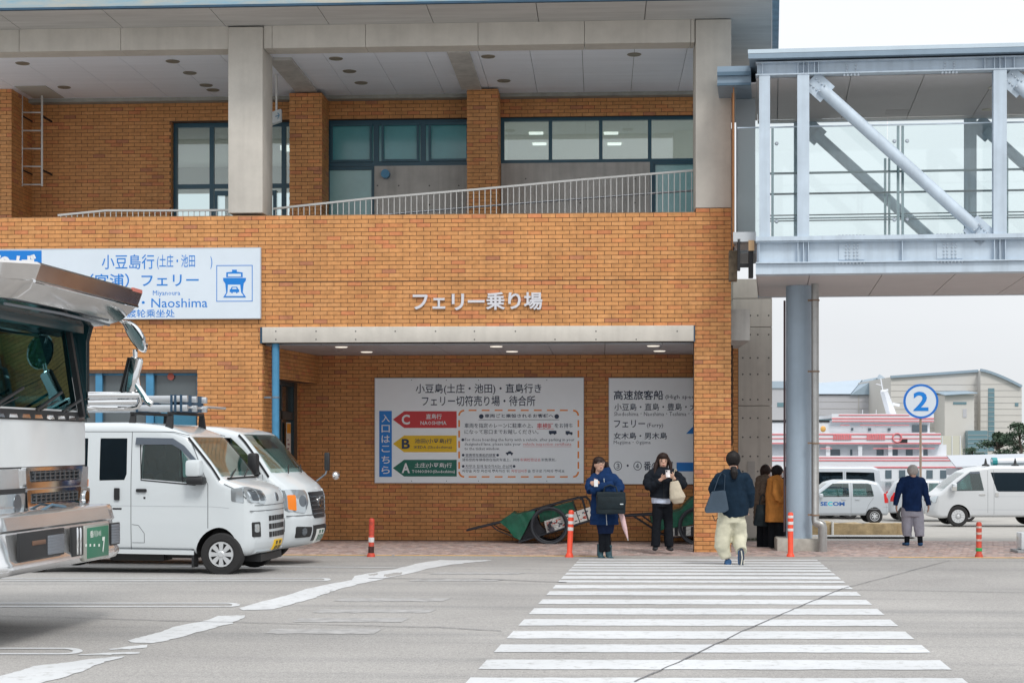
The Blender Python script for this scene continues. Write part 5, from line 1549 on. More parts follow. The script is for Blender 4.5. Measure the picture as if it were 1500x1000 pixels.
# front
for sg in (-1, 1):
    V.face('headlight', [(sg * .735, hz(709)), (sg * .735, hz(731)), (sg * .47, hz(735)), (sg * .40, hz(728)), (sg * .43, hz(714)), (sg * .6, hz(709))], M_LAMP, .006, .03, rnd=.02)
    V.side('headlight', [(hx(350), hz(730)), (hx(349), hz(711)), (hx(373), hz(710)), (hx(376), hz(733))], M_LAMP, .004, .02, (sg,), rnd=.02)
    V.face('lamp_reflector', [(sg * .70, hz(713)), (sg * .70, hz(729)), (sg * .58, hz(730)), (sg * .58, hz(712))], M_LAMPD, .008, 0, rnd=.02)
    V.face('lamp_reflector', [(sg * .55, hz(713)), (sg * .55, hz(730)), (sg * .45, hz(730)), (sg * .46, hz(716))], M_LAMPD, .008, 0, rnd=.02)
    V.face('fog_surround', [(sg * .70, hz(761)), (sg * .70, hz(783)), (sg * .56, hz(783)), (sg * .57, hz(761))], M_BLKP, .006, .02, rnd=.015)
    V.face('fog_lamp', [(sg * .68, hz(764)), (sg * .68, hz(776)), (sg * .60, hz(776)), (sg * .60, hz(764))], M_LAMP, .012, 0, rnd=.02)
for row, (a, c) in enumerate(((753, 760.5), (765, 773), (777, 785))):
    for k in range(7):
        y = -.30 + k * .10
        V.face('grille_slot', [(y - .038, hz(a)), (y + .038, hz(a)), (y + .038, hz(c)), (y - .038, hz(c))], M_BLKP, .003, .02)
V.face('number_plate', [(-.165, hz(790)), (.165, hz(790)), (.165, hz(809.5)), (-.165, hz(809.5))], mat('plate_yellow', (0.80, 0.50, 0.01), .4), .02, 0)
for k, (y, w, a, c) in enumerate(((-.1, .08, 792, 797), (.05, .10, 792, 797), (-.11, .045, 799.5, 807), (-.04, .045, 799.5, 807), (.05, .045, 799.5, 807), (.12, .045, 799.5, 807))):
    V.face('plate_digit', [(y - w / 2, hz(a)), (y + w / 2, hz(a)), (y + w * .3, hz(c)), (y - w * .2, hz(c))], mat('plate_ink', (0.05, 0.04, 0.02), .5), .0225, -.02)
V.face('emblem', circ(0, hz(725.5), .045, 16, .055), M_LAMPD, .012, 0)
V.line('hood_gap', [(1.36, 1.13), (1.60, 1.05), (1.73, .95)], .007); V.face('hood_gap', [(-.66, hz(737)), (.66, hz(737)), (.66, hz(736)), (-.66, hz(736))], M_SEAM, .002)
V.face('bumper_gap', [(-.72, hz(745)), (.72, hz(745)), (.72, hz(744)), (-.72, hz(744))], M_SEAM, .002)
V.face('lower_lip', [(-.60, .235), (.60, .235), (.60, .29), (-.60, .29)], M_CW, .02, .03)
V.wheel(1.28, .265, .655, .155, .60); V.wheel(-1.17, .265, .655, .155, .60)
seat(V, .5, -.35); seat(V, .5, .35); steering(V, .92, -.33, 1.12)
b = MB(); b.box(.95, 1.18, -.62, .62, .85, 1.12, bev=.04); b.build('dashboard', mat('dash_grey', (0.09, 0.09, 0.1), .7), V.t)
# mirrors
for sg in (-1, 1):
    m_ = empty('door_mirror', (hx(288), sg * .80, hz(688))); m_.parent = V.t
    b = MB(); b.box(-.10, .09, -.10, .08, -.05, .16, bev=.04); b.build('mirror_shell', M_CW, m_)
    b = MB(); b.box(-.09, .13, -.095, .075, -.145, -.045, bev=.03); b.box(-.0, .14, -sg * .10 - .03, -sg * .10 + .03, -.13, -.05); b.build('mirror_base', M_BLKP, m_)
b = MB(); b.bar((1.33, -.5, 1.205), (1.25, -.05, 1.30), .012); b.bar((1.33, .05, 1.205), (1.25, .45, 1.30), .012); b.bar((1.325, -.6, 1.195), (1.325, .6, 1.195), .022); b.build('wiper', M_BLKP, V.t)
# underbody
b = MB(); b.box(-1.5, .9, -.5, .5, .2, .3); b.box(-.2, .5, -.6, -.3, .17, .27); b.build('underbody', M_BLKP, V.t)
b = MB(); b.box(1.45, 1.70, -.45, .45, .16, .25); b.build('front_undertray', M_BLKP, V.t)
b = MB(); b.box(.90, .93, -.72, -.55, .10, .34); b.build('mud_flap', M_BLKP, V.t)
for x in (hx(182), hx(240)):
    for sg in (-1, 1):
        b = MB(); b.add([(x - .06, sg * .66, 1.72), (x + .06, sg * .66, 1.72), (x + .04, sg * .60, 1.99), (x - .02, sg * .60, 1.99), (x - .06, sg * .62, 1.72), (x + .06, sg * .62, 1.72), (x + .04, sg * .56, 1.99), (x - .02, sg * .56, 1.99)],
              [(0, 1, 2, 3), (4, 7, 6, 5), (0, 4, 5, 1), (1, 5, 6, 2), (2, 6, 7, 3), (3, 7, 4, 0)]); b.build('rack_foot', M_BLKP, V.t)
    b = MB(); b.box(x - .02, x + .03, -.62, .62, 1.985, 2.02); b.build('rack_bar', M_BLKP, V.t)
vr = radians(-4.7)
loc = place_by(325, 19.45, (1.28, -.7), vr, -.02)
V.place(loc, vr)
# ladder lashed on its roof bars
lt = empty('roof_ladder', (loc[0], loc[1], loc[2] + 2.03), vr, label='folded aluminium ladder lying on the roof bars of the small white van', cat='ladder')
M_ALU = mat('aluminium', (0.62, 0.65, 0.68), .3, metal=.7)
for yy in (-.45, -.1, .28):
    for zz in (.0, .115):
        b = MB(); b.box(-1.5, hx(262), yy - .03, yy + .03, zz, zz + .08, bev=.008); b.build('side_rail', M_ALU, lt)
for k in range(9):
    b = MB(); b.tube([(-1.4 + k * .3, -.45, .05), (-1.4 + k * .3, .28, .05)], .016, 8); b.build('rung', M_ALU, lt)
for x in (hx(238), hx(244), hx(253), hx(184)):
    b = MB(); b.box(x - .014, x + .014, -.49, .32, -.01, .205); b.build('strap', mat('navy_strap', (0.02, 0.06, 0.11), .5), lt)

# ---------------- larger white van behind it
W_ = .8475
U = Car('delivery_van', 'larger white van with amber indicators and black grille standing in front of blue downpipe', 'van',
        [(-2.3, .30), (1.3, .28), (2.05, .24), (2.28, .30), (2.345, .45), (2.35, .66), (2.335, .72), (2.32, 1.0), (2.25, 1.12), (2.02, 1.27), (1.42, 1.86), (1.10, 1.935), (.2, 1.985), (-2.0, 1.98), (-2.27, 1.85), (-2.34, 1.0), (-2.34, .42)],
        W_, .1, mkwarp(W_, 1.15, 2.0, .11, 2.35, .22, 1.5, -2.34, .04), M_CW)
ux = lambda px: 2.06 + (px - 440) / 103.0
uz = lambda py: (825 - py) / 103.0
U.cut_prism([(-2.2, .7), (1.7, .7), (1.93, 1.22), (1.36, 1.80), (1.0, 1.88), (-2.1, 1.9), (-2.2, 1.0)], -.76, .76, M_INTR)
UW = [(ux(308), 1.33), (ux(312), uz(634)), (ux(318), uz(630)), (ux(338), uz(632)), (ux(372), uz(664)), (ux(384), uz(684)), (ux(375), uz(686))]
UW = [(.72, 1.31), (.76, 1.80), (1.30, 1.79), (1.74, 1.40), (1.84, 1.29), (1.74, 1.26)]
U2 = [(-.5, 1.33), (-.5, 1.80), (.5, 1.80), (.5, 1.33)]; U3 = [(-2.1, 1.33), (-2.1, 1.80), (-.65, 1.80), (-.65, 1.33)]
for w in (UW, U2, U3): U.cut_prism(w, -.9, .9)
U.cut_prism([(1.86, 1.34), (1.38, 1.76), (1.55, 2.0), (2.2, 1.45)], -.72, .72)
for x in (1.35, -1.2): U.cut_cyl(x, .32, .37, -.9, -.5); U.cut_cyl(x, .32, .37, .5, .9)
U.finish_body()
U.side('side_window', UW, G_CAR, -.004, .012, rnd=.03); U.side('side_window', U2, G_DARK, -.004, .012, rnd=.03); U.side('side_window', U3, G_DARK, -.004, .012, rnd=.03)
U.screen('windscreen', (1.985, 1.304), (1.46, 1.82), .78, .73, G_WS, .008)
U.line('screen_pillar', [(2.0, 1.25), (1.41, 1.83)], .03, M_BLKP, out_=.004)
U.line('door_gap', [(.62, 1.86), (.60, .4)]); U.line('door_gap', [(1.80, .85), (1.90, 1.1), (1.87, 1.28)])
for sg in (-1, 1):
    U.face('headlight', [(sg * .84, 1.08), (sg * .84, .78), (sg * .52, .74), (sg * .42, .88), (sg * .44, 1.06)], M_LAMP, .008, .04, rnd=.03)
    U.face('indicator', [(sg * .835, 1.0), (sg * .835, .80), (sg * .70, .78), (sg * .70, 1.0)], M_AMB, .012, 0, rnd=.02)
    U.face('lamp_reflector', circ(sg * .56, .91, .08, 16), M_LAMPD, .012, 0)
    U.face('fog_recess', [(sg * .72, .56), (sg * .72, .40), (sg * .36, .40), (sg * .34, .54)], M_BLKP, .005, .02, rnd=.03)
    U.face('fog_lamp', circ(sg * .55, .48, .055, 14), M_LAMPD, .012, 0)
U.face('grille', [(-.38, 1.03), (.38, 1.03), (.27, .66), (-.27, .66)], mat('grille_black', (0.02, 0.022, 0.026), .3), .008, .02, rnd=.03)
for k in range(5):
    z = .97 - k * .06; U.face('grille_bar', [(-.35 + k * .012, z), (.35 - k * .012, z), (.345 - k * .012, z - .016), (-.345 + k * .012, z - .016)], M_LAMPD, .016, 0)
U.face('emblem', circ(0, .88, .06, 18, .075), M_CHR, .026, 0); U.face('emblem_mark', circ(0, .88, .028, 14, .045), M_BLKP, .029, -.024)
U.face('lower_intake', [(-.30, .56), (.30, .56), (.28, .34), (-.28, .34)], M_BLKP, .005, .02)
U.face('number_plate', [(-.165, .50), (.165, .50), (.165, .31), (-.165, .31)], mat('plate_white', (0.7, 0.72, 0.7), .4), .03, 0)
for k, (y, w, a, c) in enumerate(((-.08, .08, .485, .44), (.06, .09, .485, .44), (-.11, .045, .42, .335), (-.035, .045, .42, .335), (.045, .045, .42, .335), (.12, .04, .42, .335))):
    U.face('plate_digit', [(y - w / 2, a), (y + w / 2, a), (y + w * .3, c), (y - w * .3, c)], mat('plate_green_ink', (0.02, 0.12, 0.07), .5), .0325, -.03)
U.face('bumper_gap', [(-.84, .715), (.84, .715), (.84, .705), (-.84, .705)], M_SEAM, .003)
U.wheel(1.35, .32, .75, .19, .6); U.wheel(-1.2, .32, .75, .19, .6)
seat(U, .95, -.4, .75); seat(U, .95, .4, .75); steering(U, 1.5, -.38, 1.2)
b = MB(); b.box(1.55, 1.86, -.72, .72, .95, 1.2, bev=.04); b.build('dashboard', M_INTR, U.t)
b = MB(); b.box(1.65, 1.8, -.25, .1, 1.2, 1.24); b.build('dash_paper', mat('paper', (0.6, 0.65, 0.6), .6), U.t)
for sg in (-1,):
    m_ = empty('door_mirror', (1.68, sg * .93, 1.42)); m_.parent = U.t
    b = MB(); b.box(-.07, .07, -.09, .07, -.14, .16, bev=.04); b.box(-.03, .05, .05, .16, -.16, -.08); b.build('mirror_shell', M_BLKP, m_)
m_ = empty('fender_mirror', (2.08, .72, 1.16)); m_.parent = U.t
b = MB(); b.tube([(0, 0, .0), (.12, .06, .1), (.14, .08, .18)], .014, 8); b.build('mirror_arm', M_LAMPD, m_)
b = MB(); b.box(.10, .18, .04, .10, .15, .42, bev=.02); b.build('mirror_shell', M_BLKP, m_)
b = MB(); b.sphere((.26, .12, .08), .08, 14, 10, (.7, 1, .8)); b.build('convex_mirror', M_CHR, m_)
b = MB(); b.bar((2.04, -.5, 1.30), (1.90, -.05, 1.40), .014); b.bar((2.04, .1, 1.30), (1.90, .5, 1.40), .014); b.build('wiper', M_BLKP, U.t)
b = MB(); b.box(-2.1, 1.0, -.6, .6, .2, .3); b.build('underbody', M_BLKP, U.t)
ur = radians(-6.5)
U.place(place_by(467, 22.55, (2.33, 0), ur), ur)

# ---------------- parked cars beyond the sidewalk
def far_car(name, label, px, d, rz, kind, paint, local=(0, 0)):
    if kind == 'hatch':
        L = 1.69; W = .7375
        C_ = Car(name, label, 'car', [(-1.66, .30), (1.2, .27), (1.62, .28), (1.70, .42), (1.69, .72), (1.62, .86), (.98, .98), (.42, 1.42), (.1, 1.5), (-.9, 1.50), (-1.3, 1.42), (-1.58, .98), (-1.68, .85), (-1.69, .42)], W, .09,
                 mkwarp(W, .95, 1.5, .14, 1.7, .12, .9, -1.69, .10), paint)
        C_.cut_prism([(-1.45, .5), (.9, .5), (.85, .95), (.35, 1.40), (-1.2, 1.42), (-1.45, 1.0)], -.66, .66, M_INTR)
        w1 = [(-.28, .93), (-.26, 1.38), (.28, 1.38), (.80, .98), (.76, .92)]; w2 = [(-1.12, .95), (-1.02, 1.34), (-.92, 1.38), (-.40, 1.38), (-.40, .93), (-1.05, .93)]
        ws = [w1, w2]; wr = .27; ax = (1.13, -1.14)
        for w in ws: C_.cut_prism(w, -.8, .8)
        C_.cut_prism([(.9, 1.03), (.5, 1.35), (.55, 1.5), (1.1, 1.1)], -.58, .58)
        for x in ax: C_.cut_cyl(x, wr, .31, -.8, -.45); C_.cut_cyl(x, wr, .31, .45, .8)
        C_.finish_body()
        C_.side('side_window', w1, G_CAR, -.004, .012, rnd=.03); C_.side('side_window', w2, G_CAR, -.004, .012, rnd=.04)
        C_.screen('windscreen', (.95, 1.0), (.45, 1.40), .64, .58, G_WS, .004)
        C_.line('door_gap', [(-.34, 1.43), (-.34, .36)]); C_.line('door_gap', [(.83, .95), (.80, .36)]); C_.line('door_gap', [(-1.1, .90), (-.93, .65), (-.83, .36)]); C_.line('door_gap', [(-.83, .36), (.80, .36)])
        C_.line('waist_crease', [(-1.4, .52), (.8, .52)], .012, MATS['crease'])
        C_.side('door_handle', [(-.62, .83), (-.48, .83), (-.48, .87), (-.62, .87)], paint, .03, 0); C_.side('door_handle', [(-.16, .83), (-.02, .83), (-.02, .87), (-.16, .87)], paint, .03, 0)
        for sg in (-1, 1):
            C_.face('tail_light', [(sg * .72, 1.05), (sg * .72, .72), (sg * .60, .72), (sg * .62, 1.05)], M_REDL, .01, .02, False, rnd=.03)
            C_.side('tail_light', [(-1.66, .72), (-1.62, 1.05), (-1.52, 1.04), (-1.55, .72)], M_REDL, .004, .02, (sg,), rnd=.03)
            C_.face('headlight', [(sg * .73, .86), (sg * .73, .66), (sg * .42, .64), (sg * .45, .82)], M_LAMP, .006, .02, rnd=.03)
            b = MB(); b.box(.62, .76, sg * .84 - .09, sg * .84 + .09, .90, 1.04, bev=.04); b.build('door_mirror', paint, C_.t)
        for x in ax: C_.wheel(x, wr, .655, .16, .62, 'steel', 6)
        seat(C_, .0, -.34, .5); seat(C_, .0, .34, .5); seat(C_, -.85, 0, .5)
        C_.side('rear_bumper_gap', [(-1.69, .58), (-1.5, .58), (-1.5, .585), (-1.69, .585)], M_SEAM, .002)
    elif kind == 'wagon':
        W = .8475
        C_ = Car(name, label, 'van', [(-2.3, .32), (1.5, .30), (2.1, .26), (2.3, .32), (2.345, .5), (2.33, .85), (2.26, 1.02), (2.08, 1.12), (1.18, 1.78), (.85, 1.90), (.3, 1.975), (-2.0, 1.97), (-2.27, 1.86), (-2.34, 1.0), (-2.34, .45)], W, .1,
                 mkwarp(W, 1.15, 2.0, .10, 2.345, .18, 1.5, -2.34, .05), paint)
        C_.cut_prism([(-2.2, .7), (1.6, .7), (1.85, 1.12), (1.1, 1.74), (.6, 1.88), (-2.1, 1.88), (-2.2, 1.0)], -.76, .76, M_INTR)
        w1 = [(.62, 1.17), (.74, 1.72), (1.08, 1.72), (1.60, 1.32), (1.72, 1.20), (1.66, 1.15)]
        w2 = [(-.86, 1.14), (-.86, 1.76), (.40, 1.76), (.22, 1.18), (.16, 1.14)]; w3 = [(-2.1, 1.14), (-2.05, 1.74), (-.98, 1.76), (-.98, 1.14)]
        for w in (w1, w2, w3): C_.cut_prism(w, -.9, .9)
        C_.cut_prism([(1.85, 1.22), (1.25, 1.66), (1.3, 1.95), (2.3, 1.3)], -.7, .7)
        for x in (1.45, -1.12): C_.cut_cyl(x, .33, .39, -.9, -.5); C_.cut_cyl(x, .33, .39, .5, .9)
        C_.finish_body()
        C_.side('side_window', w1, G_CAR, -.004, .012, rnd=.03); C_.side('side_window', w2, G_DARK, -.004, .012, rnd=.05); C_.side('side_window', w3, G_DARK, -.004, .012, rnd=.05)
        C_.screen('windscreen', (2.02, 1.155), (1.22, 1.75), .76, .70, G_WS, .006)
        C_.line('door_gap', [(.50, 1.82), (.50, .45)]); C_.line('door_gap', [(.30, 1.84), (.30, .4)]); C_.line('door_gap', [(-.92, 1.8), (-.92, .4)]); C_.line('waist_crease', [(-2.2, .98), (.3, .98)], .012, MATS['crease']); C_.line('waist_crease', [(-2.2, .55), (1.0, .55)], .012, MATS['crease'])
        C_.side('window_visor', [(.74, 1.72), (.76, 1.79), (1.06, 1.78), (1.72, 1.25), (1.66, 1.23), (1.08, 1.72)], MATS['smoke_visor'], .02, 0)
        C_.side('door_handle', [(.58, 1.02), (.78, 1.02), (.78, 1.06), (.58, 1.06)], M_CHR, .02, 0); C_.side('door_handle', [(.16, .98), (.26, .98), (.26, 1.10), (.16, 1.10)], M_CHR, .02, 0)
        for sg in (-1, 1):
            C_.face('headlight', [(sg * .84, 1.0), (sg * .84, .78), (sg * .48, .76), (sg * .46, .92)], M_LAMP, .006, .02, rnd=.03)
            b = MB(); b.box(1.52, 1.70, sg * .96 - .09, sg * .96 + .09, 1.16, 1.42, bev=.04); b.build('door_mirror', M_CHR, C_.t)
        C_.face('grille', [(-.42, .98), (.42, .98), (.40, .80), (-.40, .80)], M_BLKP, .006, .02)
        for x in (1.45, -1.12): C_.wheel(x, .335, .75, .2, .66, 'cap', 12)
        seat(C_, .8, -.4, .7); seat(C_, .8, .4, .7)
    C_.place(place_by(px, d, local, rz), rz)
    return C_
A = far_car('parked_car', 'silver white hatchback with lettered door parked behind the stone blocks', 1305, 54.0, radians(180), 'hatch', M_CSL, (-1.69, .7))
for txt_, x0_, x1_, m__ in (('SE', .46, .70, mat('logo_blue', (0.01, 0.10, 0.35), .4)), ('C', .29, .45, mat('logo_cyan', (0.0, 0.5, 0.62), .4)), ('OM', -.12, .28, MATS['logo_blue'])):
    Ml = Matrix.Translation((0, .7375 + .002, 0)) @ Matrix.Rotation(radians(180), 4, 'Z')
    text_on('door_lettering', txt_, -x1_, .62, -x0_, .76, 0, m__, A.t, 0.0, .04, M=Ml)
Hc = far_car('parked_van', 'white high windowed van with chrome mirrors and black roof cones at right edge', 1363, 51.5, radians(180), 'wagon', M_CWW, (2.33, .8))
for x in (.50, -.45, -1.4):
    b = MB(); b.lathe([(.13, 0), (.12, .04), (.05, .08), (.02, .24), (0, .25)], 14, Matrix.Translation((x, .55, 1.965))); b.build('roof_cone', M_BLKP, Hc.t)
far_car('parked_van', 'white van seen between silver hatchback and the walking old man, further back', 1286, 60.0, radians(180), 'wagon', M_CSL, (-2.3, 0))
far_car('parked_van', 'white van with dark tailgate glass half hidden by the grey drain pipe', 1256, 61.5, 0.0 + radians(180), 'wagon', M_CW, (-2.3, 0))
far_car('parked_car', 'dark wheeled silver car mostly hidden behind the walking old man', 1305, 58.0, radians(0), 'hatch', M_CSL, (-1.5, 0))
# ================================================================ DECORATED TRUCK
TR = radians(-3.2)
tloc = place_by(170, 14.4, (.25, 1.245), TR, 0.0)
M_CAB = mat('truck_white', (0.74, 0.77, 0.78), .3, coat=.5, var=.03, vscale=2)
M_CABD = mat('truck_dark_teal', (0.012, 0.045, 0.055), .2, spec=.8)
Tk = Car('decorated_truck', 'large truck with long chrome visor and chrome bumper entering at the left edge', 'truck',
         [(-2.3, .95), (-.10, .95), (0, 1.02), (0, 1.78), (-.13, 2.62), (-.22, 2.92), (-.4, 3.0), (-2.3, 3.0)], 1.255, .06,
         mkwarp(1.255, 1.9, 3.0, .05, .0, .025, -.5, None, 0, 1.4, .01), M_CAB)
TM = Matrix.Translation(tloc) @ Matrix.Rotation(TR, 4, 'Z'); TMi = TM.inverted()
def tl(px, py, X):
    c = TMi @ CAMP; d = TMi.to_3x3() @ (Wd(px, py, 10) - CAMP)
    return c + d * ((X - c.x) / d.x)
def tly(px, py, Y):
    c = TMi @ CAMP; d = TMi.to_3x3() @ (Wd(px, py, 10) - CAMP)
    return c + d * ((Y - c.y) / d.y)
def fy(px, py, X=0.0): p = tl(px, py, X); return (p.y, p.z)
zws0 = 1.86
Tk.cut_prism([(-2.1, 1.5), (-.12, 1.5), (-.14, 1.8), (-.26, 2.62), (-.4, 2.85), (-2.1, 2.85)], -1.12, 1.12, M_INTR)
Tk.cut_prism([(-.3, 1.90), (-.36, 2.60), (.2, 2.60), (.2, 1.90)], -1.04, 1.04, M_CABD)
TW = [(-1.45, 1.92), (-1.45, 2.6), (-.42, 2.6), (-.22, 1.92)]
Tk.cut_prism(TW, -1.4, 1.4)
Tk.finish_body()
Tk.screen('windscreen', (-.022, 1.88), (-.132, 2.63), 1.07, 1.06, glassmat('truck_windscreen', (0.17, 0.42, 0.44), .10, spec_col=(.30, .62, .66)), .004)
Tk.side('side_window', TW, G_CAR, -.004, .012)
for sg in (-1, 1):
    Tk.face('corner_panel', [(sg * 1.24, 1.80), (sg * 1.24, 2.85), (sg * 1.07, 2.85), (sg * 1.07, 1.88), (sg * 1.05, 1.80)], M_CABD, .006, .02)
    Tk.side('corner_panel', [(-.18, 1.80), (-.40, 2.62), (-.40, 2.9), (-.16, 2.9), (-.0, 1.95), (0, 1.80)], M_CABD, .006, .02, (sg,))
    b = MB(); b.bar((.0, sg * 1.07, 1.84), (-.13, sg * 1.05, 2.66), .05); b.build('screen_pillar', M_BLKP, Tk.t)
Tk.face('screen_base', [(-1.12, 1.80), (1.12, 1.80), (1.10, 1.885), (-1.10, 1.885)], M_BLKP, .008, .02)
Tk.face('screen_header', [(-1.1, 2.64), (1.1, 2.64), (1.1, 2.84), (-1.1, 2.84)], M_CABD, .006, .02)
for k in range(9):
    y0 = -1.0 + k * .25
    Tk.face('cowl_chrome', [(y0, 1.815), (y0 + .17, 1.815), (y0 + .15, 1.845), (y0 + .02, 1.845)], M_CHR, .02, 0)
for (a, c) in (((.07, -.95, 1.88), (.02, -.25, 2.06)), ((.07, -.1, 1.88), (.02, .55, 2.05)), ((.07, .45, 1.88), (.02, 1.0, 2.0))):
    b = MB(); b.bar(a, c, .02); b.bar((a[0] - .01, a[1] + .1, a[2]), (c[0], c[1] - .1, c[2] - .08), .01); b.build('wiper', M_BLKP, Tk.t)
# chrome grille panel
def q4(x0, y0, x1, y1, X=0.0, dx0=0, dx1=0):
    a = tl(x0, y0, X); c = tl(x1, y1, X)
    return [(a.y, a.z), (c.y, a.z), (c.y, c.z), (a.y, c.z)]
gz1 = fy(100, 684)[1]; gz0 = fy(100, 756)[1]
Tk.face('chrome_grille', [(-1.24, gz0), (1.235, gz0), (1.24, gz1), (-1.24, gz1)], M_CHRB, .02, .03)
Tk.face('panel_gap', [(-1.2, gz1 + .004), (1.2, gz1 + .004), (1.2, gz1 + .016), (-1.2, gz1 + .016)], M_BLKP, .004)
for (xa, xb, ya, yb) in ((36, 109, 688, 704), (38, 107, 720, 735)):
    ya_, yb_ = fy(xa, 650)[0], fy(xb, 650)[0]; za = fy((xa + xb) / 2, ya)[1]; zb_ = fy((xa + xb) / 2, yb)[1]
    Tk.face('grille_surround', [(ya_ - .1, za + .03), (yb_ + .13, za + .03), (yb_ + .07, zb_ - .05), (ya_ - .08, zb_ - .05)], M_CHR, .05, 0, rnd=.03)
    gs = Tk.face('grille_opening', [(ya_, za), (yb_, za), (yb_ - .03, zb_), (ya_ + .02, zb_)], M_BLKP, .055, 0)
    for k in range(10):
        y = ya_ + .05 + (yb_ - ya_ - .12) * k / 9; b = MB(); b.box(.04, .072, y - .006, y + .006, zb_ + .005, za - .005); b.build('grille_bar', M_LAMPD, gs)
    for k in range(3):
        z = zb_ + (za - zb_) * (k + .5) / 3; b = MB(); b.box(.045, .068, ya_ + .02, yb_ - .04, z - .004, z + .004); b.build('grille_bar', M_LAMPD, gs)
a = fy(0, 724); c = fy(28, 750)
for off in (0,):
    Tk.face('headlight_surround', [(a[0] - .45, a[1] + .04), (c[0] + .03, a[1] + .04), (c[0] + .03, c[1] - .03), (a[0] - .45, c[1] - .03)], M_BLKP, .04, 0)
    Tk.face('headlight', [(a[0] - .4, a[1]), (c[0], a[1]), (c[0] - .03, c[1]), (a[0] - .4, c[1])], M_LAMP, .05, 0, rnd=.03)
    Tk.face('lamp_reflector', circ(c[0] - .16, (a[1] + c[1]) / 2, .075, 16), M_LAMPD, .055, 0)
ya_, yb_ = fy(114, 700)[0], fy(133, 700)[0]; za, zb_ = fy(125, 714)[1], fy(125, 740)[1]
Tk.face('headlight', [(ya_, za - .01), (1.235, za), (1.235, zb_), (ya_, zb_)], M_LAMP, .045, 0, rnd=.03)
Tk.face('lamp_reflector', circ((ya_ + yb_) / 2, (za + zb_) / 2, .06, 16), M_CHR, .06, 0)
Tk.side('corner_lamp', [(-.2, zb_), (-.2, za), (.02, za), (.03, zb_)], M_LAMP, .02, 0)
Tk.side('corner_marker', [(-.14, za + .01), (-.14, za + .075), (.01, za + .075), (.01, za + .01)], M_AMB, .035, 0)
# black block stands in for the shadow in the gap between grille and bumper
b = MB(); b.box(-.5, .03, -1.1, 1.1, .80, .96); b.build('gap_shadow_block', M_BLKP, Tk.t)
b = MB(); b.tube([(.09, -.1, 1.04), (.10, .15, 1.09), (.09, .45, 1.06), (.06, .6, 1.0)], .012, 6); b.build('cable', mat('blue_cable', (0.1, 0.18, 0.25), .4), Tk.t)
# chrome bumper: swept profile wrapping round both corners
bz1 = (fy(160, 744, .25)[1]); bz0 = fy(150, 806, .25)[1]
prof = [(-.26, bz1 + .03), (-.07, bz1 + .035), (-.03, bz1 + .01), (.0, bz1 - .09), (-.02, bz1 - .11), (.015, bz0 + .05), (.04, bz0 + .02), (.045, bz0 - .02), (.01, bz0 - .065), (-.08, bz0 - .085), (-.26, bz0 - .02)]
path = []
for i in range(25):
    t = -1 + 2 * i / 24
    y = t * 1.26; x = .25 + .02 * t * t * (1 if t > 0 else 0)
    if abs(t) > .93: x -= ((abs(t) - .93) / .07) ** 2 * .05
    path.append((x, y))
path = [(-.45, -1.28)] + path + [(-.45, 1.28)]
b = MB(); V_ = []; F_ = []
for i, (x, y) in enumerate(path):
    t = Vector(path[min(i + 1, len(path) - 1)]) - Vector(path[max(i - 1, 0)]); t.normalize(); n = Vector((t.y, -t.x))
    for (dx, z) in prof: V_.append((x + n.x * dx, y + n.y * dx, z))
m_ = len(prof)
for i in range(len(path) - 1):
    for k in range(m_): F_.append((i * m_ + k, (i + 1) * m_ + k, (i + 1) * m_ + (k + 1) % m_, i * m_ + (k + 1) % m_))
b.add(V_, F_, True); bump = b.build('chrome_bumper', M_CHRB, Tk.t, sharp=40)
def onbump(name, px0, py0, px1, py1, m, e=.012, parent=None, th=.02, sk=0.0):
    a = tl(px0, py0, .25); c = tl(px1, py1, .25)
    b = MB(); b.box(.272, .288 + e, min(a.y, c.y), max(a.y, c.y), min(a.z, c.z), max(a.z, c.z), bev=min(.012, e * .45)); return b.build(name, m, parent or bump)
onbump('bumper_recess', 20, 781, 86, 811, M_BLKP, .012)
for k in range(6): onbump('louvre', 61, 784 + k * 4.4, 85, 786.5 + k * 4.4, mat('louvre_grey', (0.2, 0.22, 0.25), .4, metal=.4), .022)
onbump('recess_bracket', 38, 792, 58, 796, mat('rust_brown', (0.16, 0.09, 0.06), .8), .02)
onbump('bumper_recess', 98, 772, 116, 812, M_BLKP, .012)
for px in (104, 108.5): onbump('recess_bar', px, 772, px + 1.5, 812, M_CHR, .024)
onbump('plate_frame', 113.5, 770, 149.5, 815, mat('plate_frame', (0.45, 0.46, 0.42), .35, metal=.6), .030)
pl = onbump('number_plate', 116, 772.5, 148, 812.5, mat('plate_green', (0.03, 0.17, 0.10), .45), .036)
P_W = mat('plate_white_ink', (0.7, 0.75, 0.7), .5)
def platetext(txt, px0, py0, px1, py1, bold=.02):
    a = tl(px0, py0, .284); c = tl(px1, py1, .284)
    Mx_ = Matrix(((0, 0, 0, .3265), (1, 0, 0, 0), (0, 0, 1, 0), (0, 0, 0, 1)))
    return text_on('plate_character', txt, a.y, c.z, c.y, a.z, 0, P_W, pl, 0.0, bold, M=Mx_)
platetext('香川101', 125, 777, 141, 785, .02)
platetext('7', 143, 786, 147, 808, .05)
for px in (119.5, 125.5, 131.5, 138.5):
    a = tl(px, 798, .284); b = MB(); b.box(.32, .3265, a.y - .014, a.y + .014, a.z - .011, a.z + .011); b.build('plate_dot', P_W, pl)
for k in range(7): onbump('louvre', 156, 768 + k * 4, 168, 770.4 + k * 4, MATS['louvre_grey'], .016)
onbump('bumper_recess', 155.5, 766, 168.5, 796, M_BLKP, .008)
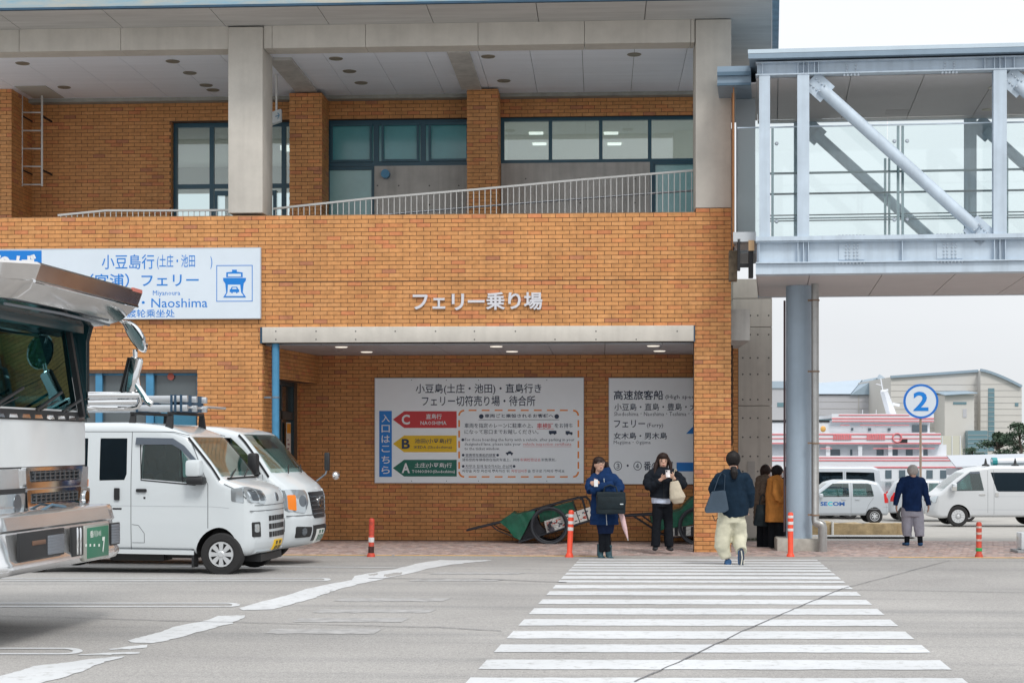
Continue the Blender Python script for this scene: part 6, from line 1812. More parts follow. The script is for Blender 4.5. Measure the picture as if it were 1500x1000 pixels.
# visor
vX = .47
ztop_f, ztop_n = tl(204, 425, vX).z, tl(56, 386, vX).z
zt = (ztop_f + ztop_n) / 2
pv_ = [(-.25, zt + .01), (vX - .02, zt + .01), (vX + .01, zt - .01), (vX - .035, zt - .13), (vX - .05, zt - .135), (vX - .10, zt - .19), (vX - .20, zt - .27), (.1, zt - .31), (-.12, zt - .33), (-.25, zt - .33)]
b = MB(); V_ = []; F_ = []
NN = 33
YN = tl(56, 386, vX).y
for i in range(NN):
    t = -1 + 2 * i / (NN - 1); y = 1.30 * t
    kx = 1.0 if y > YN else max(.12, 1 - (YN - y) / max(.05, YN + 1.30) * .9)
    for (x, z) in pv_: V_.append((x * kx if x > 0 else x, y, z + (zt - .3 - z) * .0))
m_ = len(pv_)
for i in range(NN - 1):
    for k in range(m_): F_.append((i * m_ + k, (i + 1) * m_ + k, (i + 1) * m_ + (k + 1) % m_, i * m_ + (k + 1) % m_))
F_ += [tuple(reversed(range(m_))), tuple((NN - 1) * m_ + k for k in range(m_))]
b.add(V_, F_, True); vis = b.build('chrome_visor', mat('visor_chrome', (0.60, 0.585, 0.57), .14, metal=1, var=.1, vscale=3, bump=.08, bscale=2.5), Tk.t, sharp=25)
b = MB(); b.tube([(vX - .03, YN, zt - .14), (vX - .03, 1.28, zt - .14)], .012, 8); b.build('visor_bead', M_CHR, vis)
b = MB(); b.tube([(.2, -1.0, zt - .31), (.24, 0, zt - .305), (.2, 1.2, zt - .31)], .012, 8); b.build('visor_rod', MATS['louvre_grey'], vis)
b = MB(); b.box(-.3, -.02, -1.15, 1.15, 2.6, zt - .3); b.build('visor_mount', M_CABD, Tk.t)
b = MB(); b.box(vX - .005, vX + .012, 1.05, 1.29, zt - .02, zt + .012); b.build('visor_marker', mat('faded_red', (0.55, 0.16, 0.12), .5), vis)
for k in range(4):
    b = MB(); b.box(.0, .04, -.9 + k * .25, -.8 + k * .25, 2.68, 2.73); b.build('marker_lamp', mat('green_lens', (0.02, 0.25, 0.10), .2), Tk.t)
# corner fairing between visor and door on the far side
b = MB(); b.tube([tly(166, 464, 1.3), tly(146, 466, 1.3), tly(134, 478, 1.3), tly(128, 500, 1.3), tly(128, 590, 1.3)], .02, 8); b.build('fairing_edge', M_BLKP, Tk.t)
fa = [tly(150, 455, 1.29), tly(135, 470, 1.29), tly(128.5, 500, 1.29), tly(128.5, 600, 1.29), tly(133, 612, 1.29), tly(110, 612, 1.29), tly(84, 470, 1.29), tly(80, 448, 1.29)]
b = MB(); b.prism([(p.x, p.z) for p in fa], 'y', 1.25, 1.285); b.build('corner_fairing', M_CABD, Tk.t)
# mirror set on the far side
mir = empty('mirror_set', (0, 0, 0)); mir.parent = Tk.t
YM = 1.52
def mp_(px, py, dy=0): return tly(px, py, YM + dy)
b = MB(); b.tube([mp_(154, 462, -.2), mp_(170, 465, -.1), mp_(180, 472, 0), mp_(187, 483, 0)], .016, 10)
b.tube([mp_(198, 512), mp_(199, 540), mp_(203, 570), mp_(206, 588), mp_(202, 596), mp_(190, 598.5), mp_(150, 598.5, -.1), mp_(126, 597, -.25)], .022, 10)
b.tube([mp_(197, 560), mp_(207, 575), mp_(216, 588), mp_(222, 592)], .030, 10)
b.build('mirror_arm', M_CHR, mir)
b = MB(); b.tube([mp_(128, 578.5, -.25), mp_(203, 578.5)], .032, 12); b.build('mirror_arm', M_CHR, mir)
b = MB(); b.tube([mp_(128, 589, -.25), mp_(200, 588)], .026, 12); b.build('mirror_arm', M_CHR, mir)
c0 = mp_(198, 493)
a_ = Vector((.62, 0, -.78)); b_v = (Vector((.78, 0, .62)) * .52 + Vector((0, -.85, 0))).normalized(); n_ = a_.cross(b_v).normalized()
if n_.y > 0: n_ = -n_
Mm = Matrix.Translation(c0) @ Matrix((( a_.x, b_v.x, n_.x, 0), (a_.y, b_v.y, n_.y, 0), (a_.z, b_v.z, n_.z, 0), (0, 0, 0, 1)))
b = MB(); b.lathe([(0, -.06), (.07, -.055), (.115, -.035), (.135, 0), (.125, .01)], 28, Mm @ Matrix.Diagonal((1.3, 1.25, 1, 1))); b.build('convex_mirror', M_CHR, mir)
b = MB(); b.lathe([(0, .02), (.06, .017), (.12, .008)], 28, Mm @ Matrix.Diagonal((1.25, 1.2, 1, 1))); b.build('mirror_glass', mat('mirror_glass', (0.10, 0.20, 0.22), .04, metal=1), mir)
c1 = mp_(198, 558)
b = MB(); b.box(-.10, .03, -.035, .035, -.22, .22, Matrix.Translation(c1) @ Matrix.Rotation(radians(14), 4, 'Y'), bev=.03); b.build('mirror_shell', M_CHR, mir)
b = MB(); b.box(-.115, -.10, -.03, .03, -.2, .2, Matrix.Translation(c1) @ Matrix.Rotation(radians(14), 4, 'Y')); b.build('mirror_glass', M_BLKP, mir)
c2 = mp_(62, 560); 
# interior: seats, wheel, inner mirror
b = MB(); b.box(-1.5, -1.35, -1.0, -.3, 1.5, 2.35, bev=.05); b.build('seat_back', M_SEAT, Tk.t)
b = MB(); b.box(-1.5, -1.35, .3, 1.0, 1.5, 2.35, bev=.05); b.build('seat_back', M_SEAT, Tk.t)
b = MB(); b.box(-.75, -.3, -1.05, 1.05, 1.5, 1.95, bev=.05); b.build('dashboard', M_INTR, Tk.t)
b = MB(); Ms = Matrix.Translation((-.62, -.5, 2.08)) @ Matrix.Rotation(radians(50), 4, 'Y'); b.tube([Ms @ Vector((.22 * cos(2 * pi * i / 24), .22 * sin(2 * pi * i / 24), 0)) for i in range(24)], .015, 6, closed=True); b.build('steering_wheel', M_BLKP, Tk.t)
b = MB(); b.tube([(-.25, .15, 1.9), (-.4, .25, 2.35)], .03, 8); b.sphere((-.4, .4, 2.1), .16, 14, 10, (.3, 1, 1.2)); b.build('cab_ornament', mat('silver_ornament', (0.6, 0.62, 0.62), .2, metal=.8), Tk.t)
for x in (-1.35,): Tk.wheel(x, .49, 1.03, .28, .62, 'steel', 8)
b = MB(); b.box(-7.5, -.5, -.45, .45, .62, .92); b.build('chassis', M_BLKP, Tk.t)
b = MB(); b.box(-8.4, -2.5, -1.2, 1.2, 1.0, 3.4, bev=.03); b.build('cargo_box', M_CAB, Tk.t)
Tk.wheel(-6.2, .49, 1.03, .28, .62, 'steel', 8)
b = MB(); b.box(-2.0, -.7, -1.18, -1.1, .6, .98); b.box(-2.0, -.7, 1.1, 1.18, .6, .98); b.build('mud_guard', M_BLKP, Tk.t)
Tk.place(tloc, TR)

# ================================================================ HAND CARTS
M_FRM = mat('cart_steel', (0.03, 0.032, 0.04), .45, metal=.4)
M_TARP = mat('green_tarpaulin', (0.004, 0.105, 0.06), .55, var=.35, vscale=6, bump=.7, bscale=9)
M_WPAN = mat('cart_panel_white', (0.62, 0.62, 0.60), .6, var=.1, vscale=8)
def cart_wheel(t, c, r, dy):
    w = empty('wheel'); w.parent = t
    n = 40
    R_ = [c + Vector((r * cos(2 * pi * i / n), dy, r * sin(2 * pi * i / n))) for i in range(n)]
    b = MB(); b.tube(R_, .026, 8, closed=True); b.build('tyre', mat('cart_tyre', (0.035, 0.04, 0.05), .7), w)
    b = MB(); b.tube([c + Vector(((r - .035) * cos(2 * pi * i / n), dy, (r - .035) * sin(2 * pi * i / n))) for i in range(n)], .012, 6, closed=True); b.build('rim', M_FRM, w)
    b = MB()
    for k in range(18):
        a = 2 * pi * k / 18; b.bar(c + Vector((.03 * cos(a + .4), dy + (.03 if k % 2 else -.03), .03 * sin(a + .4))), c + Vector(((r - .03) * cos(a), dy, (r - .03) * sin(a))), .004)
    b.build('spokes', M_FRM, w, kind='stuff')
    b = MB(); b.cyl(c + Vector((0, dy - .05, 0)), c + Vector((0, dy + .05, 0)), .035, 12); b.build('hub', M_FRM, w)
def tarp(name, t, poly, y0, y1, seed=1, amp=.018):
    """cloth thrown over the cart: closed shell, both flanks and the top, with folds"""
    rr = random.Random(seed)
    bm = bmesh.new()
    P = []
    for a, c in zip(poly, poly[1:] + poly[:1]):
        n = max(1, int((Vector(c) - Vector(a)).length / .07))
        for i in range(n): P.append(Vector(a).lerp(Vector(c), i / n))
    A = [bm.verts.new((p[0], y0, p[1])) for p in P]; B = [bm.verts.new((p[0], y1, p[1])) for p in P]
    n = len(P)
    for i in range(n): bm.faces.new((A[i], A[(i + 1) % n], B[(i + 1) % n], B[i]))
    f1 = bm.faces.new(B); f2 = bm.faces.new(list(reversed(A)))
    bmesh.ops.triangulate(bm, faces=[f1, f2])
    xs = [p[0] for p in P]; zs = [p[1] for p in P]
    cutgrid(bm, [min(xs) + .06 * i for i in range(1, int((max(xs) - min(xs)) / .06) + 1)], [y0 + (y1 - y0) * i / 5 for i in range(1, 5)], [min(zs) + .06 * i for i in range(1, int((max(zs) - min(zs)) / .06) + 1)])
    from mathutils import noise as nz
    bmesh.ops.recalc_face_normals(bm, faces=bm.faces[:])
    for v in bm.verts:
        q = v.co * 7 + Vector((seed, 0, 0)); k = nz.noise(Vector((q.x * 1.6 + q.z * .9, q.y * .5, q.z * .4)))
        v.co.y += k * amp * 2 * (1 if v.co.y > (y0 + y1) / 2 else 1); v.co.z += nz.noise(q * .8) * amp; v.co.x += nz.noise(q * .7 + Vector((5, 5, 5))) * amp
    me = bpy.data.meshes.new(name); bm.to_mesh(me); bm.free(); me.materials.append(M_TARP)
    me.polygons.foreach_set('use_smooth', [True] * len(me.polygons)); me.set_sharp_from_angle(angle=radians(60))
    o = bpy.data.objects.new(name, me); COL.objects.link(o); o.parent = t; return o
YC = D + 2.35
def cart(px_c, label):
    p0 = onY(px_c, 796, YC); org = Vector((p0.x, YC, gz(YC)))
    t = empty('hand_cart', tuple(org), label=label, cat='hand cart', group='hand carts leaning along the recess wall')
    return t, (lambda px, py, dy=0: onY(px, py, YC) - org + Vector((0, dy, 0)))
c1, Q = cart(805, 'hand cart with green tarpaulin and white printed panel left of the woman in navy')
WD = .62
wc = Q(805, 769.5); wc.z = .335
for dy in (-.08, WD + .08): cart_wheel(c1, wc, .325, dy)
b = MB(); b.tube([wc + Vector((0, -.12, 0)), wc + Vector((0, WD + .12, 0))], .012, 8); b.build('axle', M_FRM, c1)
for dy in (0, WD):
    b = MB()
    b.tube([Q(760, 794, dy), Q(800, 781.5, dy), Q(866, 762, dy), Q(900, 751, dy)], .016, 8)
    b.tube([Q(785, 746, dy), Q(820, 736, dy), Q(848, 729, dy), Q(853, 732, dy), Q(857, 746, dy), Q(862, 762, dy)], .014, 8)
    b.tube([Q(760, 794, dy), Q(772, 770, dy), Q(784, 748, dy)], .012, 8)
    b.tube([Q(683, 777, dy * .5 + .15), Q(712, 770, dy * .8 + .06), Q(737, 764, dy), Q(785, 746, dy)], .018, 8)
    b.tube([Q(719, 769, dy * .8 + .06), Q(728, 776, dy), Q(748, 784, dy), Q(765, 792, dy)], .010, 8)
    b.tube([Q(838, 733, dy), Q(845, 752, dy), Q(850, 766, dy)], .009, 6)
    b.tube([Q(849, 729, dy), Q(858, 728, dy), Q(863, 733, dy), Q(871, 760, dy)], .012, 6)
    b.build('side_frame', M_FRM, c1)
b = MB(); b.tube([Q(683, 777, .15), Q(683, 777, .46)], .018, 8)
for px, py in ((760, 794), (800, 781.5), (866, 762), (848, 729), (785, 746)): b.tube([Q(px, py, 0), Q(px, py, WD)], .012, 8)
b.build('cross_bars', M_FRM, c1)
b = MB(); a, c = Q(762, 793), Q(866, 761); b.add([a + Vector((0, .02, 0)), c + Vector((0, .02, 0)), c + Vector((0, WD - .02, 0)), a + Vector((0, WD - .02, 0))] + [v + Vector((0, 0, .02)) for v in (a + Vector((0, .02, 0)), c + Vector((0, .02, 0)), c + Vector((0, WD - .02, 0)), a + Vector((0, WD - .02, 0)))], [(0, 3, 2, 1), (4, 5, 6, 7), (0, 1, 5, 4), (1, 2, 6, 5), (2, 3, 7, 6), (3, 0, 4, 7)]); b.build('cart_bed', M_FRM, c1)
g2 = lambda L: [(Q(*p).x, Q(*p).z) for p in L]
tarp('tarpaulin', c1, g2([(732, 764), (742, 757), (751, 750), (757, 753), (782, 747), (784, 749), (762, 791), (752, 786), (745, 775)]), -.03, WD + .03, 2)
tarp('tarpaulin', c1, g2([(788, 750), (815, 741), (840, 735), (842, 747), (815, 758), (791, 765)]), .10, WD - .03, 5, .01)
b = MB(); P_ = g2([(797, 763), (868, 741), (868, 759), (801, 780)]); b.prism(P_, 'y', .0, .02); pn = b.build('side_panel', M_WPAN, c1)
ru = random.Random(4)
M_PR = mat('panel_print_red', (0.55, 0.10, 0.07), .6); M_PD = mat('panel_print_dark', (0.12, 0.12, 0.15), .6)
def panelmark(px, py, w, h, m, yy=-.002):
    a = Q(px, py); b = MB(); b.box(a.x, a.x + w, yy, yy + .002, a.z - h, a.z); 
    for v in b.v: v.z += (v.x - a.x) * .31
    b.build('printed_mark', m, pn)
for i in range(46):
    px = 800 + ru.random() * 60; u = (px - 797) / 71
    py = 763 - u * 21 + 2 + ru.random() * 12
    if 811 < px < 838 and py > 760 - u * 10: pass
    panelmark(px, py, ru.uniform(.02, .05), ru.uniform(.012, .03), M_PR if ru.random() < .5 else M_PD)
b = MB(); a = Q(808, 775); b.cyl(a + Vector((0, -.006, 0)), a + Vector((0, -.001, 0)), .055, 16); b.build('printed_mark', M_PD, pn)
b = MB(); q_ = g2([(762, 792), (784, 750), (790, 768), (801, 780)]); b.prism(q_, 'y', .12, WD - .1); b.build('dark_cargo', M_FRM, c1)
c2, Q = cart(1017, 'hand cart with green tarpaulin behind the phone woman, half hidden by the brick pillar')
wc = Q(1021, 772); wc.z = .335
for dy in (-.08, WD + .08): cart_wheel(c2, wc, .325, dy)
for dy in (0, WD):
    b = MB()
    b.tube([Q(905, 757, dy * .5 + .15), Q(925, 755, dy * .8 + .06), Q(955, 753.5, dy), Q(1060, 745, dy)], .018, 8)
    b.tube([Q(928, 756, dy * .8), Q(945, 767, dy), Q(968, 782, dy), Q(985, 787, dy), Q(1020, 784, dy), Q(1075, 776, dy)], .012, 8)
    b.tube([Q(940, 755, dy), Q(958, 768, dy), Q(962, 785, dy)], .010, 6)
    b.build('side_frame', M_FRM, c2)
b = MB(); b.tube([Q(905, 757, .15), Q(905, 757, .46)], .018, 8); b.tube([Q(985, 787), Q(985, 787, WD)], .012, 8); b.build('cross_bars', M_FRM, c2)
g2 = lambda L: [(Q(*p).x, Q(*p).z) for p in L]
tarp('tarpaulin', c2, g2([(953, 757), (970, 752), (998, 747), (1014, 730), (1040, 720), (1062, 735), (1070, 762), (1010, 768), (975, 774), (965, 778), (957, 770)]), -.03, WD + .03, 9)
b = MB(); b.prism(g2([(984, 772), (1070, 765), (1070, 781), (984, 785)]), 'y', .0, .02); b.build('side_panel', M_WPAN, c2)
for k in range(3):
    b = MB(); a = Q(988 + k * 12, 771); b.box(a.x, a.x + .06, -.015, .0, a.z - .16, a.z); b.build('panel_post', M_FRM, c2)

# ================================================================ BOLLARDS, BLOCKS
M_BOL = mat('bollard_orange', (0.80, 0.075, 0.03), .45, var=.08, vscale=10)
M_BOLD = mat('bollard_dirty', (0.70, 0.065, 0.03), .6, var=.5, vscale=16, col2=(0.30, 0.05, 0.03))
M_BAND = mat('reflective_band', (0.68, 0.68, 0.68), .4, var=.1, vscale=20)
M_BANDD = mat('dirty_band', (0.50, 0.42, 0.38), .6, var=.4, vscale=25)
def bollard(px, ybase, ytop, label, bands, m, mb, lean=0.0, d=25.12, wear=None):
    p = Wd(px, 650, d); z = gz(p.y)
    t = empty('bollard', (p.x, p.y, z), label=label, cat='bollard', group='orange lane bollards along the kerb')
    s_ = FPX / d; h = (ybase - ytop) / s_
    b = MB(); b.lathe([(0, h), (.028, h), (.042, h - .02), (.045, h - .05), (.043, .07), (.052, .055)], 18); o1 = b.build('post', m, t)
    b = MB(); b.lathe([(.052, .055), (.06, .04), (.068, .0), (0, 0)], 18); o2 = b.build('base', m, t)
    for (a, c) in bands:
        za, zc_ = (ybase - c) / s_, (ybase - a) / s_
        b = MB(); b.lathe([(.0445, za), (.0465, za + .002), (.0465, zc_ - .002), (.0445, zc_)], 18); b.build('reflective_band', mb, t)
    if wear:
        za, zc_ = (ybase - wear[1]) / s_, (ybase - wear[0]) / s_
        b = MB(); b.lathe([(.044, za), (.0475, za + .004), (.047, (za + zc_) / 2), (.0475, zc_ - .01), (.044, zc_)], 18); b.build('scraped_patch', mat('scraped_black', (0.05, 0.015, 0.012), .8, var=.6, vscale=30), t)
    t.rotation_euler = (0, lean, radians(17)); return t
bollard(543.5, 818.5, 762, 'orange bollard with a scraped black foot near the parked vans', [(790, 797)], M_BOLD, M_BAND, 0.02, wear=(803, 814))
bollard(834, 821, 752, 'tall orange bollard with three white bands at the left corner of the crossing', [(758, 762.5), (768, 772.5), (777, 782)], M_BOL, M_BAND, .045)
bollard(1158, 820.5, 754.5, 'orange bollard in front of the blue bridge column', [(759, 763), (768, 772.5), (778, 782)], M_BOL, M_BAND, 0.0)
b4 = bollard(1434, 816, 764, 'short worn orange bollard with green tape ring on the far right', [(770, 773), (779, 782.5), (789, 792)], M_BOLD, M_BANDD, 0.0)
b = MB(); b.lathe([(.044, .10), (.050, .105), (.050, .15), (.044, .155)], 18); b.build('green_tape', mat('green_tape', (0.02, 0.35, 0.10), .5), b4)
for k in range(4):
    b = MB(); b.lathe([(.0445, .36 + k * .05), (.0468, .362 + k * .05), (.0465, .38 + k * .05), (.0445, .382 + k * .05)], 18)
# loose strap on the second bollard
# granite blocks
M_GRN = mat('rough_granite', (0.38, 0.29, 0.17), .9, var=.3, vscale=5, bump=1.0, bscale=14)
from mathutils import noise as NZ
def block(px0, px1, ytop, ybot, label, d=36.3):
    a = Wd(px0, 650, d); c = Wd(px1, 650, d); z = gz(a.y)
    s_ = FPX / d; L = (px1 - px0) / s_; h = (ybot - ytop) / s_
    bm = bmesh.new(); bmesh.ops.create_cube(bm, size=1)
    for v in bm.verts: v.co = Vector((v.co.x * L, v.co.y * .45, (v.co.z + .5) * h))
    bmesh.ops.subdivide_edges(bm, edges=bm.edges[:], cuts=7, use_grid_fill=True)
    for v in bm.verts:
        q = v.co * 4 + Vector((px0, 0, 0)); k = NZ.noise(q)
        e = Vector((v.co.x / L * .02, v.co.y / .45 * .04, (v.co.z / h - .5) * .03 if v.co.z > .02 else 0)); v.co += e * k * 2
    b = MB(); b.bm(bm)
    o = b.build('granite_block', M_GRN, sharp=60, label=label, cat='stone block', group='rough granite blocks along the sidewalk edge')
    o.location = ((a.x + c.x) / 2, a.y + .22, z); o.rotation_euler = (0, 0, radians(-1)); return o
block(1190, 1217.5, 762, 781, 'short tan granite block beside the grey drain pipe')
block(1221.5, 1312.5, 763.5, 781, 'long tan granite block in front of the silver hatchback')
block(1314, 1333, 764, 781, 'granite block end behind the walking old man')
p = Wd(1219.5, 650, 36.2); b = MB(); b.cyl((0, 0, 0), (0, 0, .32), .03, 10); o = b.build('marker_post', mat('marker_white', (0.65, 0.65, 0.63), .5), label='slim white post between the two granite blocks', cat='post'); o.location = (p.x, p.y, gz(p.y))
# kerb strip beyond the sidewalk
strip_obj('pale_kerb', [Wd(1190, 650, 33.6), Wd(1340, 650, 33.6), Wd(1340, 650, 35.6), Wd(1190, 650, 35.6)], mat('pale_kerb_stone', (0.42, 0.42, 0.42), .85, var=.08, vscale=4), dz=.03)['kind'] = 'structure'
# white unit at the right edge
p = Wd(1503, 650, 26.4); wb = empty('white_stand', (p.x, p.y, gz(p.y)), label='small white box on a grey slab cut off by the right edge', cat='stand')
b = MB(); b.box(-.11, .25, -.12, .2, .055, .34, bev=.02); b.build('box', M_CW, wb)
b = MB(); b.box(-.19, .3, -.2, .28, 0, .05, bev=.01); b.build('slab', mat('slab_grey', (0.3, 0.31, 0.32), .7), wb)
# ================================================================ PEOPLE
M_SKIN = mat('skin', (0.56, 0.34, 0.25), .55)
M_HAIR = mat('black_hair', (0.009, 0.007, 0.007), .55, spec=.25, var=.4, vscale=60, stretch=(1, 1, .1))
M_HAIRB = mat('brown_hair', (0.022, 0.011, 0.009), .55, spec=.25, var=.4, vscale=60, stretch=(1, 1, .2))
M_HAIRG = mat('grey_hair', (0.42, 0.40, 0.38), .6, var=.25, vscale=60)
M_MASK = mat('face_mask', (0.72, 0.74, 0.76), .7)
def fabric(name, c, **k): return mat(name, c, .9, spec=.12, var=k.get('var', .22), vscale=k.get('vs', 9), bump=k.get('b', .6), bscale=k.get('bs', 22))
F_NAVY = fabric('navy_coat', (0.009, 0.030, 0.095)); F_NAVY2 = fabric('navy_jacket', (0.009, 0.021, 0.038)); F_BLK = fabric('black_puffer', (0.012, 0.015, 0.021))
F_BTR = fabric('black_trousers', (0.010, 0.012, 0.016)); F_CRM = fabric('cream_trousers', (0.56, 0.54, 0.42), var=.12, bs=12, b=.8); F_BRN = fabric('taupe_puffer', (0.12, 0.09, 0.07))
F_ORG = fabric('tan_coat', (0.48, 0.20, 0.05)); F_GRY = fabric('grey_trousers', (0.36, 0.36, 0.42), var=.12); F_SWT = fabric('navy_sweater', (0.010, 0.028, 0.09))
F_SHT = fabric('pale_shirt', (0.50, 0.56, 0.68), var=.08); F_SKT = fabric('navy_skirt', (0.012, 0.022, 0.06)); F_BOOT = mat('teal_rubber', (0.02, 0.065, 0.085), .35)
F_BEIGE = fabric('beige_canvas', (0.52, 0.46, 0.36), var=.1); F_BAG = mat('black_nylon', (0.009, 0.017, 0.022), .6, spec=.25, var=.25, vscale=12, bump=.3); F_BAGN = mat('slate_leather', (0.045, 0.07, 0.10), .5, spec=.3, var=.15, vscale=6)
F_SHOE = mat('black_leather', (0.012, 0.014, 0.018), .3); F_SNK = mat('blue_sneaker', (0.015, 0.08, 0.2), .6); F_SOLE = mat('sole_white', (0.6, 0.58, 0.5), .6); F_SOLD = mat('sole_dark', (0.03, 0.045, 0.07), .7)
class Pn:
    def __init__(s, px, fy, d, label, h=None):
        P = Wd(px, 650, d); s.s = FPX / d; s.px, s.fy = px, fy
        s.z = CAM_H + d * (650 - fy) / FPX
        s.t = empty('person', (P.x, P.y, s.z), PHI, label=label, cat='person')
    def J(s, px, py, dy=0.0): return Vector(((px - s.px) / s.s, dy, (s.fy - py) / s.s))
def blob(name, parts, m, parent, vox=.011, it=3, noise_amp=0.0, seed=0):
    b = MB()
    for p in parts:
        if p[0] == 't': b.tube(p[1], p[2], 14, r2=p[3] if len(p) > 3 else None)
        elif p[0] == 's': b.sphere(p[1], p[2], 16, 12, p[3] if len(p) > 3 else (1, 1, 1))
        elif p[0] == 'b': b.box(*p[1], bev=.01)
    me = b.mesh(name, m)
    o = bpy.data.objects.new(name, me); SCR.collection.objects.link(o)
    md = o.modifiers.new('r', 'REMESH'); md.mode = 'VOXEL'; md.voxel_size = vox; md.use_smooth_shade = True
    ms = o.modifiers.new('s', 'SMOOTH'); ms.factor = .5; ms.iterations = it
    me2 = bake(o); o.modifiers.clear(); o.data = me2; SCR.collection.objects.unlink(o); COL.objects.link(o)
    if noise_amp:
        nrm = [v.normal.copy() for v in me2.vertices]
        for v, vn in zip(me2.vertices, nrm):
            q = v.co * 6 + Vector((seed, seed, 0)); k = NZ.noise(Vector((q.x, q.y, q.z * 1.5))) + .5 * NZ.noise(q * 2.3)
            v.co += vn * k * noise_amp
    me2.polygons.foreach_set('use_smooth', [True] * len(me2.polygons))
    me2.materials.clear(); me2.materials.append(m)
    o.parent = parent; return o
def puff(pts, r, r2=None, n=14, amp=.012, pitch=.085):
    """tube stations with quilted swellings"""
    P, A, B = [], [], []
    pts = [Vector(p) for p in pts]; N = len(pts); r2 = r2 or r
    Ls = [0]
    for a, c in zip(pts, pts[1:]): Ls.append(Ls[-1] + (c - a).length)
    tot = Ls[-1]; K = max(8, int(tot / .018))
    for i in range(K + 1):
        L = tot * i / K
        j = max(k for k in range(N) if Ls[k] <= L + 1e-9); j = min(j, N - 2); t = (L - Ls[j]) / max(1e-6, Ls[j + 1] - Ls[j])
        q = amp * abs(sin(pi * L / pitch))
        P.append(pts[j].lerp(pts[j + 1], t)); A.append(r[j] + (r[j + 1] - r[j]) * t + q); B.append(r2[j] + (r2[j + 1] - r2[j]) * t + q)
    return ('t', P, A, B)
def head_parts(c, face=Vector((0, -1, 0)), r=.098):
    """skull, jaw, nose, ears, neck; face = direction looked at"""
    f = face.normalized(); sd_ = f.cross(Vector((0, 0, 1))).normalized()
    return [('s', c + Vector((0, 0, .015)), r, (.80 + .12 * abs(f.x), .80 + .12 * abs(f.y), 1.08)), ('s', c + f * .022 + Vector((0, 0, -.055)), r * .68, (.86, .86, .95)),
            ('t', [c + f * .075 + Vector((0, 0, .015)), c + f * .094 + Vector((0, 0, -.014))], [.008, .014]), ('s', c + f * .075 + Vector((0, 0, -.052)), .018, (1, 1, .5)),
            ('s', c + sd_ * .078 + Vector((0, 0, -.01)), .02, (.6, .8, 1.2)), ('s', c - sd_ * .078 + Vector((0, 0, -.01)), .02, (.6, .8, 1.2)),
            ('t', [c - f * .02 + Vector((0, 0, -.05)), c - f * .03 + Vector((0, 0, -.21))], [.052, .06])]
def face_detail(t, c, f=Vector((0, -1, 0)), lips=(0.45, 0.12, 0.10), glasses=False):
    f = f.normalized(); sd_ = f.cross(Vector((0, 0, 1))).normalized()
    for sg in (-1, 1):
        e = c + f * .079 + sd_ * sg * .033 + Vector((0, 0, .016))
        b = MB(); b.sphere(e, .011, 8, 6, (1.3, .7, .7)); b.build('eye', mat('eye_dark', (0.02, 0.015, 0.012), .3), t)
        b = MB(); b.tube([e + f * .004 - sd_ * .016 + Vector((0, 0, .019)), e + f * .007 + Vector((0, 0, .024)), e + sd_ * .016 + f * .002 + Vector((0, 0, .019))], .0035, 6); b.build('eyebrow', M_HAIRB, t)
        if glasses:
            g = e + f * .016; b = MB(); b.tube([g + sd_ * (.024 * cos(2 * pi * i / 16)) + Vector((0, 0, .017 * sin(2 * pi * i / 16))) for i in range(16)], .0025, 6, closed=True)
            b.build('glasses', mat('glasses_rim', (0.3, 0.25, 0.22), .3, metal=.5), t)
    b = MB(); b.sphere(c + f * .086 + Vector((0, 0, -.052)), .02, 10, 6, (.5 + .5 * abs(f.y), .5 + .5 * abs(f.x), .30)); b.build('lips', mat('lips', lips, .4), t)
def hand_parts(w, d, spread=Vector((0, 0, 1)), curl=.3, sc=1.0):
    """w wrist, d finger direction, spread = direction across the palm towards the thumb"""
    d = d.normalized(); u = (spread - d * spread.dot(d)).normalized(); n = d.cross(u).normalized()
    P = [('t', [w, w + d * .045 * sc, w + d * .085 * sc], [.020 * sc, .036 * sc, .038 * sc], [.016 * sc, .016 * sc, .013 * sc])]
    P = [('t', [w + u * .012 * k, w + d * .08 * sc + u * .013 * k * 2], .013 * sc) for k in (-1, 0, 1)]
    for i, L in enumerate((.068, .076, .070, .054)):
        a = w + d * .08 * sc + u * (.028 - i * .019) * sc
        k1 = a + (d * .55 + n * curl * .35) * L * sc; k2 = k1 + (d * .45 - n * -curl * .8) * L * .8 * sc
        P.append(('t', [a - d * .02, k1, k2], [.0095 * sc, .009 * sc, .007 * sc]))
    a = w + d * .025 * sc + u * .022 * sc; P.append(('t', [a, a + (d * .5 + u * .7) * .04 * sc, a + (d * .9 + u * .75 + n * .3) * .062 * sc], [.013 * sc, .011 * sc, .008 * sc]))
    return P
def shoe(name, t, a, fwd, m, L=.25, w=.045, h=.06, sole=None):
    fwd = fwd.normalized()
    o = blob(name, [('t', [a - fwd * .05 + Vector((0, 0, .045)), a + fwd * .06 + Vector((0, 0, .042)), a + fwd * (L - .08) + Vector((0, 0, .03))], [w * .95, w, w * .85], None) if False else ('s', a + fwd * .0 + Vector((0, 0, .045)), w, (1, 1.1, .95)), ('t', [a - fwd * .03 + Vector((0, 0, .036)), a + fwd * (L * .35) + Vector((0, 0, .034)), a + fwd * (L * .66) + Vector((0, 0, .028))], [.034, .034, .026], [w, w * 1.05, w * .9])], m, t, .009, 2)
    return o

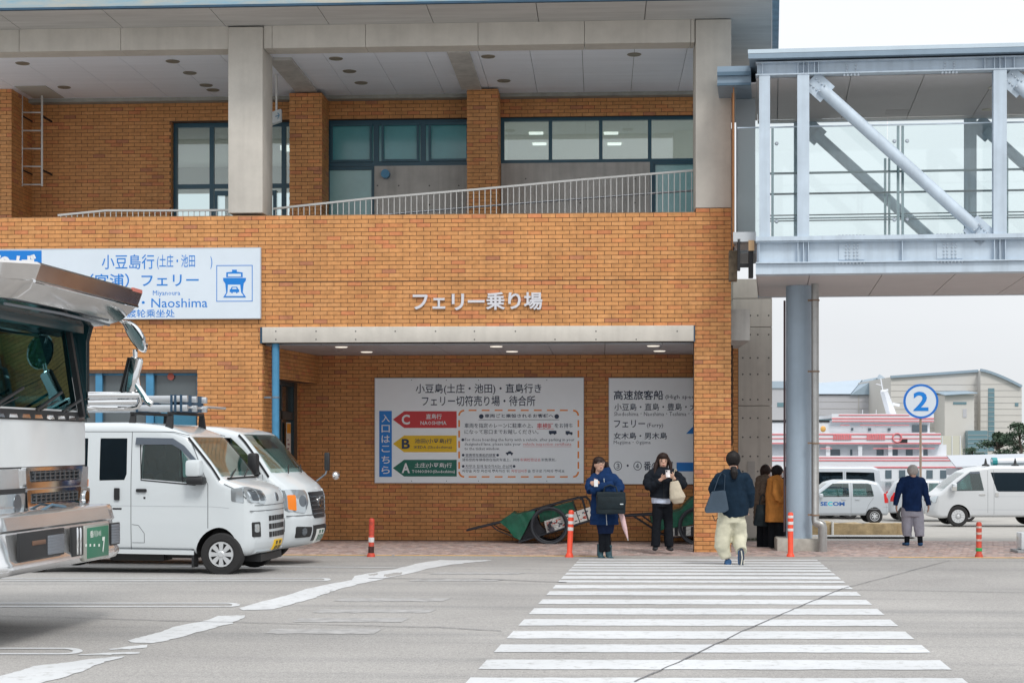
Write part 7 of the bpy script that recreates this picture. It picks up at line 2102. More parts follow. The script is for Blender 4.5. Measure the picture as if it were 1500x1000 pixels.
# ---- 1. woman in navy coat, black bag on her folded arms
p = Pn(884, 820, 24.85, 'woman in long navy coat and glasses with folded arms and big black bag'); t = p.t; J = p.J
hc = J(878, 680, -.03); f = Vector((.25, -1, .12))
rw = J(868, 711, -.24)
body = blob('body', head_parts(hc, f, .10) + [('t', [J(885, 690), J(885, 702)], [.06, .09]), ('t', [J(885, 700), J(884, 730), J(884, 755)], [.09, .10, .11], [.16, .13, .14]),
    ('t', [J(881, 750), J(882, 784), J(881, 800)], [.05, .035, .03]), ('t', [J(891, 750, .02), J(889, 784, 0), J(891, 800, -.02)], [.05, .035, .03])]
    + hand_parts(J(877, 706, -.235), Vector((1, 0, .1)) * -1, Vector((0, 0, 1)), .2), M_SKIN, t, .0075, 2)
blob('stockings', [('t', [J(881, 762), J(882, 784), J(881, 808)], [.085, .06, .048]), ('t', [J(891, 762, .02), J(889, 784, 0), J(891, 808, -.02)], [.085, .062, .048])], F_BTR, t, .01)
blob('skirt', [('t', [J(886, 752), J(887, 768), J(887, 781)], [.13, .12, .105], [.17, .145, .12])], F_SKT, t, .012, 2, .006)
coat = [puff([J(886, 691), J(886, 700), J(885, 725), J(885, 750), J(885, 768)], [.07, .12, .14, .155, .16], [.10, .19, .195, .215, .225]),
        ('s', J(872, 700, 0), .085), puff([J(873, 698, 0), J(866, 706, -.06), J(864, 713, -.11), J(866, 719, -.16)], [.06, .078, .078, .072], None), puff([J(866, 719, -.16), J(880, 713, -.23), J(897, 709, -.22)], [.072, .07, .062], None),
        ('s', J(898, 701, 0), .085), puff([J(897, 699, 0), J(904, 707, -.05), J(907, 713, -.09), J(905, 720, -.15)], [.06, .076, .075, .07], None), puff([J(905, 720, -.15), J(890, 718, -.22), J(876, 709, -.225)], [.07, .065, .05], None),
        ('t', [J(886, 694, 0), J(884, 686, .01)], [.10, .085], [.12, .11])]
blob('coat', coat, F_NAVY, t, .011, 2, .005, 3)
b = MB(); b.tube([J(884, 700, -.135), J(886, 735, -.165), J(888, 768, -.18)], .005, 6); b.build('zip', M_SW, t)
b = MB(); a = J(871.5, 706, -.305); b.box(a.x - .03, a.x + .03, a.y, a.y + .012, a.z - .06, a.z + .05); 
b.build('folded_paper', M_MASK, t)
HH = Vector((0, .028, .02))
blob('hair', [('s', hc + HH, .108, (.92, .92, 1.0)), ('s', hc + Vector((-.01, -.016, .056)), .092, (.95, .92, .80)), ('t', [J(871, 676, .05), J(869, 690, .05), J(867, 700, .03)], [.035, .04, .022], [.03, .034, .02]), ('t', [J(888, 676, .04), J(891, 690, .05), J(892, 699, .04)], [.03, .034, .02]), ('s', J(880, 685, .07), .085, (1, .7, 1.5))], M_HAIRB, t, .009, 2, .006)
face_detail(t, hc, f, glasses=True)
for (a, c, e) in ((J(880, 802, .03), J(879, 814, .02), J(883, 817, -.05)), (J(891, 803, 0), J(892, 815, -.02), J(897, 818.5, -.08))):
    blob('boot', [('t', [J(0, 0) * 0 + a + Vector((0, 0, .06)), a, c], [.062, .058, .05]), ('t', [c + Vector((0, 0, -.015)), e], [.045, .036], [.046, .042])], F_BOOT, t, .009, 2)
bg_ = empty('shoulder_bag', tuple(p.t.matrix_world @ Vector((0, 0, 0))), PHI, label='big soft black bag hanging on the folded arms of the woman in navy', cat='bag'); bg_.location = p.t.location
blob('bag_body', [('b', (J(872, 0).x, J(914, 0).x, -.40, -.24, J(0, 751).z, J(0, 719).z))], F_BAG, bg_, .012, 6, .008, 2)
b = MB(); b.tube([J(882, 722, -.34), J(884, 712, -.33), J(892, 709, -.31), J(900, 712, -.33), J(903, 722, -.34)], .011, 8); b.build('bag_strap', F_BAG, bg_)
b = MB(); b.box(J(874, 0).x, J(912, 0).x, -.412, -.40, J(0, 743).z, J(0, 726).z, bev=.005); b.build('bag_pocket', F_BAG, bg_)
b = MB(); a = J(908, 736.5, -.415); b.box(a.x - .025, a.x + .025, -.418, -.412, a.z - .008, a.z + .008); b.build('bag_tag', M_SW, bg_)
um = empty('umbrella', tuple(p.t.location), PHI, label='pale pink folded umbrella hanging beside the woman in navy', cat='umbrella')
b = MB(); b.tube([J(907, 748, -.2), J(910, 756, -.2), J(914, 772, -.2), J(918, 787, -.2)], [.03, .042, .036, .012], 12); b.build('canopy', mat('pale_pink', (0.66, 0.46, 0.46), .6, var=.1, vscale=20), um)
b = MB(); b.tube([J(907, 748, -.2), J(905, 738, -.2)], .009, 8); b.tube([J(918, 787, -.2), J(918.7, 790, -.2)], .006, 6); b.build('shaft', M_SW, um)

# ---- 2. woman reading her phone
p = Pn(969, 806, 26.0, 'young woman with long hair in black puffer jacket looking down at her phone'); t = p.t; J = p.J
hc = J(971, 674, -.02); f = Vector((.05, -1, -.28))
hp = hand_parts(J(966.5, 701, -.24), Vector((.8, -.3, .55)), Vector((.2, -.4, .9)), .6) + hand_parts(J(985, 699, -.24), Vector((-.9, -.3, .5)), Vector((-.2, -.4, .9)), .6)
blob('body', head_parts(hc, f, .098) + [('t', [J(970, 684), J(970, 700), J(970, 735)], [.06, .10, .10], [.07, .15, .14]), ('t', [J(964, 730), J(962, 765), J(960, 800)], [.06, .04, .035]), ('t', [J(977, 730), J(979, 765), J(980, 800)], [.06, .04, .035]),
      ('t', [J(957, 708, -.16), J(967, 701, -.24)], [.035, .028]), ('t', [J(994, 708, -.16), J(984, 699, -.24)], [.035, .028])] + hp, M_SKIN, t, .0075, 2)
blob('trousers', [('t', [J(970, 728), J(970, 742)], [.12, .125], [.165, .17]), ('t', [J(964, 738), J(962, 765), J(960, 800)], [.10, .078, .085], [.098, .075, .078]), ('t', [J(977, 738), J(979, 765), J(980, 800)], [.10, .078, .085], [.098, .075, .078])], F_BTR, t, .011, 2, .006, 4)
blob('shirt', [('t', [J(969, 722), J(969, 730), J(969, 737)], [.135, .14, .142], [.165, .172, .165])], F_SHT, t, .011, 2, .006, 8)
blob('jacket', [puff([J(971, 685), J(971, 692), J(970, 710), J(969, 729)], [.075, .12, .15, .155], [.085, .19, .20, .185]),
      ('s', J(957, 693), .082), puff([J(958, 691), J(951, 698, -.01), J(948, 706, -.03), J(951, 714, -.10)], [.06, .072, .072, .07]), puff([J(951, 714, -.10), J(958, 709, -.18), J(964, 703, -.23)], [.07, .062, .045]),
      ('s', J(985, 693), .082), puff([J(984, 691), J(992, 697, -.01), J(998, 704, -.03), J(1000, 711, -.10)], [.06, .072, .072, .07]), puff([J(1000, 711, -.10), J(994, 707, -.18), J(987, 701, -.23)], [.07, .062, .045]), ('t', [J(970, 690), J(970, 683)], [.09, .085])], F_BLK, t, .011, 2, .004, 5)
b = MB(); b.tube([J(971, 694, -.155), J(971, 728, -.17)], .005, 6); b.build('zip', M_BLKP, t)
blob('hair', [('s', hc + Vector((0, .026, .024)), .108, (.93, .93, 1.0)), ('s', hc + Vector((0, -.014, .060)), .092, (.95, .94, .80)), ('t', [J(965, 670, .0), J(960, 683, -.03), J(958, 698, -.08)], [.035, .038, .02]), ('t', [J(977, 670, .0), J(982, 680, .0), J(983, 692, -.05)], [.034, .034, .02]), ('s', J(971, 682, .07), .095, (1, .6, 1.5)), ('t', [J(966, 668, -.06), J(963.5, 676, -.06)], [.02, .014]), ('t', [J(976, 668, -.06), J(979, 676, -.06)], [.02, .014])], M_HAIRB, t, .0085, 2, .005)
face_detail(t, hc, f, (0.55, 0.08, 0.07))
for a, dx in ((J(960, 803), -.15), (J(980, 803.5), .15)): shoe('shoe', t, a + Vector((0, .0, -.03)), Vector((dx, -1, 0)), F_SHOE)
ph = empty('phone', tuple(p.t.location), PHI, label='light phone held in both hands by the woman in black puffer', cat='phone')
b = MB(); a = J(975.5, 693, -.33); b.box(-.036, .036, -.005, .005, -.07, .07, Matrix.Translation(a) @ Matrix.Rotation(radians(-35), 4, 'X'), bev=.004); b.build('case', mat('phone_case', (0.55, 0.52, 0.52), .3), ph)
b = MB(); b.box(-.03, -.008, -.010, -.005, .03, .06, Matrix.Translation(a) @ Matrix.Rotation(radians(-35), 4, 'X')); b.build('camera_bump', M_BLKP, ph)
tb = empty('tote_bag', tuple(p.t.location), PHI, label='beige canvas tote bag hanging from the arm of the phone woman', cat='bag')
blob('bag_body', [('t', [J(985, 704, -.26), J(987, 715, -.27), J(990, 728, -.27), J(991, 736, -.26)], [.045, .06, .07, .04], [.07, .10, .135, .08])], F_BEIGE, tb, .011, 3, .008, 3)
b = MB(); b.tube([J(983, 705, -.25), J(984, 697, -.26), J(987, 687, -.15), J(990, 689, -.1)], .018, 8, r2=.006); b.build('bag_strap', F_BEIGE, tb)

# ---- 3. running person seen from behind
p = Pn(1072, 830, 22.4, 'running person in navy hooded jacket and baggy cream trousers seen from behind'); t = p.t; J = p.J
hc = J(1073.5, 673, -.02); f = Vector((0, 1, 0))
blob('body', head_parts(hc, f, .10) + [('t', [J(1072, 690), J(1071, 710), J(1070, 755)], [.06, .10, .10], [.08, .15, .14]), ('t', [J(1063, 750), J(1060, 790), J(1066, 822)], [.06, .045, .032]), ('t', [J(1081, 750), J(1084, 782, .04), J(1083, 792, .0), J(1084, 804, -.16), J(1083, 808, -.2)], [.06, .045, .04, .035, .03])]
     + hand_parts(J(1047, 727, .10), Vector((.5, .6, -.3)), Vector((0, 0, 1)), .5) + hand_parts(J(1097, 742, .12), Vector((0, .5, -.9)), Vector((0, 1, 0)), .5), M_SKIN, t, .0085, 2)
blob('trousers', [('t', [J(1071, 748), J(1071, 765)], [.14, .15], [.19, .195]),
     ('t', [J(1063, 762), J(1059, 785), J(1058, 800), J(1064, 817)], [.13, .125, .115, .075], [.12, .12, .115, .07]),
     ('t', [J(1081, 762), J(1084, 782, .04), J(1083, 792, .0), J(1084, 806, -.17)], [.125, .115, .11, .08], [.115, .11, .105, .08]), ('s', J(1080, 778, .04), .11)], F_CRM, t, .012, 2, .014, 6)
blob('jacket', [('t', [J(1073, 688), J(1071, 698), J(1071, 720), J(1074, 745), J(1076, 757)], [.08, .14, .16, .175, .16], [.12, .215, .22, .225, .20]),
     ('s', J(1055, 701), .095), ('t', [J(1060, 697, 0), J(1051, 706, .01), J(1046, 717, .06), J(1049, 729, .12)], [.06, .09, .085, .06]), ('s', J(1090, 701), .095), ('t', [J(1085, 697, 0), J(1094, 706, 0), J(1098, 720, .0), J(1099, 742, .08)], [.06, .09, .085, .062]), ('t', [J(1064, 690, -.03), J(1073, 694, -.11), J(1082, 690, -.03)], [.05, .06, .05])], F_NAVY2, t, .012, 2, .012, 9)
blob('hair', [('s', hc + Vector((0, -.012, .012)), .112, (.94, .96, 1.06)), ('t', [J(1073, 684, -.10), J(1073.5, 692, -.15), J(1073, 701, -.16)], [.045, .055, .03]), ('s', J(1073.5, 688, -.12), .035)], M_HAIR, t, .0085, 2, .005)
blob('shoe', [('t', [J(1066, 822, -.04), J(1067, 823.5, .04), J(1067, 826, .15)], [.05, .045, .03], [.05, .052, .046])], F_SNK, t, .009, 2)
b = MB(); b.box(-.05, .05, -.09, .19, 0, .03, Matrix.Translation(J(1067, 830, 0)), bev=.012); b.build('shoe_sole', F_SOLE, t)
c_ = J(1082.5, 814.5, -.24)
blob('shoe', [('t', [c_ + Vector((0, .04, .10)), c_ + Vector((0, .045, 0)), c_ + Vector((0, .035, -.10))], [.035, .042, .034], [.042, .048, .045])], F_SNK, t, .009, 2)
b = MB(); P_ = [(c_.x + .045 * cos(a) * (1.0 if abs(sin(a)) > .5 else .82), c_.z + .135 * sin(a)) for a in [2 * pi * i / 24 for i in range(24)]]; b.prism(P_, 'y', c_.y - .012, c_.y + .012); b.build('shoe_sole', F_SOLD, t)
b = MB(); b.tube([c_ + Vector((-.005, -.016, .10)), c_ + Vector((.008, -.016, .0)), c_ + Vector((-.006, -.016, -.10))], .009, 6); b.tube([c_ + Vector((.03, -.014, -.09)), c_ + Vector((.034, -.014, -.03))], .006, 6); b.build('sole_stripe', F_SOLE, t)
tb = empty('shoulder_bag', tuple(p.t.location), PHI, label='slate blue shoulder bag at the left side of the running person', cat='bag')
bm_ = [(J(1040, 719).x, J(1040, 719).z), (J(1059, 717).x, J(1059, 717).z), (J(1064, 745).x, J(1064, 745).z), (J(1058, 749).x, J(1058, 749).z), (J(1031, 750).x, J(1031, 750).z), (J(1030, 745).x, J(1030, 745).z)]
b = MB(); b.prism(smooth_poly(bm_, .02, 3), 'y', -.26, -.15); b.build('bag_body', F_BAGN, tb)
b = MB(); b.tube([J(1042, 722, -.2), J(1050, 700, -.16), J(1056, 691, -.09), J(1060, 695, -.15), J(1058, 722, -.2)], .014, 8, r2=.005); b.build('bag_strap', F_BAGN, tb)
b = MB(); b.tube([J(1041, 753, -.2), J(1045, 762, -.2), J(1049, 757, -.2)], .007, 6); b.build('dangling_strap', M_BLKP, tb)

# ---- 4-6. group waiting by the column
def waiting(px, fy_, d, label, top, coatm, x_c, hem, hairm, belly=.15, arm=True, coatlen=None, puffy=False, fdir=Vector((1, -.15, 0))):
    p = Pn(px, fy_, d, label); t = p.t; J = p.J
    hc = J(px + 2, top + 11.5, 0); tf = (lambda *a: puff(*a)) if puffy else (lambda P, a, c=None: ('t', P, a, c or a))
    aw = J(px + 14, 727, -.22)
    blob('body', head_parts(hc, fdir, .098) + [('t', [J(px, top + 20), J(px, 715), J(px - 1, 760)], [.06, .13, .13], [.07, .09, .10]), ('t', [J(px - 4, 760, .06), J(px - 5, 800, .06)], [.05, .035]), ('t', [J(px + 4, 760, -.04), J(px + 4, 800, -.04)], [.05, .035])] + hand_parts(aw, Vector((1, -.1, -.1)), Vector((0, 0, 1)), .5), M_SKIN, t, .009, 2)
    blob('trousers', [('t', [J(px - 4, 755, .06), J(px - 5, 780, .06), J(px - 5, 801, .06)], [.10, .085, .08]), ('t', [J(px + 4, 755, -.04), J(px + 4, 780, -.04), J(px + 4, 801, -.04)], [.10, .085, .08])], F_BTR, t, .012, 2, .006, 3)
    blob('coat', [tf([J(px, top + 19), J(px - 1, 702), J(px - 1, 725), J(px, 745), J(px, hem)], [.08, .15, .165, .17, .18], [.09, .155, .19, .20, .21]),
                  tf([J(px - 3, 703, -.16), J(px - 4, 722, -.20), J(px - 1, 732, -.21)], [.075, .072, .065]), tf([J(px - 1, 732, -.21), J(px + 6, 731, -.22), J(px + 14, 727, -.22)], [.065, .06, .05]), ('t', [J(px - 1, top + 22), J(px - 3, top + 16)], [.10, .09])], coatm, t, .012, 2, .006, px)
    blob('hair', [('s', hc + Vector((-.018, .0, .02)), .108, (.95, .93, 1.0)), ('s', hc + Vector((-.05, 0, -.03)), .07, (.9, 1.0, 1.1))], hairm, t, .009, 2, .008, px)
    face_detail(t, hc, fdir)
    b = MB(); b.sphere(hc + fdir.normalized() * .062 + Vector((0, 0, -.045)), .05, 14, 10, (.75, .95, .9)); b.build('face_mask', M_MASK, t)
    for dx, dy in ((-5, .06), (4, -.04)): shoe('shoe', t, J(px + dx, fy_, dy), Vector((1, 0, 0)), F_SHOE, .23)
    return p
p4 = waiting(1121, 806, 28.0, 'woman in taupe hooded puffer with a face mask carrying a black tote', 678.5, F_BRN, 0, 768, M_HAIRB, puffy=True)
J = p4.J; tb = empty('tote_bag', tuple(p4.t.location), PHI, label='black tote bag hanging in front of the taupe puffer coat', cat='bag')
blob('bag_body', [('t', [J(1113, 738, -.32), J(1113, 752, -.33), J(1112, 769, -.32)], [.05, .07, .06], [.11, .14, .16])], F_BAG, tb, .012, 3, .006, 3)
b = MB(); b.tube([J(1108, 740, -.32), J(1110, 727, -.30), J(1114, 723, -.28), J(1118, 728, -.30), J(1119, 740, -.32)], .010, 8); b.build('bag_strap', F_BAG, tb)
p5 = waiting(1138, 806, 27.55, 'woman in tan orange coat with a white face mask beside the bridge column', 679.5, F_ORG, 0, 764, M_HAIR)
p6 = waiting(1155, 806, 28.3, 'dark dressed person almost wholly hidden behind the blue bridge column', 681, F_BLK, 0, 764, M_HAIR)

# ---- 7. old man walking away
p = Pn(1336, 800, 28.4, 'grey haired man in navy sweater and light grey trousers walking away'); t = p.t; J = p.J
hc = J(1336.5, 690, -.02)
blob('body', head_parts(hc, Vector((0, 1, 0)), .10) + [('t', [J(1336, 700), J(1336, 715), J(1336, 750)], [.06, .10, .10], [.08, .16, .14]), ('t', [J(1330, 748), J(1329, 770, .02), J(1329, 796, .02)], [.06, .04, .03]), ('t', [J(1344, 748), J(1345, 770, -.04), J(1347, 796, -.06)], [.06, .04, .03])]
     + hand_parts(J(1314, 738, .02), Vector((-.1, 0, -1)), Vector((0, 1, 0)), .4) + hand_parts(J(1359, 738, -.04), Vector((.05, 0, -1)), Vector((0, -1, 0)), .4), M_SKIN, t, .0085, 2)
blob('trousers', [('t', [J(1336, 742), J(1336, 756)], [.13, .14], [.19, .195]), ('t', [J(1329, 752), J(1329, 770, .02), J(1329, 785, .02)], [.105, .09, .075], [.11, .095, .08]), ('t', [J(1344, 752), J(1345, 770, -.04), J(1346, 785, -.06)], [.105, .09, .075], [.11, .095, .08])], F_GRY, t, .011, 2, .008, 4)
blob('sock', [('t', [J(1329, 783, .02), J(1329, 795, .02)], [.05, .045])], F_BTR, t, .01, 1); blob('sock', [('t', [J(1346, 783, -.06), J(1347, 795, -.06)], [.05, .045])], F_BTR, t, .01, 1)
blob('sweater', [('t', [J(1336, 696), J(1336, 701), J(1336, 720), J(1336, 748)], [.07, .13, .15, .155], [.085, .20, .175, .18]), ('s', J(1323, 705), .085), ('t', [J(1326, 702), J(1319, 710), J(1315, 723), J(1312, 740, .02)], [.06, .075, .058, .045]), ('s', J(1349, 705), .085), ('t', [J(1346, 702), J(1353, 710), J(1356, 723), J(1360, 740, -.03)], [.06, .075, .058, .045])], F_SWT, t, .011, 2, .007, 6)
blob('hair', [('s', hc + Vector((0, -.01, .018)), .107, (.95, .97, 1.0))], M_HAIRG, t, .0085, 2, .005)
shoe('shoe', t, J(1329, 799, .02), Vector((-.1, 1, 0)), F_SNK); shoe('shoe', t, J(1347, 799, -.06), Vector((.2, 1, 0)), F_SNK)
# ================================================================ FERRY
M_FW = mat('ferry_white', (0.74, 0.76, 0.80), .45, var=.04, vscale=.6)
M_FR = mat('ferry_red', (0.72, 0.22, 0.24), .5, var=.08, vscale=1)
M_FGL = mat('ferry_window', (0.10, 0.14, 0.17), .15, spec=.8)
DF = 180.0
o_ = Wd(1250, 650, DF)
fe = empty('ferry', (o_.x, o_.y, -2.6), PHI, label='white car ferry with red stripes moored behind the parked cars', cat='ferry')
fs = FPX / DF
def fX(px): return (px - 1250) / fs
def fZ(py): return CAM_H + 2.6 + (650 - py) / fs
def deck(px0, px1, y0, y1, dep0, dep1, name='deck_house', m=M_FW, par=fe):
    b = MB(); b.box(fX(px0), fX(px1), dep0, dep1, fZ(y1), fZ(y0)); return b.build(name, m, par)
hullp = [(fX(1060), 0), (fX(1408), 0), (fX(1416), fZ(690)), (fX(1412), fZ(684)), (fX(1060), fZ(684))]
b = MB(); b.prism([(q[0], q[1]) for q in hullp], 'y', -.6, 11); hull = b.build('hull', M_FW, fe)
deck(1060, 1405, 672, 684, -.5, 10.8, 'lower_deck'); 
deck(1060, 1390, 651, 672, 1.0, 10, 'passenger_deck'); deck(1060, 1380, 649, 651.5, -.4, 10.6, 'deck_slab')
deck(1060, 1372, 633, 650, .5, 9.8, 'upper_deck'); deck(1217, 1366, 616, 633, 1.2, 9, 'bridge_deck'); deck(1222, 1368, 607, 612, .4, 9.6, 'roof_deck')
deck(1340, 1362, 622, 632, 1.0, 1.2, 'wheelhouse_window', M_FGL)
for py, x0, x1, w in ((608, 1227, 1330, 1.5), (613, 1217, 1366, 2), (617, 1217, 1366, 1.6), (622.5, 1229, 1243, 1.2), (622.5, 1258, 1330, 1.2), (636, 1100, 1376, 2), (642, 1100, 1376, 1.6), (649, 1100, 1376, 2), (656.5, 1200, 1217, 1.2), (656.5, 1277, 1367, 1.4), (670, 1100, 1405, 1.8), (674, 1100, 1405, 1.8), (684, 1060, 1407, 2.2)):
    b = MB(); b.box(fX(x0), fX(x1), -.66, -.60, fZ(py + w / 2), fZ(py - w / 2)); b.build('red_stripe', M_FR, fe)
# bulwark panels carrying the stripes, seats stacked on deck
for (x0, x1, a, c) in ((1217, 1366, 606, 619), (1100, 1376, 634, 651), (1100, 1406, 667, 686)):
    deck(x0, x1, a, c, -.6, -.5, 'bulwark')
for i in range(8):
    x = 1219 + i * 3.4; deck(x, x + 2.4, 636, 644, -.72, -.62, 'deck_seat', M_FR); deck(x + 49, x + 51.4, 636, 644, -.72, -.62, 'deck_seat', M_FR)
for x, y, w in ((1250, 628, 3), (1275, 628.5, 4), (1304, 628.5, 4)): deck(x, x + w, y - 2, y + 2, 1.05, 1.2, 'porthole', M_FGL)
for x0, x1 in ((1219, 1233), (1248, 1251), (1262, 1266), (1287, 1297), (1304, 1318), (1330, 1340), (1350, 1362)):
    deck(x0, x1, 658, 668, .9, 1.0, 'cabin_window', M_FGL)
for x in (1209, 1256, 1300, 1345): deck(x, x + 6, 651, 667, -.4, -.2, 'deck_post')
for i in range(14):
    x = 1135 + i * 20; deck(x, x + 9, 688, 700, -.68, -.6, 'hull_window', M_FGL)
deck(1316, 1327, 643, 648, -.7, -.61, 'name_board', M_BLKP)
b = MB(); c = fX(1312); n = 16
b.tube([(c + .5 * cos(2 * pi * i / n), -.7, fZ(641) + .5 * sin(2 * pi * i / n)) for i in range(n)], .09, 6, closed=True); b.build('lifebuoy', M_FR, fe)
b = MB(); b.sphere((fX(1204), -.7, fZ(628)), .32, 10, 8, (1, .3, 1.1)); b.build('funnel_emblem', mat('gold_emblem', (0.75, 0.42, 0.12), .4), fe)
deck(1100, 1215, 618, 634, .0, 7, 'funnel_house'); deck(1100, 1215, 615, 618, -.1, 7.1, 'funnel_top', M_BLKP)
mast = MB(); mast.add([(fX(1314), 3, fZ(607)), (fX(1323), 3, fZ(607)), (fX(1310), 3, fZ(572)), (fX(1304), 3, fZ(572)), (fX(1314), 5, fZ(607)), (fX(1323), 5, fZ(607)), (fX(1310), 5, fZ(572)), (fX(1304), 5, fZ(572))], [(0, 1, 2, 3), (4, 7, 6, 5), (0, 4, 5, 1), (1, 5, 6, 2), (2, 6, 7, 3), (3, 7, 4, 0)]); mast.build('mast', M_FW, fe)
b = MB(); b.bar((fX(1306), 4, fZ(574)), (fX(1302), 4, fZ(552)), .12); b.bar((fX(1302), 4, fZ(571)), (fX(1313), 4, fZ(569)), .25); b.bar((fX(1303), 4, fZ(562)), (fX(1295), 4, fZ(560)), .08); b.bar((fX(1320), 4, fZ(590)), (fX(1330), 4, fZ(592)), .3); b.build('mast_yard', M_FW, fe)
for x0, x1 in ((1263, 1263.5), (1305, 1305.5), (1283, 1283.5)):
    b = MB(); b.bar((fX(x0), 0, fZ(650)), (fX(x1), 0, fZ(600)), .06); b.build('stay_wire', M_FW, fe)
# ================================================================ FAR BUILDINGS
M_B1 = mat('far_beige', (0.58, 0.56, 0.53), .8, var=.05, vscale=.08); M_B2 = mat('far_grey', (0.48, 0.48, 0.51), .8, var=.05, vscale=.08)  # distance haze put into these wall colours by raising them paler
M_RF = mat('far_blue_roof', (0.38, 0.46, 0.54), .5, var=.05, vscale=.1); M_GB = mat('far_gable', (0.27, 0.35, 0.42), .6)
M_WN = mat('far_window', (0.14, 0.24, 0.28), .2); M_LN = mat('far_joint', (0.42, 0.41, 0.40), .8)
def farb(px, d, label, name='harbour_hall'):
    P = Wd(px, 650, d); t = empty(name, (P.x, P.y, -1.4), PHI, label=label, cat='building'); s_ = FPX / d
    return t, (lambda x: (x - px) / s_), (lambda y: CAM_H + 1.4 + (650 - y) / s_)
t, X, Z = farb(1230, 340, 'low grey hall with a pale blue pitched roof and dark blue gable')
b = MB(); b.box(X(1080), X(1330), 0, 30, 0, Z(578.5)); b.build('wall', M_B2, t)
b = MB(); b.add([(X(1080), -.5, Z(577)), (X(1245), -.5, Z(577)), (X(1284), 14, Z(552)), (X(1080), 14, Z(567)), (X(1080), 30, Z(577)), (X(1325), 30, Z(577)), (X(1322), -.5, Z(577))], [(0, 1, 2, 3), (3, 2, 5, 4)]); b.build('roof', M_RF, t)
b = MB(); b.add([(X(1245), -.6, Z(578)), (X(1324), -.6, Z(578)), (X(1284.5), -.4, Z(552.5)), (X(1245), 1, Z(578)), (X(1324), 1, Z(578)), (X(1284.5), 13, Z(552.5))], [(0, 1, 2), (3, 5, 4), (0, 2, 5, 3), (1, 4, 5, 2), (0, 3, 4, 1)]); b.build('gable', M_GB, t)
b = MB(); b.bar((X(1285), -.8, Z(551.5)), (X(1326), -.8, Z(578.5)), 1.0); b.build('verge', M_RF, t)
for y in (588, 598, 608): 
    b = MB(); b.box(X(1080), X(1330), -.06, 0, Z(y + .35), Z(y - .35)); b.build('wall_joint', M_LN, t)
for x0, x1 in ((1131, 1150), (1200, 1226)):
    b = MB(); b.box(X(x0), X(x1), -.1, 0, Z(616), Z(609)); w = b.build('window_band', M_WN, t)
b = MB(); b.box(X(1257), X(1258.5), -.1, 0, Z(620), Z(579)); b.build('wall_joint', M_LN, t)
b = MB(); b.box(X(1204), X(1212), 4, 8, Z(577), Z(573)); b.build('roof_vent', M_B2, t)
t, X, Z = farb(1136, 330, 'pale low block seen left of the blue column across the harbour')
b = MB(); b.box(X(1090), X(1150), -3, 10, 0, Z(569)); b.build('wall', M_B2, t); b = MB(); b.box(X(1090), X(1148), -3.3, 10.3, Z(569), Z(559)); b.build('roof', M_RF, t)
b = MB(); b.box(X(1135), X(1147), -3.1, -3, Z(596), Z(590)); b.build('window_band', M_WN, t)
t, X, Z = farb(1400, 320, 'tall beige concert hall with curved roof and a vertical glass strip')
b = MB()
pr_ = [(X(1305), 0), (X(1432), 0), (X(1432), Z(543)), (X(1305), Z(552))]
b.prism(pr_, 'y', 0, 30); b.build('wall', M_B1, t)
cv = [(X(1432), 0), (X(1492), 0), (X(1492), Z(570))] + [(X(1432 + 60 * k / 8), Z(543 + 24 * (k / 8) ** 1.35)) for k in range(8, -1, -1)]
b = MB(); b.prism(cv, 'y', -2, 28); b.build('wall', M_B1, t)
b = MB()
for k in range(8): b.bar((X(1431 + 60 * k / 8), -2.4, Z(542.5 + 24 * (k / 8) ** 1.35)), (X(1431 + 60 * (k + 1) / 8), -2.4, Z(542.5 + 24 * ((k + 1) / 8) ** 1.35)), .5)
b.bar((X(1304), -.3, Z(552)), (X(1432), -.3, Z(543)), .5); b.build('roof_edge', M_GB, t)
b = MB(); b.box(X(1443), X(1452), -2.12, -2, Z(660), Z(569)); gs_ = b.build('glass_strip', M_WN, t)
for k in range(11):
    b = MB(); b.box(X(1443), X(1452), -2.2, -2.12, Z(575.4 + k * 7), Z(575 + k * 7)); b.build('glazing_bar', M_B1, gs_)
for k in range(10):
    y = 563 + k * 9; b = MB(); b.box(X(1432), X(1492), -2.06, -2.0, Z(y + .25), Z(y - .25)); b.build('wall_joint', M_LN, t)
    b = MB(); b.box(X(1305), X(1432), -.06, 0, Z(y + .25), Z(y - .25)); b.build('wall_joint', M_LN, t)
b = MB(); b.box(X(1482), X(1487), -2.1, -2, Z(595), Z(590)); b.build('window', M_WN, t)
b = MB(); b.box(X(1368), X(1410), -8, 0, 0, Z(579)); b.build('side_block', M_B1, t)
b = MB(); b.add([(X(1366), -9, Z(580)), (X(1413), -9, Z(577)), (X(1415), 0, Z(572)), (X(1366), 0, Z(573)), (X(1366), -9, Z(581)), (X(1413), -9, Z(578)), (X(1415), 0, Z(573.5)), (X(1366), 0, Z(574.5))], [(0, 1, 2, 3), (4, 7, 6, 5), (0, 4, 5, 1), (1, 5, 6, 2), (2, 6, 7, 3), (3, 7, 4, 0)]); b.build('canopy_roof', M_GB, t)
b = MB(); b.box(X(1380), X(1399), -8.1, -8, Z(593.5), Z(590)); b.build('window', M_WN, t)
b = MB(); b.box(X(1394), X(1399), -8.1, -8, Z(612), Z(600)); b.build('window', M_B2, t)
b = MB(); b.box(X(1397), X(1425), -10, -8.2, 0, Z(631)); gl_ = b.build('glass_hall', M_WN, t)
for k in range(5):
    b = MB(); b.box(X(1397), X(1425), -10.1, -10, Z(637.4 + k * 6), Z(637 + k * 6)); b.build('glazing_bar', M_B1, gl_)
t, X, Z = farb(1395, 240, 'cream sheeted harbour shed standing behind the ferry bow', 'harbour_shed')
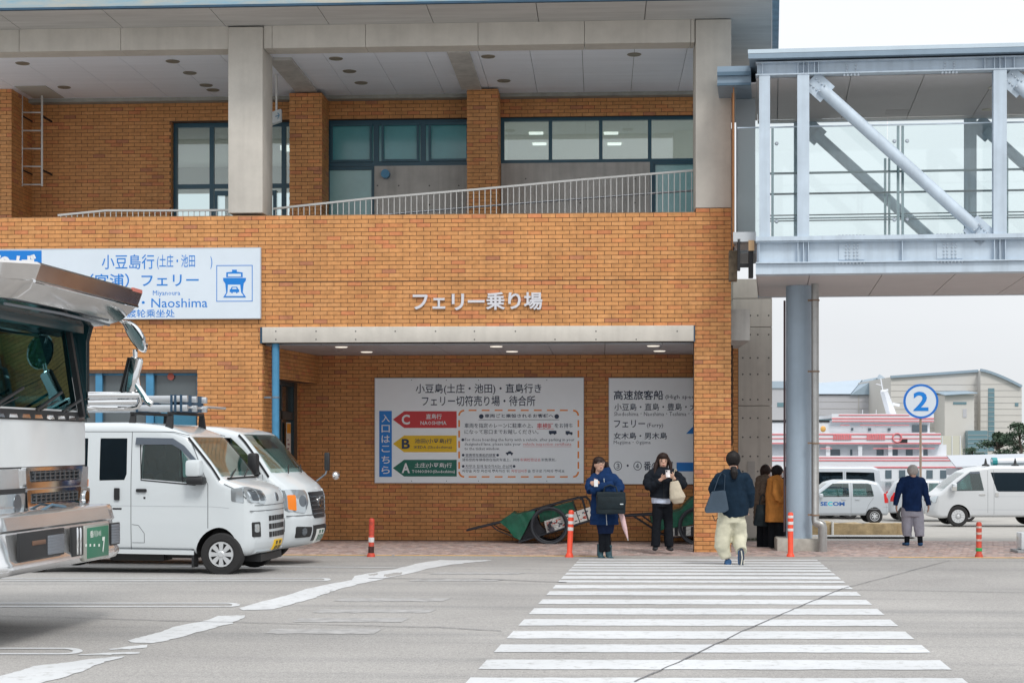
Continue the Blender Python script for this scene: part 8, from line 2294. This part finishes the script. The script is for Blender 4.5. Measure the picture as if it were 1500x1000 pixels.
b = MB(); b.add([(X(1370), 0, 0), (X(1412), 0, 0), (X(1407), 0, Z(638)), (X(1370), 0, Z(638)), (X(1370), 6, 0), (X(1412), 6, 0), (X(1407), 6, Z(638)), (X(1370), 6, Z(638))], [(0, 1, 2, 3), (4, 7, 6, 5), (0, 4, 5, 1), (1, 5, 6, 2), (2, 6, 7, 3), (3, 7, 4, 0)]); b.build('wall', mat('cream_sheet', (0.62, 0.60, 0.50), .6), t)
for x in (1380, 1394, 1406):
    b = MB(); b.box(X(x), X(x + 1), -.1, 0, 0, Z(638)); b.build('wall_rib', M_FW, t)
t, X, Z = farb(1450, 150, 'long grey quay roof with glazed edge behind the white van', 'quay_shelter')
b = MB(); b.add([(X(1400), 0, Z(683)), (X(1560), 0, Z(678)), (X(1560), 5, Z(664)), (X(1408), 5, Z(667)), (X(1400), 0, Z(684.5)), (X(1560), 0, Z(680)), (X(1560), 5, Z(665)), (X(1408), 5, Z(668.5))], [(0, 1, 2, 3), (4, 7, 6, 5), (0, 4, 5, 1), (1, 5, 6, 2), (2, 6, 7, 3), (3, 7, 4, 0)]); b.build('roof', mat('shelter_roof', (0.45, 0.48, 0.52), .5), t)
b = MB(); b.tube([(X(1448), -1, Z(676)), (X(1560), -1, Z(674))], .3, 10); b.build('white_pipe', M_FW, t)
b = MB(); b.cyl((X(1448), -1, Z(676)), (X(1455), -1, Z(676)), .42, 10); b.build('pipe_end', mat('teal_end', (0.02, 0.25, 0.27), .4), t)
b = MB(); b.box(X(1405), X(1560), .5, 4.5, 0, Z(686)); b.build('wall', M_B2, t)
# ================================================================ TREES
M_LEAF = vcol_mat('pine_leaf', .7, .2, 20, .2, 1.0)
M_TRK = mat('tree_trunk', (0.09, 0.065, 0.05), .9, var=.3, vscale=6)
def tree(px, py_base, py_top, wpx, d, label, seed, n=2600, name='pine_tree'):
    rr = random.Random(seed)
    P = Wd(px, 650, d); s_ = FPX / d; base = gz(P.y) if P.y < 90 else -1.4
    h = CAM_H - base + (650 - py_top) / s_; w = wpx / s_
    t = empty(name, (P.x, P.y, base), label=label, cat='tree', group='dark trees beyond the harbour')
    b = MB(); b.tube([(0, 0, 0), (.05 * w, 0, h * .4), (-.04 * w, 0, h * .75), (0, 0, h * .92)], [.045 * w, .035 * w, .022 * w, .008 * w], 8)
    lobes = []
    for k in range(13):
        a = rr.uniform(0, 2 * pi); zz = rr.uniform(.42, .93) * h; r_ = (1 - ((zz / h - .5) / .55) ** 2) * w * .40 * rr.uniform(.5, 1.1)
        c = Vector((r_ * cos(a), r_ * sin(a), zz)); lobes.append((c, w * rr.uniform(.12, .22)))
        b.tube([(0, 0, zz * .75), c * .6 + Vector((0, 0, zz * .34)), c], [.014 * w, .010 * w, .005 * w], 5)
    b.build('trunk', M_TRK, t)
    lobes.append((Vector((0, 0, h * .93)), w * .10))
    V, F_, C_ = [], [], []
    for i in range(n):
        c, r_ = rr.choice(lobes)
        v = Vector((rr.gauss(0, 1), rr.gauss(0, 1), rr.gauss(0, .55))); v = v.normalized() * r_ * rr.uniform(.55, 1.12); v.z *= .62
        p0 = c + v; L = w * rr.uniform(.018, .034)
        a = Vector((rr.uniform(-1, 1), rr.uniform(-1, 1), rr.uniform(-.6, .6))).normalized() * L; e = a.cross(Vector((rr.uniform(-1, 1), rr.uniform(-1, 1), 1))).normalized() * L * .8
        q = len(V); V += [p0 - a, p0 + e, p0 + a, p0 - e]; F_.append((q, q + 1, q + 2, q + 3)); k = rr.uniform(.6, 1.4); C_ += [(.065 * k, .105 * k, .065 * k, 1)] * 4
    me = bpy.data.meshes.new('crown'); me.from_pydata([tuple(v) for v in V], [], F_)
    at = me.color_attributes.new('piece_colour', 'FLOAT_COLOR', 'POINT'); at.data.foreach_set('color', [x for c in C_ for x in c]); me.materials.append(M_LEAF)
    link_mesh('crown', me, t)
tree(1462, 690, 632, 62, 200, 'broad dark green tree in front of the beige hall', 1)
tree(1494, 690, 617, 50, 190, 'tall dark pine cut off by the right edge behind the white van', 2)
tree(1425, 690, 655, 36, 205, 'low green tree at the foot of the glass hall', 3, 1500)
tree(1141, 690, 620, 30, 260, 'dark tree glimpsed between the concrete pier and the blue column', 4, 1500)
tree(1510, 690, 628, 60, 215, 'dark tree at the frame edge behind the tall pine', 5, 1500)
# weeds at the pier foot
gr = MB(); rr = random.Random(2)
for i in range(160):
    x = onY(1100, 790, YB - .03).x + rr.uniform(-.35, .25); z = gz(YB); hh = rr.uniform(.02, .07); dx = rr.uniform(-.03, .03)
    gr.add([(x, YB - .04 + rr.uniform(-.03, .03), z), (x + .006, YB - .04, z), (x + dx, YB - .05, z + hh)], [(0, 1, 2)])
gr.build('weeds', mat('weed_green', (0.08, 0.13, 0.04), .8), label='small green weeds along the foot of the concrete pier', cat='weeds', kind='stuff')

bpy.data.scenes.remove(SCR)
